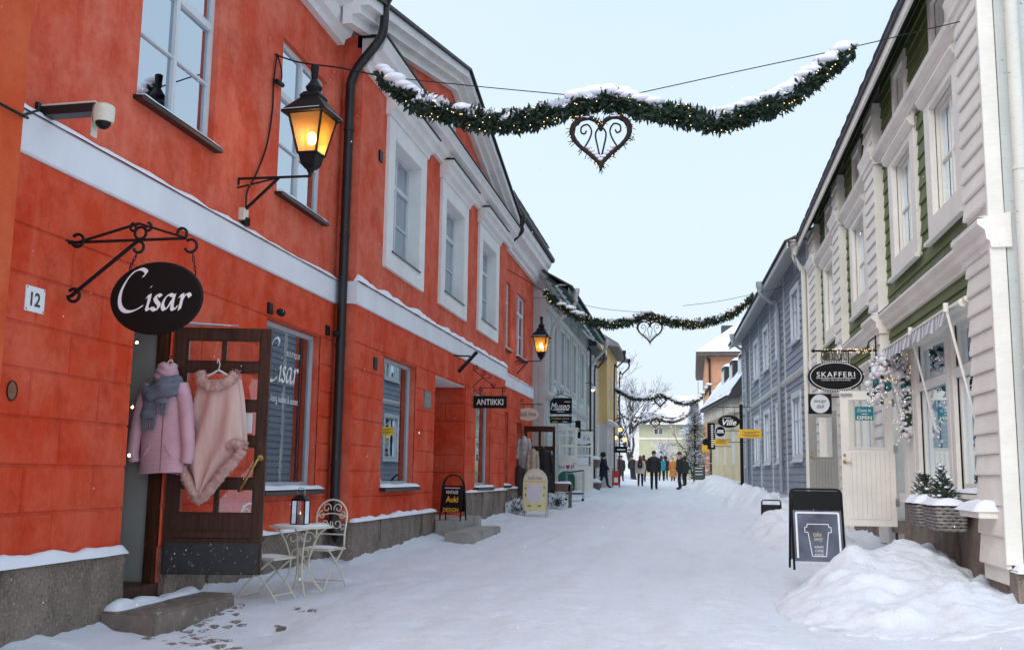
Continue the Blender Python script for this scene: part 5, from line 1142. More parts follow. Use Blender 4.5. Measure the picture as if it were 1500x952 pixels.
def bistro_chair(cx, cy, z0, rot, label):
    """local x right, y forward (front of seat), z up"""
    t = thing('bistro_chair', label, 'chair', (cx, cy, z0), 'cream bistro chairs'); M_ = Matrix.Rotation(rad(rot), 3, 'Z'); Q = lambda x, y, z: Vector((cx, cy, z0))+M_ @ Vector((x, y, z))
    out = []
    for i in range(5):
        y0 = -.19+i*.08; w0 = .20; out.append(0); MB().hexa([Q(-w0, y0, .445), Q(w0, y0, .445), Q(w0, y0+.07, .445), Q(-w0, y0+.07, .445), Q(-w0, y0, .457), Q(w0, y0, .457), Q(w0, y0+.07, .457), Q(-w0, y0+.07, .457)]).build('seat_slat', CREAMPT, t)
    MB().tube([Q(-.21, -.2, .44), Q(.21, -.2, .44), Q(.21, .21, .44), Q(-.21, .21, .44)], .009, 6, closed=True).build('seat_frame', CREAMPT, t)
    for s in (-1, 1):
        MB().tube(bez([Q(.20*s, -.25, 0), Q(.20*s, -.12, .18), Q(.20*s, .08, .36), Q(.20*s, .19, .44)], 5), .010, 6).build('leg', CREAMPT, t); MB().tube(bez([Q(.185*s, .26, 0), Q(.185*s, .1, .2), Q(.185*s, -.12, .38), Q(.185*s, -.2, .45)], 5), .010, 6).build('leg', CREAMPT, t)
    MB().tube([Q(-.2, -.2, .07), Q(.2, -.2, .07)], .008, 5).build('stretcher', CREAMPT, t); MB().tube([Q(-.185, .2, .08), Q(.185, .2, .08)], .008, 5).build('stretcher', CREAMPT, t)
    B = lambda u, v: Q(u, -.2-.10*(v-.45), v)
    arch = [B(-.19, .45), B(-.185, .62)]+[B(-.20*math.cos(math.pi*k/12), .80+.20*math.sin(math.pi*k/12)) for k in range(13)]+[B(.185, .62), B(.19, .45)]
    MB().tube(arch, .011, 7).build('back_frame', CREAMPT, t, smooth=True); MB().tube([B(-.185, .60), B(.185, .60)], .008, 6).build('back_rail', CREAMPT, t); MB().tube(bez([B(-.2, .80), B(0, .84), B(.2, .80)], 6), .008, 6).build('back_rail', CREAMPT, t)
    for s in (-1, 1):
        for (cu, cv, r0, a0, a1) in ((.075, .90, .06, 200, -200), (.075, .72, .065, 160, 560), (.15, .68, .04, 0, 380), (.13, .82, .05, 90, -300)):
            MB().tube([B(s*(cu+(r0*(1-.7*j/14))*math.cos(rad(a0+(a1-a0)*j/14))), cv+(r0*(1-.7*j/14))*math.sin(rad(a0+(a1-a0)*j/14))) for j in range(15)], .006, 5).build('scroll', CREAMPT, t, smooth=True)
    MB().snow(Fr(cx, cy, 90-rot if False else 0, 1, z0), -.15, .15, -.17, .17, .458, .018, sd=rot, step=.04).build('snow_cap', SNOW, t, smooth=True)
    return t
TB = bistro_table(-4.22, 10.82, .19)
bistro_chair(-4.42, 10.42, .15, -100, 'cream folding bistro chair in front of the table, half behind the brown door')
bistro_chair(-4.25, 11.55, .17, 172, 'cream bistro chair with a round scrolled back behind the table')
cl_ = thing('candle_lantern', 'black framed glass lantern with a pink candle on the bistro table', 'lantern', (-4.22, 10.78, .915)); c = Vector((-4.22, 10.78, .925))
mb = MB()
for sx in (-1, 1):
    for sy in (-1, 1): mb.beam(c+Vector((.075*sx, .075*sy, 0)), c+Vector((.075*sx, .075*sy, .26)), .012, .012)
for z in (0, .26):
    for a, b in (((-1, -1), (1, -1)), ((1, -1), (1, 1)), ((1, 1), (-1, 1)), ((-1, 1), (-1, -1))): mb.beam(c+Vector((.075*a[0], .075*a[1], z)), c+Vector((.075*b[0], .075*b[1], z)), .012, .012)
mb.build('frame', BLACK, cl_); mb = MB(); mb.add([c+Vector((x, y, .265)) for x, y in ((-.085, -.085), (.085, -.085), (.085, .085), (-.085, .085))]+[c+Vector((x, y, .32)) for x, y in ((-.03, -.03), (.03, -.03), (.03, .03), (-.03, .03))], [(0,1,5,4), (1,2,6,5), (2,3,7,6), (3,0,4,7), (4,5,6,7), (3,2,1,0)]); mb.build('lid', BLACK, cl_)
MB().tube([c+Vector((.045*math.cos(t), 0, .345+.05*math.sin(t))) for t in [2*math.pi*k/14 for k in range(14)]], .004, 5, closed=True).build('handle', STEEL, cl_)
for dx, dy, ax in ((0, -.075, 0), (.075, 0, 1), (-.075, 0, 1), (0, .075, 0)):
    q = c+Vector((dx, dy, .13)); MB().hexa([q+Vector(((-.068 if ax == 0 else -.001), (-.068 if ax else -.001), -.12))]*1+[q+Vector(((.068 if ax == 0 else .001), (-.068 if ax else -.001), -.12)), q+Vector(((.068 if ax == 0 else .001), (.068 if ax else .001), -.12)), q+Vector(((-.068 if ax == 0 else -.001), (.068 if ax else .001), -.12)), q+Vector(((-.068 if ax == 0 else -.001), (-.068 if ax else -.001), .12)), q+Vector(((.068 if ax == 0 else .001), (-.068 if ax else -.001), .12)), q+Vector(((.068 if ax == 0 else .001), (.068 if ax else .001), .12)), q+Vector(((-.068 if ax == 0 else -.001), (.068 if ax else .001), .12))]).build('pane', GLASSC, cl_)
MB().lathe(c, [(.035, .005), (.035, .10), (.02, .105)], 14).build('candle', mat('pink_wax', (.72, .42, .36), .5, .05, 5, 0), cl_, smooth=True, auto=40); MB().lathe(c, [(.001, .105), (.008, .12), (.001, .14)], 8).build('flame', FAIRY, cl_)

# ------------------------------------------------------------------ clothes on the brown door
PINKQ = mat('pink_quilt', (.64, .37, .43), .45, .12, 6, .25, 16); PONCHO = mat('rose_knit', (.68, .45, .39), .9, .10, 8, .5, 70, stretch=(3, 3, .5)); FUR = mat('rose_fur', (.58, .36, .32), .95, .35, 14, .9, 60); SCARFM = mat('grey_wool', (.16, .17, .22), .95, .25, 8, .6, 50, stretch=(1, 1, 3))
def loft(mb, rings, close=True):
    n = len(rings[0]); b = len(mb.v)
    for r in rings: mb.v += [Vector(p) for p in r]
    for i in range(len(rings)-1):
        for k in range(n if close else n-1): mb.f.append([b+i*n+k, b+i*n+(k+1) % n, b+(i+1)*n+(k+1) % n, b+(i+1)*n+k]); mb.mi.append(mb.cm)
    return mb
JY = 9.2; FJ = FACE(0, JY)
jk = thing('pink_jacket', 'quilted pink jacket hanging at the hinge side of the brown door', 'jacket', (-5.03, JY, 1.45))
def prof(v):
    t = (v-1.46)/(2.36-1.46); w = .225-.035*t if t < .75 else .199-.12*((t-.75)/.25)**1.6; return w
rings = []
for i in range(64):
    v = 1.46+(2.36-1.46)*i/63; w = prof(v)+.006*abs(math.sin(v*math.pi/.045)); d = .09+.008*abs(math.sin(v*math.pi/.045))
    rings.append([FJ.pt(-5.03+.01*math.sin(v*9)+w*math.cos(a)*(1+.03*math.sin(3*a+v*4)), v+.01*math.sin(2*a), d*math.sin(a)*(1-.12*math.exp(-((math.cos(a)-.1)/.06)**2))) for a in [2*math.pi*k/36 for k in range(36)]])
loft(MB(), rings).build('body', PINKQ, jk, smooth=True)
for s in (-1, 1):
    pts = bez([FJ.pt(-5.03+s*.15, 2.30, 0), FJ.pt(-5.03+s*.215, 2.15, .02), FJ.pt(-5.03+s*.26, 1.9, .03), FJ.pt(-5.03+s*.285, 1.68, .03), FJ.pt(-5.03+s*.27, 1.56, .03)], 10)
    MB().tube(pts, [.075-.022*i/len(pts)+.005*abs(math.sin(i*.9)) for i in range(len(pts))], 14).build('sleeve', PINKQ, jk, smooth=True)
    MB().tube(bez([FJ.pt(-5.03+s*.08, 1.72, .094), FJ.pt(-5.03+s*.14, 1.62, .088)], 4), .008, 5).build('pocket', PINKQ, jk)
MB().tube(bez([FJ.pt(-4.99, 2.3, .085), FJ.pt(-4.99, 1.9, .092), FJ.pt(-4.99, 1.47, .09)], 6), .006, 5).build('zip', mat('dark_pink', (.30, .14, .17), .5, .1, 5, 0), jk)
mb = MB()
for k in range(3): mb.tube([FJ.pt(-5.03+(.09-.015*k)*math.cos(a), 2.37+.05*k+.02*math.sin(a*3+k), (.07-.01*k)*math.sin(a)) for a in [2*math.pi*j/20 for j in range(20)]], .042, 8, closed=True)
mb.ball(FJ.pt(-5.02, 2.45, .02), (.08, .07, .06), 10, 8); mb.build('collar', PINKQ, jk, smooth=True)
sf = thing('grey_scarf', 'grey woollen scarf wound round the collar of the pink jacket', 'scarf', (-5.03, JY-.1, 2.2))
mb = MB()
for k in range(3):
    pts = [FJ.pt(-5.03+(.135+.012*k)*math.cos(a), 2.30-.035*k+.03*math.cos(a+k)+.03*math.sin(2*a), (.11+.01*k)*math.sin(a)+.015) for a in [2*math.pi*j/28 for j in range(28)]]; mb.tube(pts, [.05+.012*math.sin(j*1.3+k) for j in range(28)], 9, closed=True)
mb.build('wrap', SCARFM, sf, smooth=True)
for (u, v0, v1, w, wd) in ((-5.13, 2.28, 1.98, .12, .075), (-4.99, 2.27, 2.12, .145, .06)):
    mb = MB(); rows_ = []
    for i in range(9):
        v = v0+(v1-v0)*i/8; rows_.append([FJ.pt(u+wd*math.cos(a)*(1+.1*math.sin(i)), v, w+.022*math.sin(a)+.01*math.sin(i*1.1)) for a in [2*math.pi*k/12 for k in range(12)]])
    loft(mb, rows_).build('tail', SCARFM, sf, smooth=True)
    for k in range(8): MB().tube(bez([FJ.pt(u-wd*.9+k*wd*.25, v1+.01, w), FJ.pt(u-wd*.9+k*wd*.25+R.uniform(-.01, .01), v1-.06, w+.005), FJ.pt(u-wd*.9+k*wd*.25+R.uniform(-.015, .015), v1-R.uniform(.10, .13), w)], 3), .007, 5).build('tassel', SCARFM, sf)
hg = thing('coat_hook', 'white hook above the pink jacket', 'hook', (-5.02, JY, 2.52)); MB().tube(bez([FJ.pt(-5.02, 2.50, 0), FJ.pt(-5.02, 2.53, .01), FJ.pt(-4.99, 2.55, .01), FJ.pt(-4.97, 2.53, .01)], 4), .006, 5).build('wire', SIGNWHT, hg); MB().beam(FJ.pt(-5.07, 2.52, 0), FJ.pt(-4.97, 2.50, 0), .012, .012).build('bar', SIGNWHT, hg)
# poncho
FP = FACE(.05, 9.33); pc = thing('pink_poncho', 'rose knitted poncho with fur trim hanging on the brown door panes', 'poncho', (-4.63, 9.5, 1.3))
LP = [(-4.78, 2.38), (-4.83, 2.2), (-4.87, 2.0), (-4.92, 1.80), (-4.96, 1.70)]; RP = [(-4.40, 2.38), (-4.36, 2.2), (-4.34, 2.0), (-4.32, 1.8), (-4.31, 1.70)]
Le, Re = bez(LP, 6), bez(RP, 6); bot = Vector((-4.69, 1.22)); rows_ = []
def prow(a, b, k, droop=0): return [FP.pt(a.x+(b.x-a.x)*f, a.y+(b.y-a.y)*f-.02*math.sin(math.pi*f)*(k < 3)-droop*(1-abs(2*f-1)), .03+.075*math.sin(math.pi*min(1, max(0, f)))**.6+.024*math.sin(f*15+k*.12)*min(1, k/10)) for f in [j/26 for j in range(27)]]
for k, (a, b) in enumerate(zip(Le, Re)): rows_.append(prow(a, b, k, 0))
nL = len(Le)
for i in range(1, 15):
    f = i/14; a = Le[-1].lerp(bot, f); b = Re[-1].lerp(bot, f); a.x = Le[-1].x+(bot.x-Le[-1].x)*f**.9-.03*(1-f); rows_.append(prow(a, b, nL+i))
mb = loft(MB(), rows_, close=False); mb2 = loft(mb, [[p+Vector((0, .11, 0))-Vector((0, 1, 0))*0 for p in r] for r in rows_[:nL]], close=False); mb.build('body', PONCHO, pc, smooth=True)
def fur(pts, r, n=10):
    mb = MB(); p = bez(pts, 10); mb.tube(p, [r*(1+.22*NZ.noise(Vector((i*.9, r*50, 1)))) for i in range(len(p))], 10)
    for i, q in enumerate(p):
        for k in range(16):
            d = Vector((R.gauss(0, 1), R.gauss(0, 1), R.gauss(0, 1))).normalized(); o_ = q+d*r*.8+Vector((R.uniform(-.01, .01), 0, R.uniform(-.01, .01))); t_ = d.cross(Vector((R.random(), R.random(), R.random()))).normalized()*.006
            mb.add([o_-t_, o_+t_, o_+d*r*.55+Vector((0, 0, -.006))], [(0,1,2)])
    return mb.build('fur_trim', FUR, pc, smooth=True)
fur([FP.pt(-4.77, 2.42, .05), FP.pt(-4.72, 2.34, .10), FP.pt(-4.59, 2.29, .12), FP.pt(-4.46, 2.34, .10), FP.pt(-4.41, 2.42, .05)], .05)
fur([FP.pt(-4.98, 1.74, .04), FP.pt(-4.94, 1.62, .07), FP.pt(-4.86, 1.46, .08), FP.pt(-4.77, 1.31, .08), FP.pt(-4.69, 1.22, .08), FP.pt(-4.57, 1.34, .08), FP.pt(-4.46, 1.48, .08), FP.pt(-4.37, 1.58, .07), FP.pt(-4.29, 1.70, .05)], .05)
fur([FP.pt(-4.42, 1.73, .08), FP.pt(-4.34, 1.75, .08), FP.pt(-4.27, 1.73, .06)], .046); fur([FP.pt(-4.97, 1.74, .06), FP.pt(-4.91, 1.76, .08), FP.pt(-4.88, 1.70, .09)], .042)
hg = thing('coat_hanger', 'white coat hanger carrying the rose poncho', 'hanger', (-4.63, 9.5, 2.42)); MB().tube(bez([FP.pt(-4.70, 2.40, .04), FP.pt(-4.64, 2.43, .04), FP.pt(-4.59, 2.455, .04), FP.pt(-4.53, 2.43, .04), FP.pt(-4.48, 2.40, .04)], 5), .011, 6).build('shoulder_bar', SIGNWHT, hg); MB().tube(bez([FP.pt(-4.59, 2.45, .04), FP.pt(-4.58, 2.52, .04), FP.pt(-4.61, 2.57, .02), FP.pt(-4.62, 2.53, .01)], 5), .005, 5).build('hook', SIGNWHT, hg)
# ------------------------------------------------------------------ far doorway of the red building: dark leaf, coats, bench, cart
FD3 = Fr(-5.05, 30.9, 90, 1)
mb = MB(); gl_ = [(.1, .45, 2.35, 2.78), (.52, .88, 2.35, 2.78), (.1, .45, 1.75, 2.2), (.52, .88, 1.75, 2.2)]
for (p, q, r, s) in minus([(0, .96, .95, 2.95)], gl_): mb.slab(FD3, p, q, r, s, -.045, 0, .003)
d = mb.build('door', DOORWD, RB, label='dark glazed door standing open at the far end')
for g in gl_: MB().box(FD3, *g, -.03, -.02).build('pane', GLASSC, d)
def hung_coat(label, cx, cy, ztop, zbot, w, m, tilt=0):
    t = thing('hanging_coat', label, 'coat', (cx, cy, zbot), 'coats hung outside the far red shop'); f = FACE(0, cy); rings = []
    for i in range(20):
        g = i/19; v = zbot+(ztop-zbot)*g; ww = w*(1-.15*g) if g < .85 else w*(.87-.6*((g-.85)/.15)**1.5); rings.append([f.pt(cx+tilt*(1-g)+ww*math.cos(a)*(1+.06*math.sin(4*a+g*5)), v, .10*math.sin(a)*(1+.15*math.sin(5*a))) for a in [2*math.pi*k/20 for k in range(20)]])
    loft(MB(), rings).build('body', m, t, smooth=True)
    for s in (-1, 1): MB().tube(bez([f.pt(cx+tilt*.1+s*w*.75, ztop-.08, 0), f.pt(cx+tilt*.4+s*w*1.05, ztop-.35, .03), f.pt(cx+tilt*.7+s*w*1.1, ztop-.68, .03)], 6), .055, 8).build('sleeve', m, t, smooth=True)
    MB().tube(bez([f.pt(cx, ztop, 0), f.pt(cx, ztop+.06, 0), f.pt(cx+.03, ztop+.09, 0)], 3), .006, 5).build('hanger', STEEL, t)
hung_coat('pale grey smock hanging outside the far red shop door', -4.93, 30.2, 2.62, 1.25, .17, mat('pale_cloth', (.50, .50, .48), .9, .3, 6, .4, 14)); hung_coat('beige fleece coat hanging outside the far red shop door', -4.62, 30.0, 2.25, 1.35, .13, mat('beige_fleece', (.48, .41, .33), .95, .2, 9, .6, 30)); hung_coat('black coat spreading wide outside the far red shop door', -4.32, 30.1, 2.25, 1.05, .20, mat('black_cloth', (.015, .015, .02), .8, .3, 6, .3, 20), .1)
hung_coat('dark grey long dress hanging low beside the far plinth', -4.98, 29.7, 1.75, .72, .17, mat('dark_cloth', (.045, .04, .04), .9, .3, 6, .4, 14))
bn = thing('wooden_bench', 'low brown plank bench in front of the mint house door', 'bench', (-3.95, 31, .7))
MB().slab(FACE(0, 31.0), -4.4, -3.62, 1.0, 1.22, -.03, .03, .01).build('front_board', BROWNFR, bn); MB().hexa([(-4.4, 31.03, 1.2), (-3.62, 31.03, 1.2), (-3.62, 31.4, 1.2), (-4.4, 31.4, 1.2), (-4.4, 31.03, 1.24), (-3.62, 31.03, 1.24), (-3.62, 31.4, 1.24), (-4.4, 31.4, 1.24)]).build('seat', BROWNFR, bn)
for x in (-4.37, -3.66):
    for y_ in (31.0, 31.36): MB().beam((x, y_, .5), (x, y_, 1.2), .06, .06).build('leg', BROWNFR, bn)
MB().snow(FACE(0, 31.0), -4.4, -3.62, -.38, -.03, 1.24, .06, sd=4, step=.05).build('snow_cap', SNOW, bn, smooth=True)
for i, (x, y_, s) in enumerate(((-4.45, 26.6, .5), (-4.5, 28.6, .42), (-3.95, 30.2, .40))):
    t = thing('snowy_bush', ['small snow-dusted evergreen at the corner of the bay plinth', 'snow-capped pot plant beside the hanging coats', 'low snowy plant in front of the brown bench'][i], 'plant', (x, y_, zg(y_)))
    mb = MB(); ms_ = MB()
    for k in range(900):
        d = Vector((R.gauss(0, .45), R.gauss(0, .45), abs(R.gauss(.5, .35)))); p = Vector((x, y_, zg(y_)+.1))+d*s*.6; a = Vector((R.gauss(0, 1), R.gauss(0, 1), R.gauss(.2, 1))).normalized()*.06; b = a.cross(Vector((0, 0, 1))).normalized()*.010
        (ms_ if NZ.noise(p*6)+d.z*.4 > .30 else mb).add([p-b, p+b, p+a+b*.5, p+a-b*.5], [(0,1,2,3)])
    mb.build('foliage', mat('needle_green', (.028, .05, .022), .8, .4, 8, 0), t, kind='stuff'); ms_.build('snow_clump', SNOW, t, kind='stuff')
ct = thing('garment_trolley', 'small metal display trolley with a snow-dusted rail by the mint house', 'trolley', (-4.0, 35.6, .75))
mb = MB()
for x in (-4.3, -3.72):
    for y_ in (35.4, 35.8): mb.tube([(x, y_, .66), (x, y_, 1.62)], .014, 6)
for z in (.84, 1.55):
    for a, b in (((-4.3, 35.4), (-3.72, 35.4)), ((-4.3, 35.8), (-3.72, 35.8)), ((-4.3, 35.4), (-4.3, 35.8)), ((-3.72, 35.4), (-3.72, 35.8))): mb.tube([(a[0], a[1], z), (b[0], b[1], z)], .012, 6)
mb.build('frame', STEEL, ct); MB().hexa([(-4.3, 35.4, .85), (-3.72, 35.4, .85), (-3.72, 35.8, .85), (-4.3, 35.8, .85), (-4.3, 35.4, .90), (-3.72, 35.4, .90), (-3.72, 35.8, .90), (-4.3, 35.8, .90)]).build('shelf', BLACK, ct); MB().snow(FACE(0, 35.6), -4.3, -3.72, -.2, .2, .90, .06, sd=3, step=.04).build('snow_cap', SNOW, ct, smooth=True); MB().box(FACE(0, 35.62), -4.25, -3.77, 1.0, 1.5, 0, .01).build('pane', GLASSC, ct); MB().beam((-4.3, 35.6, 1.58), (-3.7, 35.5, 1.66), .06, .05).build('rail', mat('green_rail', (.05, .09, .07), .6, .2, 5, 0), ct)
for x in (-4.3, -3.72): MB().lathe((x, 35.38, .66), [(.05, 0), (.05, .03)], 10, axis=(0, 1, 0)).build('wheel', BLACK, ct)
# small signs on the mint house side
sg = thing('projecting_sign', 'small upright black sign with a white zero on the mint house', 'sign', (-4.7, 38, 3.1)); f = FACE(0, 38); MB().slab(f, -4.28, -4.08, 2.85, 3.5, -.02, .02, .006).build('board', SIGNBLK, sg); text('0', f, -4.18, 3.15, .021, .16, SIGNWHT, sg, bold=.02); MB().tube([f.pt(-4.7, 3.45, 0), f.pt(-4.28, 3.45, 0)], .015, 5).build('arm', BLACK, sg)
sg = thing('projecting_sign', 'white oval shop sign in a black frame on the mint house', 'sign', (-4.7, 40.5, 3)); f = FACE(0, 40.5); MB().prism(f, ellipse2(-4.25, 2.92, .42, .26, 30), -.02, .015).build('board', SIGNWHT, sg); MB().tube(ring(f, -4.25, 2.92, .42, .26, 0, 30), .03, 6, closed=True).build('rim', SIGNBLK, sg); text('Y A', f, -4.12, 2.92, .016, .14, BLUETEXT, sg, width=.30); MB().tube([f.pt(-4.7, 3.25, 0), f.pt(-3.85, 3.25, 0)], .02, 5).build('arm', BLACK, sg)
sg = thing('projecting_sign', 'small dark sign board below the lamp cluster on the yellow house', 'sign', (-4.6, 57, 2.8)); f = FACE(0, 57); MB().slab(f, -4.22, -3.55, 2.75, 3.1, -.02, .02, .008).build('board', SIGNBLK, sg); MB().tube([f.pt(-4.28, 3.2, 0), f.pt(-3.55, 3.2, 0)], .02, 5).build('arm', BLACK, sg); MB().box(f, -4.1, -3.65, 2.88, 2.95, .02, .022).build('fine_print', SIGNWHT, sg)
lt = thing('wall_lamp', 'glowing white wall lamp on the mint house corner', 'lamp', (-4.62, 45, 5.2)); MB().tube(bez([(-4.62, 45, 5.5), (-4.4, 45, 5.55), (-4.3, 45, 5.4)], 4), .02, 6).build('arm', DPIPE, lt); MB().lathe((-4.3, 45, 5.28), [(.16, -.05), (.12, .04), (.04, .12)], 12).build('shade', SIGNWHT, lt); MB().ball((-4.3, 45, 5.22), .08, 8, 6).build('bulb', emis('soft_bulb', (1, .66, .3), 2.5), lt)
lt = thing('lamp_cluster', 'cluster of three glowing globe lamps on an iron arm, yellow house', 'lamp', (-4.62, 58, 3.6)); MB().tube(bez([(-4.28, 58, 4.6), (-4.0, 58, 4.7), (-3.95, 58, 4.3), (-3.95, 58, 3.6)], 5), .035, 6).build('arm', BLACK, lt)
for dx, dz in ((0, 4.05), (-.25, 3.6), (.25, 3.5)): MB().ball((-4.0+dx, 58, dz), .12, 10, 8).build('globe', emis('globe%.1f' % dz, (1, .58, .2), 1.7), lt); MB().lathe((-4.0+dx, 58, dz+.14), [(.1, 0), (.05, .06)], 8).build('cap', BLACK, lt)
for (x, y_, l) in ((-4.25, 45.6, 'brown planter tub with snow on top near the mint house downpipe'), (-4.55, 48.5, 'snow-topped flower pot on a stand by the pale grey house')):
    t = thing('planter', l, 'planter', (x, y_, zg(y_))); z = zg(y_) if y_ < 47 else zg(y_)+1.0; MB().lathe((x, y_, z), [(.2, 0), (.30, .35), (.32, .38), (.28, .38)], 14).build('tub', BROWNFR, t, smooth=True, auto=40); MB().ball((x, y_, z+.40), (.28, .28, .16), 12, 8).build('snow_cap', SNOW, t, smooth=True)
    if y_ > 47: MB().tube([(x, y_, z), (x, y_, zg(y_))], .04, 6).build('stand', BLACK, t)
# red and grey boards further up on the left
ab, T = aboard('sign_board', 'red pavement board further up the left side of the street', -3.9, 53.5, zg(53.5), .36, .95, 'square', panel_m=REDSIGN); MB().box(T, -.1, .1, .25, .5, 0, .004).build('poster', SIGNWHT, ab)
ab, T = aboard('sign_board', 'grey pavement board beyond the red one', -4.75, 63, zg(63), .62, 1.0, 'square', panel_m=mat('grey_board', (.16, .14, .17), .6, .3, 5, 0))
for v in (.4, .55, .7): MB().box(T, -.2, .2, v, v+.06, 0, .004).build('fine_print', SIGNWHT, ab)
ab, T = aboard('sign_board', 'dark chalkboard standing in the snow bank on the far right', .30, 51, 1.25, .55, .85, 'square', panel_m=mat('dark_board', (.05, .06, .06), .6, .3, 5, 0))
for v in (.35, .5, .65): MB().box(T, -.18, .16, v, v+.03, 0, .004).build('fine_print', SIGNWHT, ab)

# ------------------------------------------------------------------ right-hand signs
FK = FACE(0, 17.3)
sk = thing('skafferi_sign', 'black oval cafe sign reading SKAFFERI on an iron rod with lights', 'sign', (2.98, 17.3, 3.5))
MB().prism(FK, ellipse2(2.31, 3.15, .44, .255, 48), -.02, .02).build('board', SIGNBLK, sk); MB().tube(ring(FK, 2.31, 3.15, .40, .222, .022, 48), .006, 5, closed=True).build('white_line', SIGNWHT, sk)
text('SKAFFERI', FK, 2.31, 3.18, .021, .085, SIGNWHT, sk, width=.60, spacing=1.2, bold=.004); MB().box(FK, 2.0, 2.62, 3.115, 3.122, .0205, .0225).build('rule', SIGNWHT, sk); text('COFFEE | TEA | GIFTS & MORE', FK, 2.31, 3.085, .021, .03, SIGNWHT, sk, width=.46)
for k in range(-6, 7):
    for s in (1, -1):
        a = rad(90*s+k*5.5); MB().box(Fr(2.31+.40*math.cos(a), 17.3, 90, 1, 3.15+.245*math.sin(a)), -.008, .008, -.008, .008, .0205, .0225).build('fine_print', SIGNWHT, sk)
MB().tube([(1.98, 17.3, 3.57), (2.97, 17.3, 3.57)], .016, 8).build('rod', BLACK, sk); MB().ball((1.97, 17.3, 3.57), .03, 8, 6).build('knob', BLACK, sk); MB().beam((2.95, 17.3, 3.40), (2.95, 17.3, 3.82), .03, .02).build('wall_plate', BLACK, sk)
MB().tube(bez([FK.pt(2.96, 3.8, 0), FK.pt(2.85, 3.72, 0), FK.pt(2.82, 3.62, 0), FK.pt(2.75, 3.58, 0)], 5), .012, 6).build('scroll', BLACK, sk)
for u in (2.1, 2.52): MB().tube([FK.pt(u, 3.57, 0), FK.pt(u, 3.35, 0)], .008, 5).build('hanger', BLACK, sk)
mb = MB()
for k in range(80): mb.tube(bez([FK.pt(2.1+k*.0052, 3.55, R.uniform(-.02, .02)), FK.pt(2.1+k*.0052+R.uniform(-.08, .08), 3.47+R.uniform(-.03, .03), R.uniform(-.03, .03)), FK.pt(2.1+k*.0052+R.uniform(-.06, .06), 3.41, 0)], 3), .003, 3)
mb.build('twig_wreath', BARK, sk, kind='stuff')
mb = MB()
for k in range(70): u = 2.05+.9*R.random()**.7; mb.ball(FK.pt(u, 3.57+R.gauss(0, .022), R.gauss(0, .02)), .0065, 5, 4)
mb.build('fairy_lights', FAIRY, sk, kind='stuff')
dl = thing('deli_sign', 'square black sign with a pale round disc lettered design deli', 'sign', (2.98, 21.3, 3)); f = FACE(0, 21.3); MB().slab(f, 2.30, 2.75, 2.78, 3.18, -.02, .02, .006).build('board', SIGNBLK, dl); MB().prism(f, ellipse2(2.525, 2.98, .185, .185, 36), .02, .024).build('disc', mat('pale_disc', (.66, .69, .70), .5, .03, 5, 0), dl)
text('design', f, 2.525, 3.03, .025, .085, DARKTEXT, dl, width=.24, shear=.3); text('deli', f, 2.53, 2.93, .025, .085, DARKTEXT, dl, width=.15, shear=.3); MB().beam((2.75, 21.3, 3.12), (2.98, 21.3, 3.12), .02, .02).build('arm', BLACK, dl)
op = thing('open_sign', 'small teal hanging sign reading Come In OPEN behind the cafe door glass', 'sign', (2.6, 16.43, 2.5)); f = Fr(3.02, 16.40, 90, 1); MB().box(f, -.56, -.29, 2.39, 2.60, -.018, -.008).build('board', TEALSIGN, op); text('Come In', f, -.425, 2.545, -.007, .055, SIGNWHT, op, width=.20, shear=.35); text('OPEN', f, -.425, 2.43, -.007, .055, mat('cream_letter', (.78, .76, .6), .5, .02, 5, 0), op, width=.22, bold=.03); MB().box(f, -.47, -.38, 2.482, 2.492, -.0075, -.0065).build('fine_print', SIGNWHT, op)
mb = MB(); mb.tube([f.pt(-.54, 2.60, -.012), f.pt(-.42, 2.70, -.012), f.pt(-.31, 2.60, -.012)], .002, 4); mb.build('string', BLACK, op)
# far right hanging signs
def hang(label, y, kind, u0, u1, v0, v1, board_m, arm=None):
    t = thing('hanging_sign', label, 'sign', ((u0+u1)/2, y, v1)); f = FACE(0, y)
    if kind == 'oval': MB().prism(f, ellipse2((u0+u1)/2, (v0+v1)/2, (u1-u0)/2, (v1-v0)/2, 36), -.02, .02).build('board', board_m, t)
    else: MB().slab(f, u0, u1, v0, v1, -.02, .02, .006).build('board', board_m, t)
    if arm: MB().tube([f.pt(arm[0], arm[2], 0), f.pt(arm[1], arm[2], 0)], .015, 5).build('arm', BLACK, t)
    return t, f
t, f = hang('black oval sign lettered Ville hanging before the cream house', 43, 'oval', 1.04, 1.92, 3.5, 4.02, SIGNBLK, (1.0, 2.6, 4.35)); text('Ville', f, 1.5, 3.72, .021, .24, SIGNWHT, t, width=.56, shear=.3, bold=.02); text('KAHVILA', f, 1.4, 3.9, .021, .06, SIGNWHT, t, width=.34, shear=.1)
for u in (1.25, 1.7): MB().tube([f.pt(u, 4.35, 0), f.pt(u, 3.98, 0)], .01, 4).build('chain', BLACK, t)
t, f = hang('round black sign with a pale ring beside the yellow plate', 45, 'oval', .94, 1.42, 3.18, 3.68, SIGNBLK, (1.4, 2.3, 3.47)); MB().tube(ring(f, 1.18, 3.43, .23, .235, .02, 30), .015, 5, closed=True).build('ring', SIGNWHT, t); MB().box(f, 1.05, 1.31, 3.44, 3.50, .02, .022).build('fine_print', SIGNWHT, t); MB().box(f, 1.02, 1.34, 3.37, 3.41, .02, .022).build('fine_print', SIGNWHT, t)
t, f = hang('tall upright black sign with white vertical print, far right', 48, 'rect', .67, 1.02, 2.75, 3.95, SIGNBLK, (.67, 2.2, 3.93))
for k in range(11): MB().box(f, .84, .94, 2.85+k*.095, 2.90+k*.095, .02, .022).build('letter_bar', SIGNWHT, t)
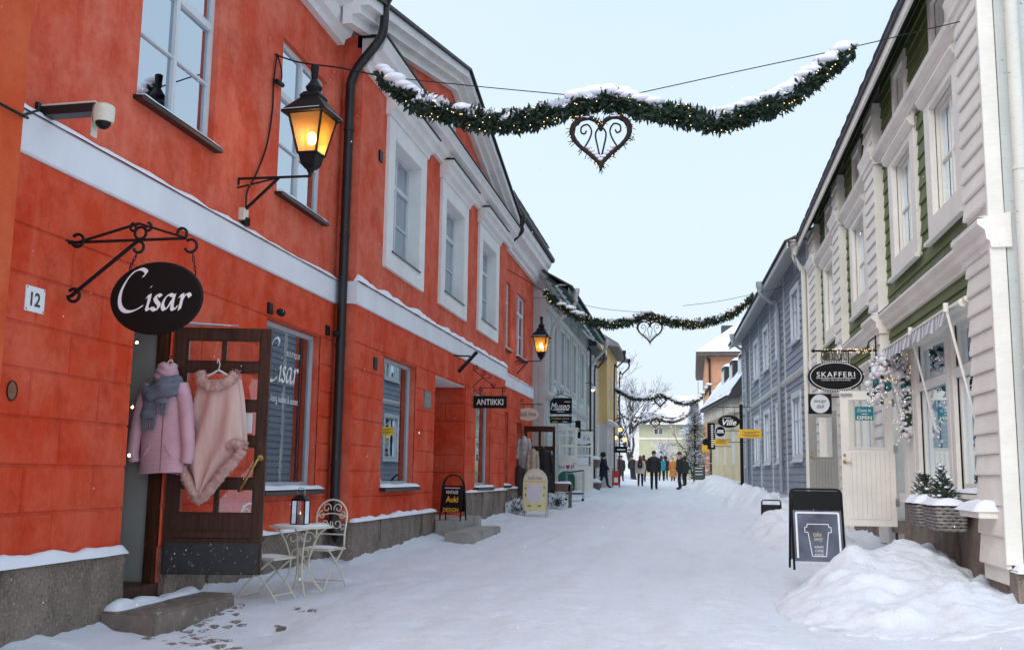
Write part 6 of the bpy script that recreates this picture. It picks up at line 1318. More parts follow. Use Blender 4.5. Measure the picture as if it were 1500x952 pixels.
t, f = hang('large yellow plate sign jutting out from the blue building', 39, 'rect', 1.70, 2.52, 2.94, 3.26, YELSIGN, (2.45, 2.62, 3.1)); [MB().box(f, 1.80+.1*(k % 2), 2.42-.1*(k == 1), 3.16-k*.055, 3.18-k*.055, .02, .022).build('fine_print', DARKTEXT, t) for k in range(4)]
t, f = hang('yellow plate sign under the round black sign', 45.2, 'rect', .88, 1.50, 2.86, 3.10, YELSIGN, (1.5, 2.3, 3.0)); [MB().box(f, .98, 1.42, 3.0-k*.06, 3.02-k*.06, .02, .022).build('fine_print', DARKTEXT, t) for k in range(2)]
t, f = hang('small yellow plate sign farthest along the right side', 52, 'rect', .45, .80, 2.75, 3.05, YELSIGN, (.6, 1.9, 3.0))
t, f = hang('small dark round sign above the farthest yellow plate', 52.3, 'oval', .50, .86, 3.05, 3.40, SIGNBLK, (.7, 1.9, 3.35))
pl_ = thing('sign_post', 'black post carrying the signs before the cream house', 'post', (2.05, 43.2, .9)); MB().tube([(1.98, 43.2, .8), (1.98, 43.2, 4.4)], .07, 8).build('pole', BLACK, pl_); MB().lathe((1.98, 43.2, 4.4), [(.09, 0), (.05, .08)], 8).build('cap', BLACK, pl_)
# ------------------------------------------------------------------ bauble garland over the cafe door
bg_ = thing('bauble_garland', 'arch of white, silver and teal baubles with tiny lights over cafe door', 'garland', (2.95, 16.3, 3))
path = bez([ony(x, y, 15.6) for i, (x, y) in enumerate([(1287, 585), (1286, 560), (1293, 540), (1304, 530), (1316, 534), (1324, 552), (1328, 582), (1329, 612), (1327, 640)])], 8)
base = MB(); base.ball((0, 0, 0), 1, 12, 8); BM = []
for nm, c_, r_, me_ in (('bauble_white', (.74, .72, .73), .45, 0), ('bauble_lilac', (.62, .56, .62), .25, .1), ('bauble_silver', (.62, .64, .66), .15, .9), ('bauble_teal', (.01, .14, .16), .2, .3)):
    m_ = mat(nm, c_, r_, .05, 5, 0, metal=me_); o = base.build('bauble', m_, None, smooth=True); BM.append(o.data); bpy.data.objects.remove(o)
n = 0
while n < 290:
    f_ = R.random(); p = path[int(f_*(len(path)-1))]; th = .17 if f_ < .6 else .09
    d = Vector((R.gauss(0, 1), R.gauss(0, .8), R.gauss(0, 1))); d = d.normalized()*th*R.random()**.4
    o = bpy.data.objects.new('bauble', BM[R.choices((0, 1, 2, 3), (6, 4, 3, 3))[0]]); COL.objects.link(o); o.parent = bg_; s = R.choice((.026, .03, .036, .042, .052)) if n > 12 else .066; o.scale = (s, s, s); o.location = p+d-LOC[bg_]; LOC[o] = LOC[bg_]; n += 1
mb = MB()
for k in range(260): p = path[int(R.random()*(len(path)-1))]; mb.ball(p+Vector((R.gauss(0, .07), R.gauss(-.03, .07), R.gauss(0, .07))), R.uniform(.014, .024), 7, 5)
mb.build('small_baubles', MATS['bauble_white'], bg_, smooth=True, kind='stuff')
mb = MB()
for k in range(160): p = path[int(R.random()*(len(path)-1))]; mb.ball(p+Vector((R.gauss(0, .1), R.gauss(-.04, .08), R.gauss(0, .1))), .0055, 5, 4)
mb.build('fairy_lights', FAIRY, bg_, kind='stuff'); MB().tube(path, .07, 8).build('core', mat('needle_green', (.028, .05, .022)), bg_, smooth=True)
mb = MB()
for p in path[::2][:18]: mb.ball(p+Vector((0, 0, .12)), (.07, .08, .03), 8, 6)
mb.build('snow_clump', SNOW, bg_, smooth=True, kind='stuff')
# ------------------------------------------------------------------ basket planters with small spruces
WICK = mat('wicker', (.26, .24, .22), .85, .4, 12, .6, 40); NEED = MATS['needle_green']
for i, (u0, u1) in enumerate(((13.35, 13.95), (12.35, 13.05))):
    t = thing('basket_planter', ['wicker basket planter with two snowy spruces, next to the cafe door', 'wicker basket planter with snowy spruce, next to the corner pilaster'][i], 'planter', FG.pt((u0+u1)/2, .95, .25)); z0, z1 = .93, 1.20; w0, w1 = .14, .46
    for r in range(7):
        a = r/7; zz = z0+(z1-z0)*a; g = .05*(1-a); mb = MB(); cor = [(u0+g, w0), (u1-g, w0), (u1-g, w1-g), (u0+g, w1-g)]; pts = []
        for k in range(4):
            p, q = cor[k], cor[(k+1) % 4]
            for j in range(10): pts.append(FG.pt(p[0]+(q[0]-p[0])*j/10, zz+.02+.008*math.sin(j*2.1+r*math.pi), p[1]+(q[1]-p[1])*j/10+.008*math.sin(j*math.pi+r*math.pi)))
        mb.tube(pts, .021, 6, closed=True); mb.build('wicker_band', WICK, t, smooth=True)
    MB().box(FG, u0+.05, u1-.05, z0, z1, w0+.02, w1-.05).build('liner', INDARK, t)
    for uu in (u1-.02, ):
        for ww in (w0+.06, w1-.08): MB().tube(bez([FG.pt(uu+.02, z0+.02, ww), FG.pt(uu+.06, z1-.02, ww-.03), FG.pt(uu+.06, z1+.08, ww), FG.pt(uu+.03, z1, ww+.04), FG.pt(uu+.02, z0+.03, ww+.03)], 5), .010, 6).build('handle', BLACK, t)
        for ww in (w0+.1, w1-.1): MB().tube([FG.pt(uu+.025, z0+.05, ww-.06), FG.pt(uu+.03, z1-.04, ww+.06)], .010, 5).build('frame_bar', BLACK, t)
    MB().snow(FG, u0-.02, u1+.03, w0-.02, w1+.02, z1+.02, .09, sd=i+40, step=.04, rough=.8).build('snow_cap', SNOW, t, smooth=True)
    for k in range(2 if i == 0 else 3):
        uc = u0+.18+k*(.3 if i == 0 else .2); hgt = (.34, .36, .0)[k] if i == 0 else (.30, .44, .28)[k]; c = FG.pt(uc, z1+.05, .30); mb = MB(); sn = MB()
        for b in range(34):
            f_ = b/34; zc = c.z+hgt*f_; a0 = b*2.4; L = .20*(1-f_*.75)
            d = Vector((math.cos(a0), math.sin(a0), .75)).normalized(); st_ = Vector((c.x, c.y, zc-.03))
            mb.tube([st_, st_+d*L], .004, 3)
            for q in range(20):
                p = st_+d*L*(.15+.85*q/20); nd = Vector((R.gauss(0, 1), R.gauss(0, 1), R.gauss(.3, .8))).normalized()*.032; s_ = nd.cross(d).normalized()*.006; mb.add([p-s_, p+s_, p+nd], [(0,1,2)])
            if R.random() < .22: sn.ball(st_+d*L*R.uniform(.5, 1.0)+Vector((0, 0, .012)), (.03, .03, .014), 6, 4)
        mb.build('spruce', NEED, t); sn.build('snow_clump', SNOW, t, smooth=True, kind='stuff')
# ------------------------------------------------------------------ light garlands with hearts
GREENLEAF = mat('garland_needles', (.022, .045, .026), .6, .5, 10, 0); TWIG = mat('twig', (.02, .013, .010), .85, .4, 12, .4, 40)
def garland(label, y, px, r, dens, wire, lights, snow_amt, mounds=(), grp='light garlands strung across the street'):
    pts = [ony(a, b, y) for a, b in px]; t = thing('garland', label, 'garland', pts[len(pts)//2], grp); p = bez(pts, 12); N_ = len(p)
    seg = [0]
    for a, b in zip(p, p[1:]): seg.append(seg[-1]+(b-a).length)
    L = seg[-1]
    def at(s):
        for i in range(N_-1):
            if seg[i+1] >= s: return p[i].lerp(p[i+1], (s-seg[i])/max(1e-6, seg[i+1]-seg[i])), i/N_
        return p[-1], 1
    MB().tube(p, r*.45, 8).build('core', GREENLEAF, t, smooth=True)
    mb = MB(); sn = MB(); li = MB(); nt_ = int(L*dens)
    for k in range(nt_):
        s = R.random()*L; q, f_ = at(s); tp = r*(.55+.45*min(1, min(s, L-s)/(L*.12)))*(1+.25*NZ.noise(Vector((s*3, y, 1))))
        a = R.random()*6.283; d = Vector((R.gauss(0, .45), math.cos(a), math.sin(a))).normalized(); b0 = q+d*tp*R.uniform(.25, .85); ln = R.uniform(.45, .8)*r*.9; dd = (d+Vector((R.gauss(0, .7), R.gauss(0, .4), R.gauss(-.1, .5)))).normalized(); s_ = dd.cross(Vector((R.gauss(0, 1), R.gauss(0, 1), R.gauss(0, 1)))).normalized()*r*.12
        tgt = sn if (d.z > .1 and NZ.noise(Vector((s*4.2, a, y*.3)))+.25*d.z > snow_amt) else mb
        if tgt is sn: s_ = s_*1.7
        tgt.add([b0-s_, b0+s_, b0+dd*ln*.6+s_*.9, b0+dd*ln, b0+dd*ln*.6-s_*.9], [(0,1,2,3,4)])
    mb.build('needles', GREENLEAF, t, kind='stuff')
    for k in range(int(L*13)):
        s = R.random()*L; q, _ = at(s)
        if NZ.noise(Vector((s*1.3, y, 7))) > snow_amt-.45:
            rr = r*R.uniform(.35, .85); sn.ball(q+Vector((R.gauss(0, r*.2), R.gauss(0, r*.3), r*R.uniform(.55, .85))), (rr*1.5, rr, rr*.55), 9, 6)
    for (s0, s1, hh) in mounds:
        k = 0.0
        while s0*L+k < s1*L:
            q, _ = at(s0*L+k); sn.ball(q+Vector((0, R.gauss(0, .02), r*.72+hh*.35)), (R.uniform(.10, .16), r*.75, hh*R.uniform(.8, 1.25)), 10, 7); k += .07
    sn.build('snow_clump', SNOW, t, smooth=True, kind='stuff')
    for k in range(int(L*lights)):
        s = R.random()*L; q, _ = at(s); a = R.random()*6.283; li.ball(q+Vector((0, math.cos(a), math.sin(a)))*r*R.uniform(.8, 1.05), .0065*max(1, y/26), 5, 4)
    li.build('fairy_lights', FAIRY, t, kind='stuff')
    for i, w_ in enumerate(wire):
        MB().tube(bez([ony(a, b, y) if not isinstance(a, Vector) else a for a, b in w_], 6), .006 if i else .010, 4).build('wire', BLACK, t)
    return t
def heart(label, y, cx, cy, wpx, r):
    c = ony(cx, cy, y); W = wpx/1500*y*.5; f = FACE(c.x, y, c.z); t = thing('heart_ornament', label, 'ornament', c, 'twig hearts hanging from the garlands')
    def hp(k): return (W*math.sin(k)**3*1.0, W*(13*math.cos(k)-5*math.cos(2*k)-2*math.cos(3*k)-math.cos(4*k))/16.2)
    for j in range(3):
        pts = []
        for i in range(60):
            k = 2*math.pi*i/60; u, v = hp(k); tw = i*.9+j*2.09; pts.append(f.pt(u*(1+.5*r/W*math.cos(tw)*.8), v+r*.5*math.cos(tw)*.5, r*.5*math.sin(tw)))
        MB().tube(pts, r*.62, 6, closed=True).build('twig_ring', TWIG, t)
    for s in (-1, 1):
        mb = MB(); mb.tube(bez([f.pt(0, W*.42, 0), f.pt(s*W*.18, W*.15, 0), f.pt(s*W*.10, -W*.35, 0), f.pt(0, -W*.78, 0)], 6), r*.32, 6); mb.build('scroll', TWIG, t)
        sp = [f.pt(s*W*.62, -W*.42, 0), f.pt(s*W*.40, -W*.05, 0), f.pt(s*W*.32, W*.25, 0), f.pt(s*W*.45, W*.48, 0), f.pt(s*W*.66, W*.42, 0), f.pt(s*W*.68, W*.22, 0), f.pt(s*W*.56, W*.16, 0), f.pt(s*W*.50, W*.27, 0)]
        MB().tube(bez(sp, 6), r*.30, 6).build('scroll', TWIG, t)
    mb = MB(); li = MB(); sn = MB()
    for k in range(150):
        u, v = hp(R.random()*6.283); b0 = f.pt(u, v, R.uniform(-r, r)); d = Vector((u, R.gauss(0, .3)*W, v)).normalized(); d = (d+Vector((R.gauss(0, .6), 0, R.gauss(0, .6)))).normalized(); mb.tube([b0, b0+d*r*R.uniform(1, 2.6)], r*.13, 3)
        if k < 55: li.ball(b0+d*r*.9, .0055*max(1, y/26), 5, 4)
    mb.build('twigs', TWIG, t, kind='stuff'); li.build('fairy_lights', FAIRY, t, kind='stuff')
    for i in range(9):
        fz = (i-4)/4; sn.ball(f.pt(fz*W*.42, -W*.78+abs(fz)*W*.44, 0), (W*.12, r*1.2, W*.06), 8, 6)
    for s in (-1, 1): sn.ball(f.pt(s*W*.5, W*.74, 0), (W*.28, r*1.2, W*.05), 8, 6)
    sn.build('snow_clump', SNOW, t, smooth=True, kind='stuff')
    return t
garland('nearest snow-topped green light garland, ending on the red wall bracket', 11.5, [(556, 112), (575, 128), (610, 150), (660, 166), (715, 178), (770, 176), (820, 162), (870, 150), (905, 150), (945, 162), (1000, 170), (1050, 178), (1100, 166), (1150, 146), (1195, 114), (1230, 90), (1248, 74)], .14, 1300, [[(402, 80), (440, 92), (500, 100), (556, 112)], [(556, 112), (700, 127), (850, 141)], [(930, 138), (1090, 103), (1250, 69), (1330, 50), (1407, 32)]], 42, .40, [(.01, .05, .06), (.06, .11, .045), (.43, .53, .07), (.53, .60, .05), (.72, .80, .045), (.81, .99, .05)])
heart('large twig heart hanging from the nearest garland', 11.5, 880, 202, 88, .036)
garland('second light garland, reaching from the end of the red house', 27.5, [(798, 428), (820, 447), (850, 465), (885, 475), (920, 472), (945, 463), (975, 470), (1010, 475), (1045, 470), (1075, 458), (1103, 435)], .14, 800, [[(690, 372), (745, 396), (798, 428)], [(798, 428), (870, 450), (945, 458)], [(1000, 448), (1060, 440), (1150, 420)]], 34, .5)
heart('mid-distance twig heart under the second garland', 27.5, 952, 484, 36, .03)
garland('third garland, thick with snow towards the salmon house', 58, [(888, 556), (905, 572), (930, 584), (955, 583), (967, 577), (980, 583), (1000, 591), (1022, 586), (1040, 566)], .17, 330, [[(1040, 566), (1060, 556)]], 12, .12)
heart('small twig heart under the third garland', 58, 967, 587, 17, .07)
garland('fourth garland, lower and smaller, before the far roof', 80, [(908, 606), (925, 615), (945, 618), (958, 612), (972, 616), (985, 618), (1000, 613), (1012, 605)], .18, 260, [], 8, .2)
heart('farthest twig heart against the snowy roof', 80, 960, 620, 13, .08)
garland('farthest thin garland just above the fourth one', 88, [(917, 605), (935, 612), (958, 607), (975, 612), (992, 612), (1002, 605)], .14, 240, [], 6, .2)
# ------------------------------------------------------------------ snow heaps
def heap(name, label, x0, x1, y0, y1, hf, step=.05, m=SNOW_PILE, base=None):
    nx, ny = int((x1-x0)/step), int((y1-y0)/step); bz = base or (lambda x, y: street_h(x, y)); V = {}; mb = MB()
    hs = [[hf(x0+i*step, y0+j*step) for i in range(nx+1)] for j in range(ny+1)]
    def vid(i, j):
        if (i, j) not in V:
            x, y = x0+i*step, y0+j*step; h = hs[j][i]; V[(i, j)] = len(mb.v); mb.v.append(Vector((x, y, bz(x, y)+(h if h > .004 else -.08))))
        return V[(i, j)]
    for j in range(ny):
        for i in range(nx):
            if max(hs[j][i], hs[j][i+1], hs[j+1][i], hs[j+1][i+1]) > .004: mb.f.append([vid(i, j), vid(i+1, j), vid(i+1, j+1), vid(i, j+1)]); mb.mi.append(0)
    return mb.build(name, m, smooth=True, kind='stuff', label=label)
G2 = lambda x, y, cx, cy, sx, sy, h: h*math.exp(-(((x-cx)/sx)**2+((y-cy)/sy)**2))
def big(x, y):
    h = G2(x, y, 1.75, 12.2, .50, .80, .42)+G2(x, y, 2.45, 12.9, .55, 1.3, .50)+G2(x, y, 1.5, 11.3, .50, .9, .22)+G2(x, y, 2.3, 10.9, 1.0, 1.1, .24)+G2(x, y, 2.9, 14.6, .5, 1.2, .30)
    n = .05*NZ.noise(Vector((x*2.3, y*2.3, 3)))+.035*NZ.noise(Vector((x*6, y*6, 5)))+.014*NZ.noise(Vector((x*15, y*15, 8)))
    lump = max(0, NZ.noise(Vector((x*3.4, y*3.4, 12)))-.22)*.16
    return (h+(n*1.25+lump*1.3)*min(1, h*7)-.055)*sstep(8.9, 10.2, y)
heap('snow_heap', 'big shovelled snow heap in front of the cafe shopfront', .3, 3.25, 8.8, 17.5, big, .045)
def bank(x, y):
    wall = 3.0 if y < 27 else 3.0-(y-27)*.033
    e = 1.15+.35*math.sin(y*.5)-.25*sstep(30, 50, y)-1.0*sstep(42, 52, y)+.25*NZ.noise(Vector((y*.35, 1, 1)))
    h = sstep(e, e+.9, x)*(.34+.22*sstep(26, 34, y)*(1-.0*y))*(1-.65*sstep(wall-.9, wall-.25, x))*sstep(14.8, 18.5, y)*(1-sstep(57, 63, y))
    n = .17*NZ.noise(Vector((x*1.3, y*.8, 3)))+.12*NZ.noise(Vector((x*3.3, y*2.6, 5)))+.04*NZ.noise(Vector((x*8, y*7, 8)))+.12*max(0, NZ.noise(Vector((x*4.5, y*4, 31)))-.2)
    return h*1.08+n*min(1, h*5)-.02
heap('snow_bank', 'long ploughed snow bank along the blue building', -.6, 3.15, 14.5, 64, bank, .09)
def lbank(x, y):
    h = G2(x, y, -4.75, 28.5, .35, 1.4, .28)+G2(x, y, -4.6, 45, .5, 3, .22)+G2(x, y, -4.7, 36, .3, 2, .15); return h+.06*NZ.noise(Vector((x*4, y*3, 2)))*min(1, h*6)-.02
heap('snow_drift', 'low snow drift along the far left walls', -5.2, -3.9, 26.4, 50, lbank, .08)

# ------------------------------------------------------------------ trees
SNOWTW = SNOW
def bare_tree(name, label, x, y, h, seed, spread=1.0, trunk_r=.16, depth=6, lean=0, snowy=.5, fork=.3):
    rr = random.Random(seed); t = thing(name, label, 'tree', (x, y, zg(y)), 'snowy trees at the end of the street'); tr = MB(); br = MB(); sn = MB()
    def grow(p, d, L, r, lv):
        pts = [p]; q = p.copy(); dd = d.copy(); n = 4 if lv < 3 else 3
        for k in range(n):
            dd = (dd+Vector((rr.gauss(0, .10), rr.gauss(0, .10), rr.gauss(.04, .06)))).normalized(); q = q+dd*L/n; pts.append(q.copy())
        mb = tr if lv == 0 else br; rs = [r*(1-.4*k/n) for k in range(n+1)]
        mb.tube(pts, rs, 8 if lv < 2 else (5 if lv < 4 else 3), cap=False)
        if lv > 0 and abs(dd.z) < .93 and rr.random() < snowy+.2*(lv < 3): sn.tube([a+Vector((0, 0, r_*.75+.008)) for a, r_ in zip(pts, rs)], [r_*.85+.010 for r_ in rs], 4, cap=False)
        if lv >= depth: return
        nb = rr.choice((2, 3, 3)) if lv > 0 else 6
        for k in range(nb):
            f_ = 1 if (k == 0) else rr.uniform(.35 if lv else fork, .98); i = min(n-1, int(f_*n)); o = pts[i].lerp(pts[i+1], f_*n-i); a = rr.uniform(0, 6.283); ang = rr.uniform(.25, .75)*spread*(1 if k else .35)
            x_ = dd.orthogonal().normalized(); y_ = dd.cross(x_); nd = (dd*math.cos(ang)+(x_*math.cos(a)+y_*math.sin(a))*math.sin(ang)); grow(o, nd.normalized(), L*rr.uniform(.55, .78), max(.006, r*(.62 if k else .72)), lv+1)
    grow(Vector((x, y, zg(y)-.1)), Vector((lean, 0, 1)).normalized(), h*.36, trunk_r, 0)
    tr.build('trunk', BARK, t, smooth=True); br.build('crown', BARK, t, kind='stuff'); sn.build('snow_cap', SNOWTW, t, kind='stuff'); return t
bare_tree('bare_tree', 'tall bare deciduous tree with snow on its branches, beyond the walkers', -4.2, 76, 9.4, 5, 1.05, .17, 7, snowy=.6)
bare_tree('bare_tree', 'slim snow-laden tree behind the tall bare tree', -5.6, 84, 6.5, 12, 1.1, .12, 6, snowy=.75)
bare_tree('bare_tree', 'broad low snowy tree near the lamp cluster', -6.2, 74, 5.2, 21, 1.25, .11, 6, snowy=.8, fork=.1)
bare_tree('bare_tree', 'rounded snow-covered bushy tree before the pale building', 0.0, 84, 4.3, 33, 1.3, .10, 6, snowy=.95, fork=.1)
bare_tree('bare_tree', 'thin pale tree right at the foot of the far building', -2.9, 92, 4.0, 41, 1.3, .09, 6, snowy=.95, fork=.1)
def conifer(x, y, h, r, label):
    t = thing('spruce_tree', label, 'tree', (x, y, zg(y))); z0 = zg(y); MB().tube([(x, y, z0-.1), (x, y, z0+h*.97)], [.12, .02], 8).build('trunk', BARK, t); mb = MB(); sn = MB(); n = 420
    for b in range(n):
        f_ = (b/n)**.85; z = z0+.35+(h-.4)*f_; a = b*2.399; L = r*(1-f_)*R.uniform(.75, 1.1)+.12; d = Vector((math.cos(a), math.sin(a), -.25+.5*f_)); o = Vector((x, y, z))
        for k in range(16):
            g = .15+.85*k/16; p = o+d*L*g+Vector((0, 0, .18*g*g*L)); s_ = d.cross(Vector((0, 0, 1))).normalized()
            for sd_ in (-1, 1):
                nd = (d*.6+s_*sd_*R.uniform(.6, 1)+Vector((0, 0, R.uniform(-.5, .1)))).normalized()*R.uniform(.12, .24)*(1.1-.5*g); w_ = Vector((0, 0, 1)).cross(nd).normalized()*.035
                tgt = sn if (NZ.noise(Vector((p.x*2.2, p.y*2.2, p.z*2.8)))+R.uniform(-.15, .25) > .16) else mb
                up = Vector((0, 0, .02)) if tgt is sn else Vector((0, 0, 0)); tgt.add([p+up-w_*.4, p+up+w_*.4, p+nd+up+w_*.5, p+nd*1.15+up, p+nd+up-w_*.5], [(0,1,2,3,4)])
    mb.build('crown', mat('spruce_needles', (.022, .038, .024), .8, .5, 6, 0), t, kind='stuff'); sn.build('snow_cap', SNOW, t, kind='stuff')
conifer(.15, 68, 5.4, 1.7, 'dark spruce tree heaped with snow before the salmon house')
# ------------------------------------------------------------------ people
SKINM = mat('skin', (.50, .30, .22), .6, .05, 5, 0)
def person(label, x, y, h, head_deg, coat, hem, legs, head='hood', headm=None, stance='walk', pack=None, ph=0.0, boots=(.02, .018, .016), bulk=1.0):
    """heading 0 = walking away (+y)"""
    z0 = street_h(x, y)+.005; t = thing('person', label, 'person', (x, y, z0), 'people walking up the street'); s = h/1.75; M_ = Matrix.Rotation(rad(head_deg), 3, 'Z'); Q = lambda a, b, c: M_ @ Vector((a*s, b*s, c*s))
    sw = {'walk': .26, 'stand': .05}[stance]; sg = 1 if ph == 0 else -1
    J = {'pel': (0, 0, .95), 'sp': (0, .0, 1.18), 'ch': (0, .0, 1.38), 'nk': (0, .01, 1.50), 'hd': (0, .02, 1.60), 'tp': (0, .015, 1.70)}
    E_ = [('pel', 'sp'), ('sp', 'ch'), ('ch', 'nk'), ('nk', 'hd'), ('hd', 'tp')]; rad_ = {'pel': .145, 'sp': .135, 'ch': .15, 'nk': .055, 'hd': .092, 'tp': .075}
    for sd_, k in ((-1, 'L'), (1, 'R')):
        st = sw*sd_*sg
        J.update({'hip'+k: (.095*sd_, 0, .90), 'kn'+k: (.10*sd_, st*.5+.04, .50), 'an'+k: (.10*sd_, st-.02, .09+(.05 if st < -.2 else 0)), 'to'+k: (.115*sd_, st+.16, .035)})
        E_ += [('pel', 'hip'+k), ('hip'+k, 'kn'+k), ('kn'+k, 'an'+k), ('an'+k, 'to'+k)]; rad_.update({'hip'+k: .10, 'kn'+k: .078, 'an'+k: .062, 'to'+k: .05})
        J.update({'sh'+k: (.185*sd_, 0, 1.40), 'el'+k: (.235*sd_, -st*.25-.02, 1.13), 'wr'+k: (.24*sd_, -st*.5+.08, .90), 'pa'+k: (.24*sd_, -st*.55+.11, .83)})
        E_ += [('ch', 'sh'+k), ('sh'+k, 'el'+k), ('el'+k, 'wr'+k), ('wr'+k, 'pa'+k)]; rad_.update({'sh'+k: .075, 'el'+k: .052, 'wr'+k: .036, 'pa'+k: .034})
        for fi in range(5):
            o = Vector(J['pa'+k]); off = Vector((-.012*sd_, -.03+.02*fi, -.075+.008*abs(fi-2))) if fi < 4 else Vector((-.03*sd_, .045, -.03)); J['f%d%s' % (fi, k)] = tuple(o+off); E_.append(('pa'+k, 'f%d%s' % (fi, k))); rad_['f%d%s' % (fi, k)] = .010
    names = list(J); me = bpy.data.meshes.new('p'); bm = bmesh.new(); sl_ = bm.verts.layers.skin.verify(); vs = {}
    for n_ in names:
        v = bm.verts.new(Vector(J[n_])*s); v[sl_].radius = (rad_[n_]*s,)*2; v[sl_].use_root = (n_ == 'pel'); vs[n_] = v
    for a, b in E_: bm.edges.new((vs[a], vs[b]))
    bm.to_mesh(me); bm.free(); ob = bpy.data.objects.new('p', me); COL.objects.link(ob); ob.modifiers.new('s', 'SKIN'); sb = ob.modifiers.new('d', 'SUBSURF'); sb.levels = 1; sb.render_levels = 1
    dg = bpy.context.evaluated_depsgraph_get(); dg.update(); m2 = bpy.data.meshes.new_from_object(ob.evaluated_get(dg)); bpy.data.objects.remove(ob); O = Vector((x, y, z0))
    mb = MB(); mb.v = [O+M_ @ v.co for v in m2.vertices]; mb.f = [list(p.vertices) for p in m2.polygons]
    for p in m2.polygons: c = p.center/s; mb.mi.append(2 if c.z < .13 else (1 if c.z < 1.0 and abs(c.x) < .19 else 0))
    bpy.data.meshes.remove(m2); mb.build('body', [SKINM, legs, mat('boot%d' % int(boots[0]*999), boots, .6, .2, 5, 0)], t, smooth=True)
    # coat
    top, hm = 1.485, hem; rings = []; nr = 14
    for i in range(nr+1):
        g = i/nr; z = top+(hm-top)*g; w = .075+.135*(g/.15)**.75 if g < .15 else .21-.035*math.sin(math.pi*min(1, (g-.15)/.5))+.05*max(0, g-.55)*(1.4 if hm < .8 else .6); d = .08+.07*min(1, g*5)+.03*max(0, g-.5)
        rings.append([O+Q(w*bulk*math.cos(a)*(1+.03*math.sin(5*a+i)), d*bulk*math.sin(a)*(1+.03*math.sin(4*a+2*i))+sw*.1*g*math.sin(a), z+.01*math.sin(3*a)*g) for a in [2*math.pi*k/20 for k in range(20)]])
    ct_ = loft(MB(), rings).build('coat', coat, t, smooth=True)
    for sd_, k in ((-1, 'L'), (1, 'R')):
        pp_ = bez([O+Q(*J['sh'+k])+Vector((0, 0, -.015*s)), O+Q(*J['el'+k]), O+Q(*J['wr'+k])], 5); n_ = len(pp_); MB().tube(pp_, [(.078-.018*i/n_)*s*bulk for i in range(n_)], 10).build('sleeve', coat, ct_, smooth=True)
    hc = O+Q(0, .015, 1.62); hm_ = headm or coat
    def cap_shell(r, cut, nm, m_, dz=0, back=0):
        rg = []
        for i in range(8):
            th = math.pi*cut*i/7; rg.append([hc+Q(r*math.sin(th)*math.cos(a)*.92, -back+r*math.sin(th)*math.sin(a)*1.08, dz+r*1.08*math.cos(th)) for a in [2*math.pi*k/16 for k in range(16)]])
        return loft(MB(), rg).build(nm, m_, t, smooth=True)
    # face
    if head in ('beanie', 'hair'):
        mb = MB(); mb.ball(hc+Q(0, .105, -.01), (.014*s, .014*s, .02*s), 6, 5); mb.build('nose', SKINM, t, smooth=True)
        for e_ in (-1, 1): MB().ball(hc+Q(.035*e_, .092, .015), .010*s, 6, 5).build('eye', BLACK, t); MB().ball(hc+Q(.093*e_, .0, -.01), (.012*s, .02*s, .03*s), 6, 5).build('ear', SKINM, t, smooth=True)
        MB().ball(hc+Q(0, .092, -.045), (.022*s, .006*s, .006*s), 6, 4).build('mouth', mat('lip', (.35, .12, .1), .6, 0, 5, 0), t)
    if head == 'hood': cap_shell(.135, .80, 'hood', hm_, .0, .035)
    elif head == 'beanie': cap_shell(.112, .52, 'hat', hm_, .02, .0)
    elif head == 'hair':
        cap_shell(.110, .62, 'hair', hm_, .01, .018); MB().tube([hc+Q(0, -.06, .02), hc+Q(0, -.10, -.12), hc+Q(0, -.11, -.30)], [.085*s, .095*s, .06*s], 10).build('hair', hm_, t, smooth=True)
    if pack:
        b = thing('backpack', 'dark backpack on the back of the walker in the cream jacket', 'backpack', O+Q(0, -.2, 1.2)); rg = []
        for i in range(9):
            v = 1.02+.40*i/8; k_ = 1-.25*abs(i/4-1)**3; rg.append([O+Q(.145*k_*(abs(math.cos(a))**.5)*(1 if math.cos(a) > 0 else -1), -.22+.075*k_*(abs(math.sin(a))**.5)*(1 if math.sin(a) > 0 else -1), v) for a in [2*math.pi*j/16 for j in range(16)]])
        loft(MB(), rg).build('bag', pack, b, smooth=True); MB().ball(O+Q(0, -.295, 1.24), (.02, .006, .02), 6, 5).build('badge', SIGNWHT, b)
        for e_ in (-1, 1): MB().tube(bez([O+Q(.09*e_, -.15, 1.42), O+Q(.11*e_, .02, 1.50), O+Q(.12*e_, .17, 1.35), O+Q(.13*e_, .0, 1.08), O+Q(.12*e_, -.16, 1.05)], 4), .016, 5).build('strap', pack, b)
    return t
NAVY = mat('navy_coat', (.010, .013, .032), .8, .3, 6, .2, 20); BLK = mat('black_jacket', (.012, .012, .014), .7, .3, 6, .2, 20); CRM = mat('cream_jacket', (.56, .52, .44), .85, .1, 6, .3, 20); TEAL = mat('teal_coat', (.0, .22, .28), .75, .2, 6, .2, 20); OCH = mat('ochre_coat', (.42, .15, .02), .8, .15, 6, .2, 20); JEAN = mat('dark_jeans', (.02, .025, .045), .85, .3, 6, .2, 30); HAIR = mat('auburn_hair', (.12, .04, .02), .6, .3, 8, .4, 40, stretch=(3, 3, .5)); DKR = mat('maroon_coat', (.10, .015, .02), .8, .2, 6, .2, 20); BLP = mat('black_trousers', (.010, .010, .011), .8, .3, 6, .2, 20)
def pp(px, y): return ony(px, 700, y).x
person('person in a navy hooded knee-length coat standing by the mint house', pp(884, 50.5), 50.5, 1.74, -75, NAVY, .55, JEAN, 'hood', None, 'walk', ph=1, bulk=1.15)
person('person in a cream jacket with long auburn hair walking up the street', pp(938, 57), 57, 1.66, 0, CRM, .72, BLP, 'hair', HAIR, 'stand', pack=mat('dark_pack', (.012, .014, .022), .7, .2, 6, .2, 20), boots=(.05, .025, .015), bulk=1.1)
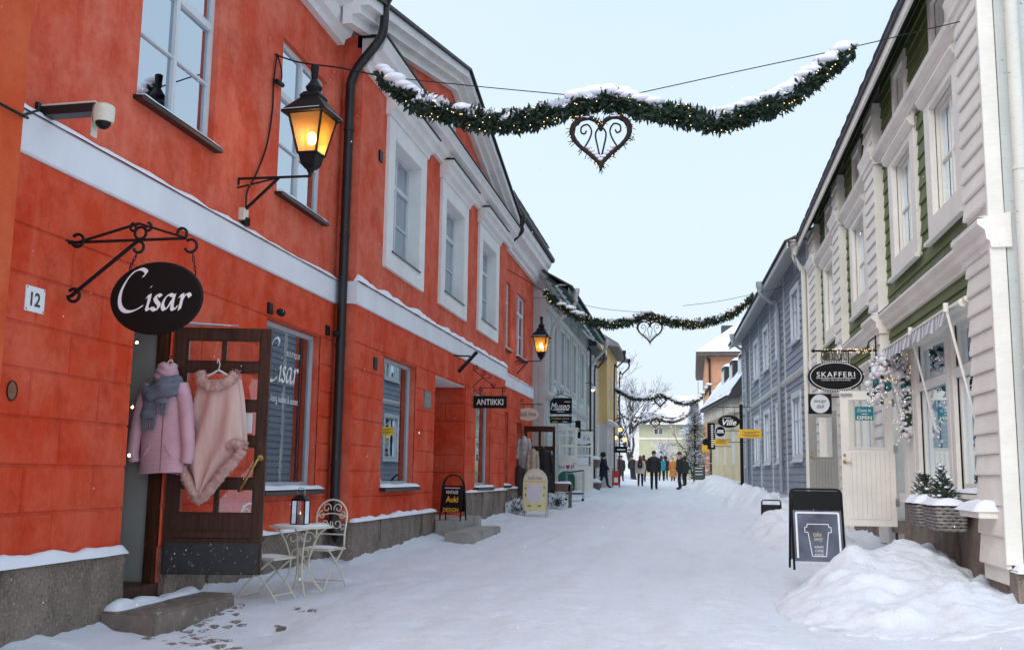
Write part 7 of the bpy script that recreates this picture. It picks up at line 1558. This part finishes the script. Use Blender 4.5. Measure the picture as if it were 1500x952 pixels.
person('big person all in black walking up the middle of the street', pp(958, 50), 50, 1.84, 0, BLK, .78, BLP, 'beanie', BLK, 'stand', bulk=1.35)
person('person in a teal coat walking beside the big black figure', pp(969, 72), 72, 1.72, -8, TEAL, .72, BLP, 'hair', BLK, 'walk', bulk=1.15)
person('person in a long ochre coat', pp(986, 72), 72, 1.62, 10, OCH, .28, BLP, 'beanie', OCH, 'stand', bulk=1.15)
person('person in dark jacket and red-brown beanie standing by the snow bank', pp(996, 49.5), 49.5, 1.78, 80, BLK, .80, BLP, 'beanie', DKR, 'stand', bulk=1.12)
person('dark-clad person left of the cream jacket, further up', pp(926, 75), 75, 1.70, 12, BLK, .75, JEAN, 'beanie', BLK, 'walk', bulk=1.2)
person('dark-clad person walking just ahead of the cream jacket', pp(943, 68), 68, 1.76, -5, mat('brown_black', (.03, .02, .018), .8, .3, 6, .2, 20), .75, BLP, 'hair', BLK, 'walk', ph=1, bulk=1.1)
person('navy-clad person just beyond the teal coat', pp(975, 76), 76, 1.74, 0, NAVY, .7, BLP, 'hood', None, 'stand', bulk=1.1)
person('person in dark green jacket behind the beanie wearer', pp(1003, 60), 60, 1.70, 40, mat('dark_green', (.012, .022, .016), .8, .3, 6, .2, 20), .7, BLP, 'hood', None, 'stand', bulk=1.1)
person('person in a maroon jacket beside the grey pavement board', pp(901, 66), 66, 1.66, 20, DKR, .75, BLP, 'hair', BLK, 'stand', bulk=1.2)
person('black-clad person next to the maroon jacket', pp(910, 68), 68, 1.66, -20, BLK, .7, BLP, 'beanie', BLK, 'stand', bulk=1.15)

# ------------------------------------------------------------------ a few snowflakes in the air
mb = MB()
for k in range(420):
    y_ = 4.5+16*R.random()**1.2; x_ = R.uniform(-4.9, 2.8); z_ = R.uniform(.4, 8.5); r_ = R.uniform(.002, .0038)
    mb.ball((x_, y_, z_), (r_, r_, r_*R.uniform(1, 2.2)), 5, 4)
mb.build('snowflakes', SNOW, kind='stuff', label='sparse snowflakes drifting in the air above the street')
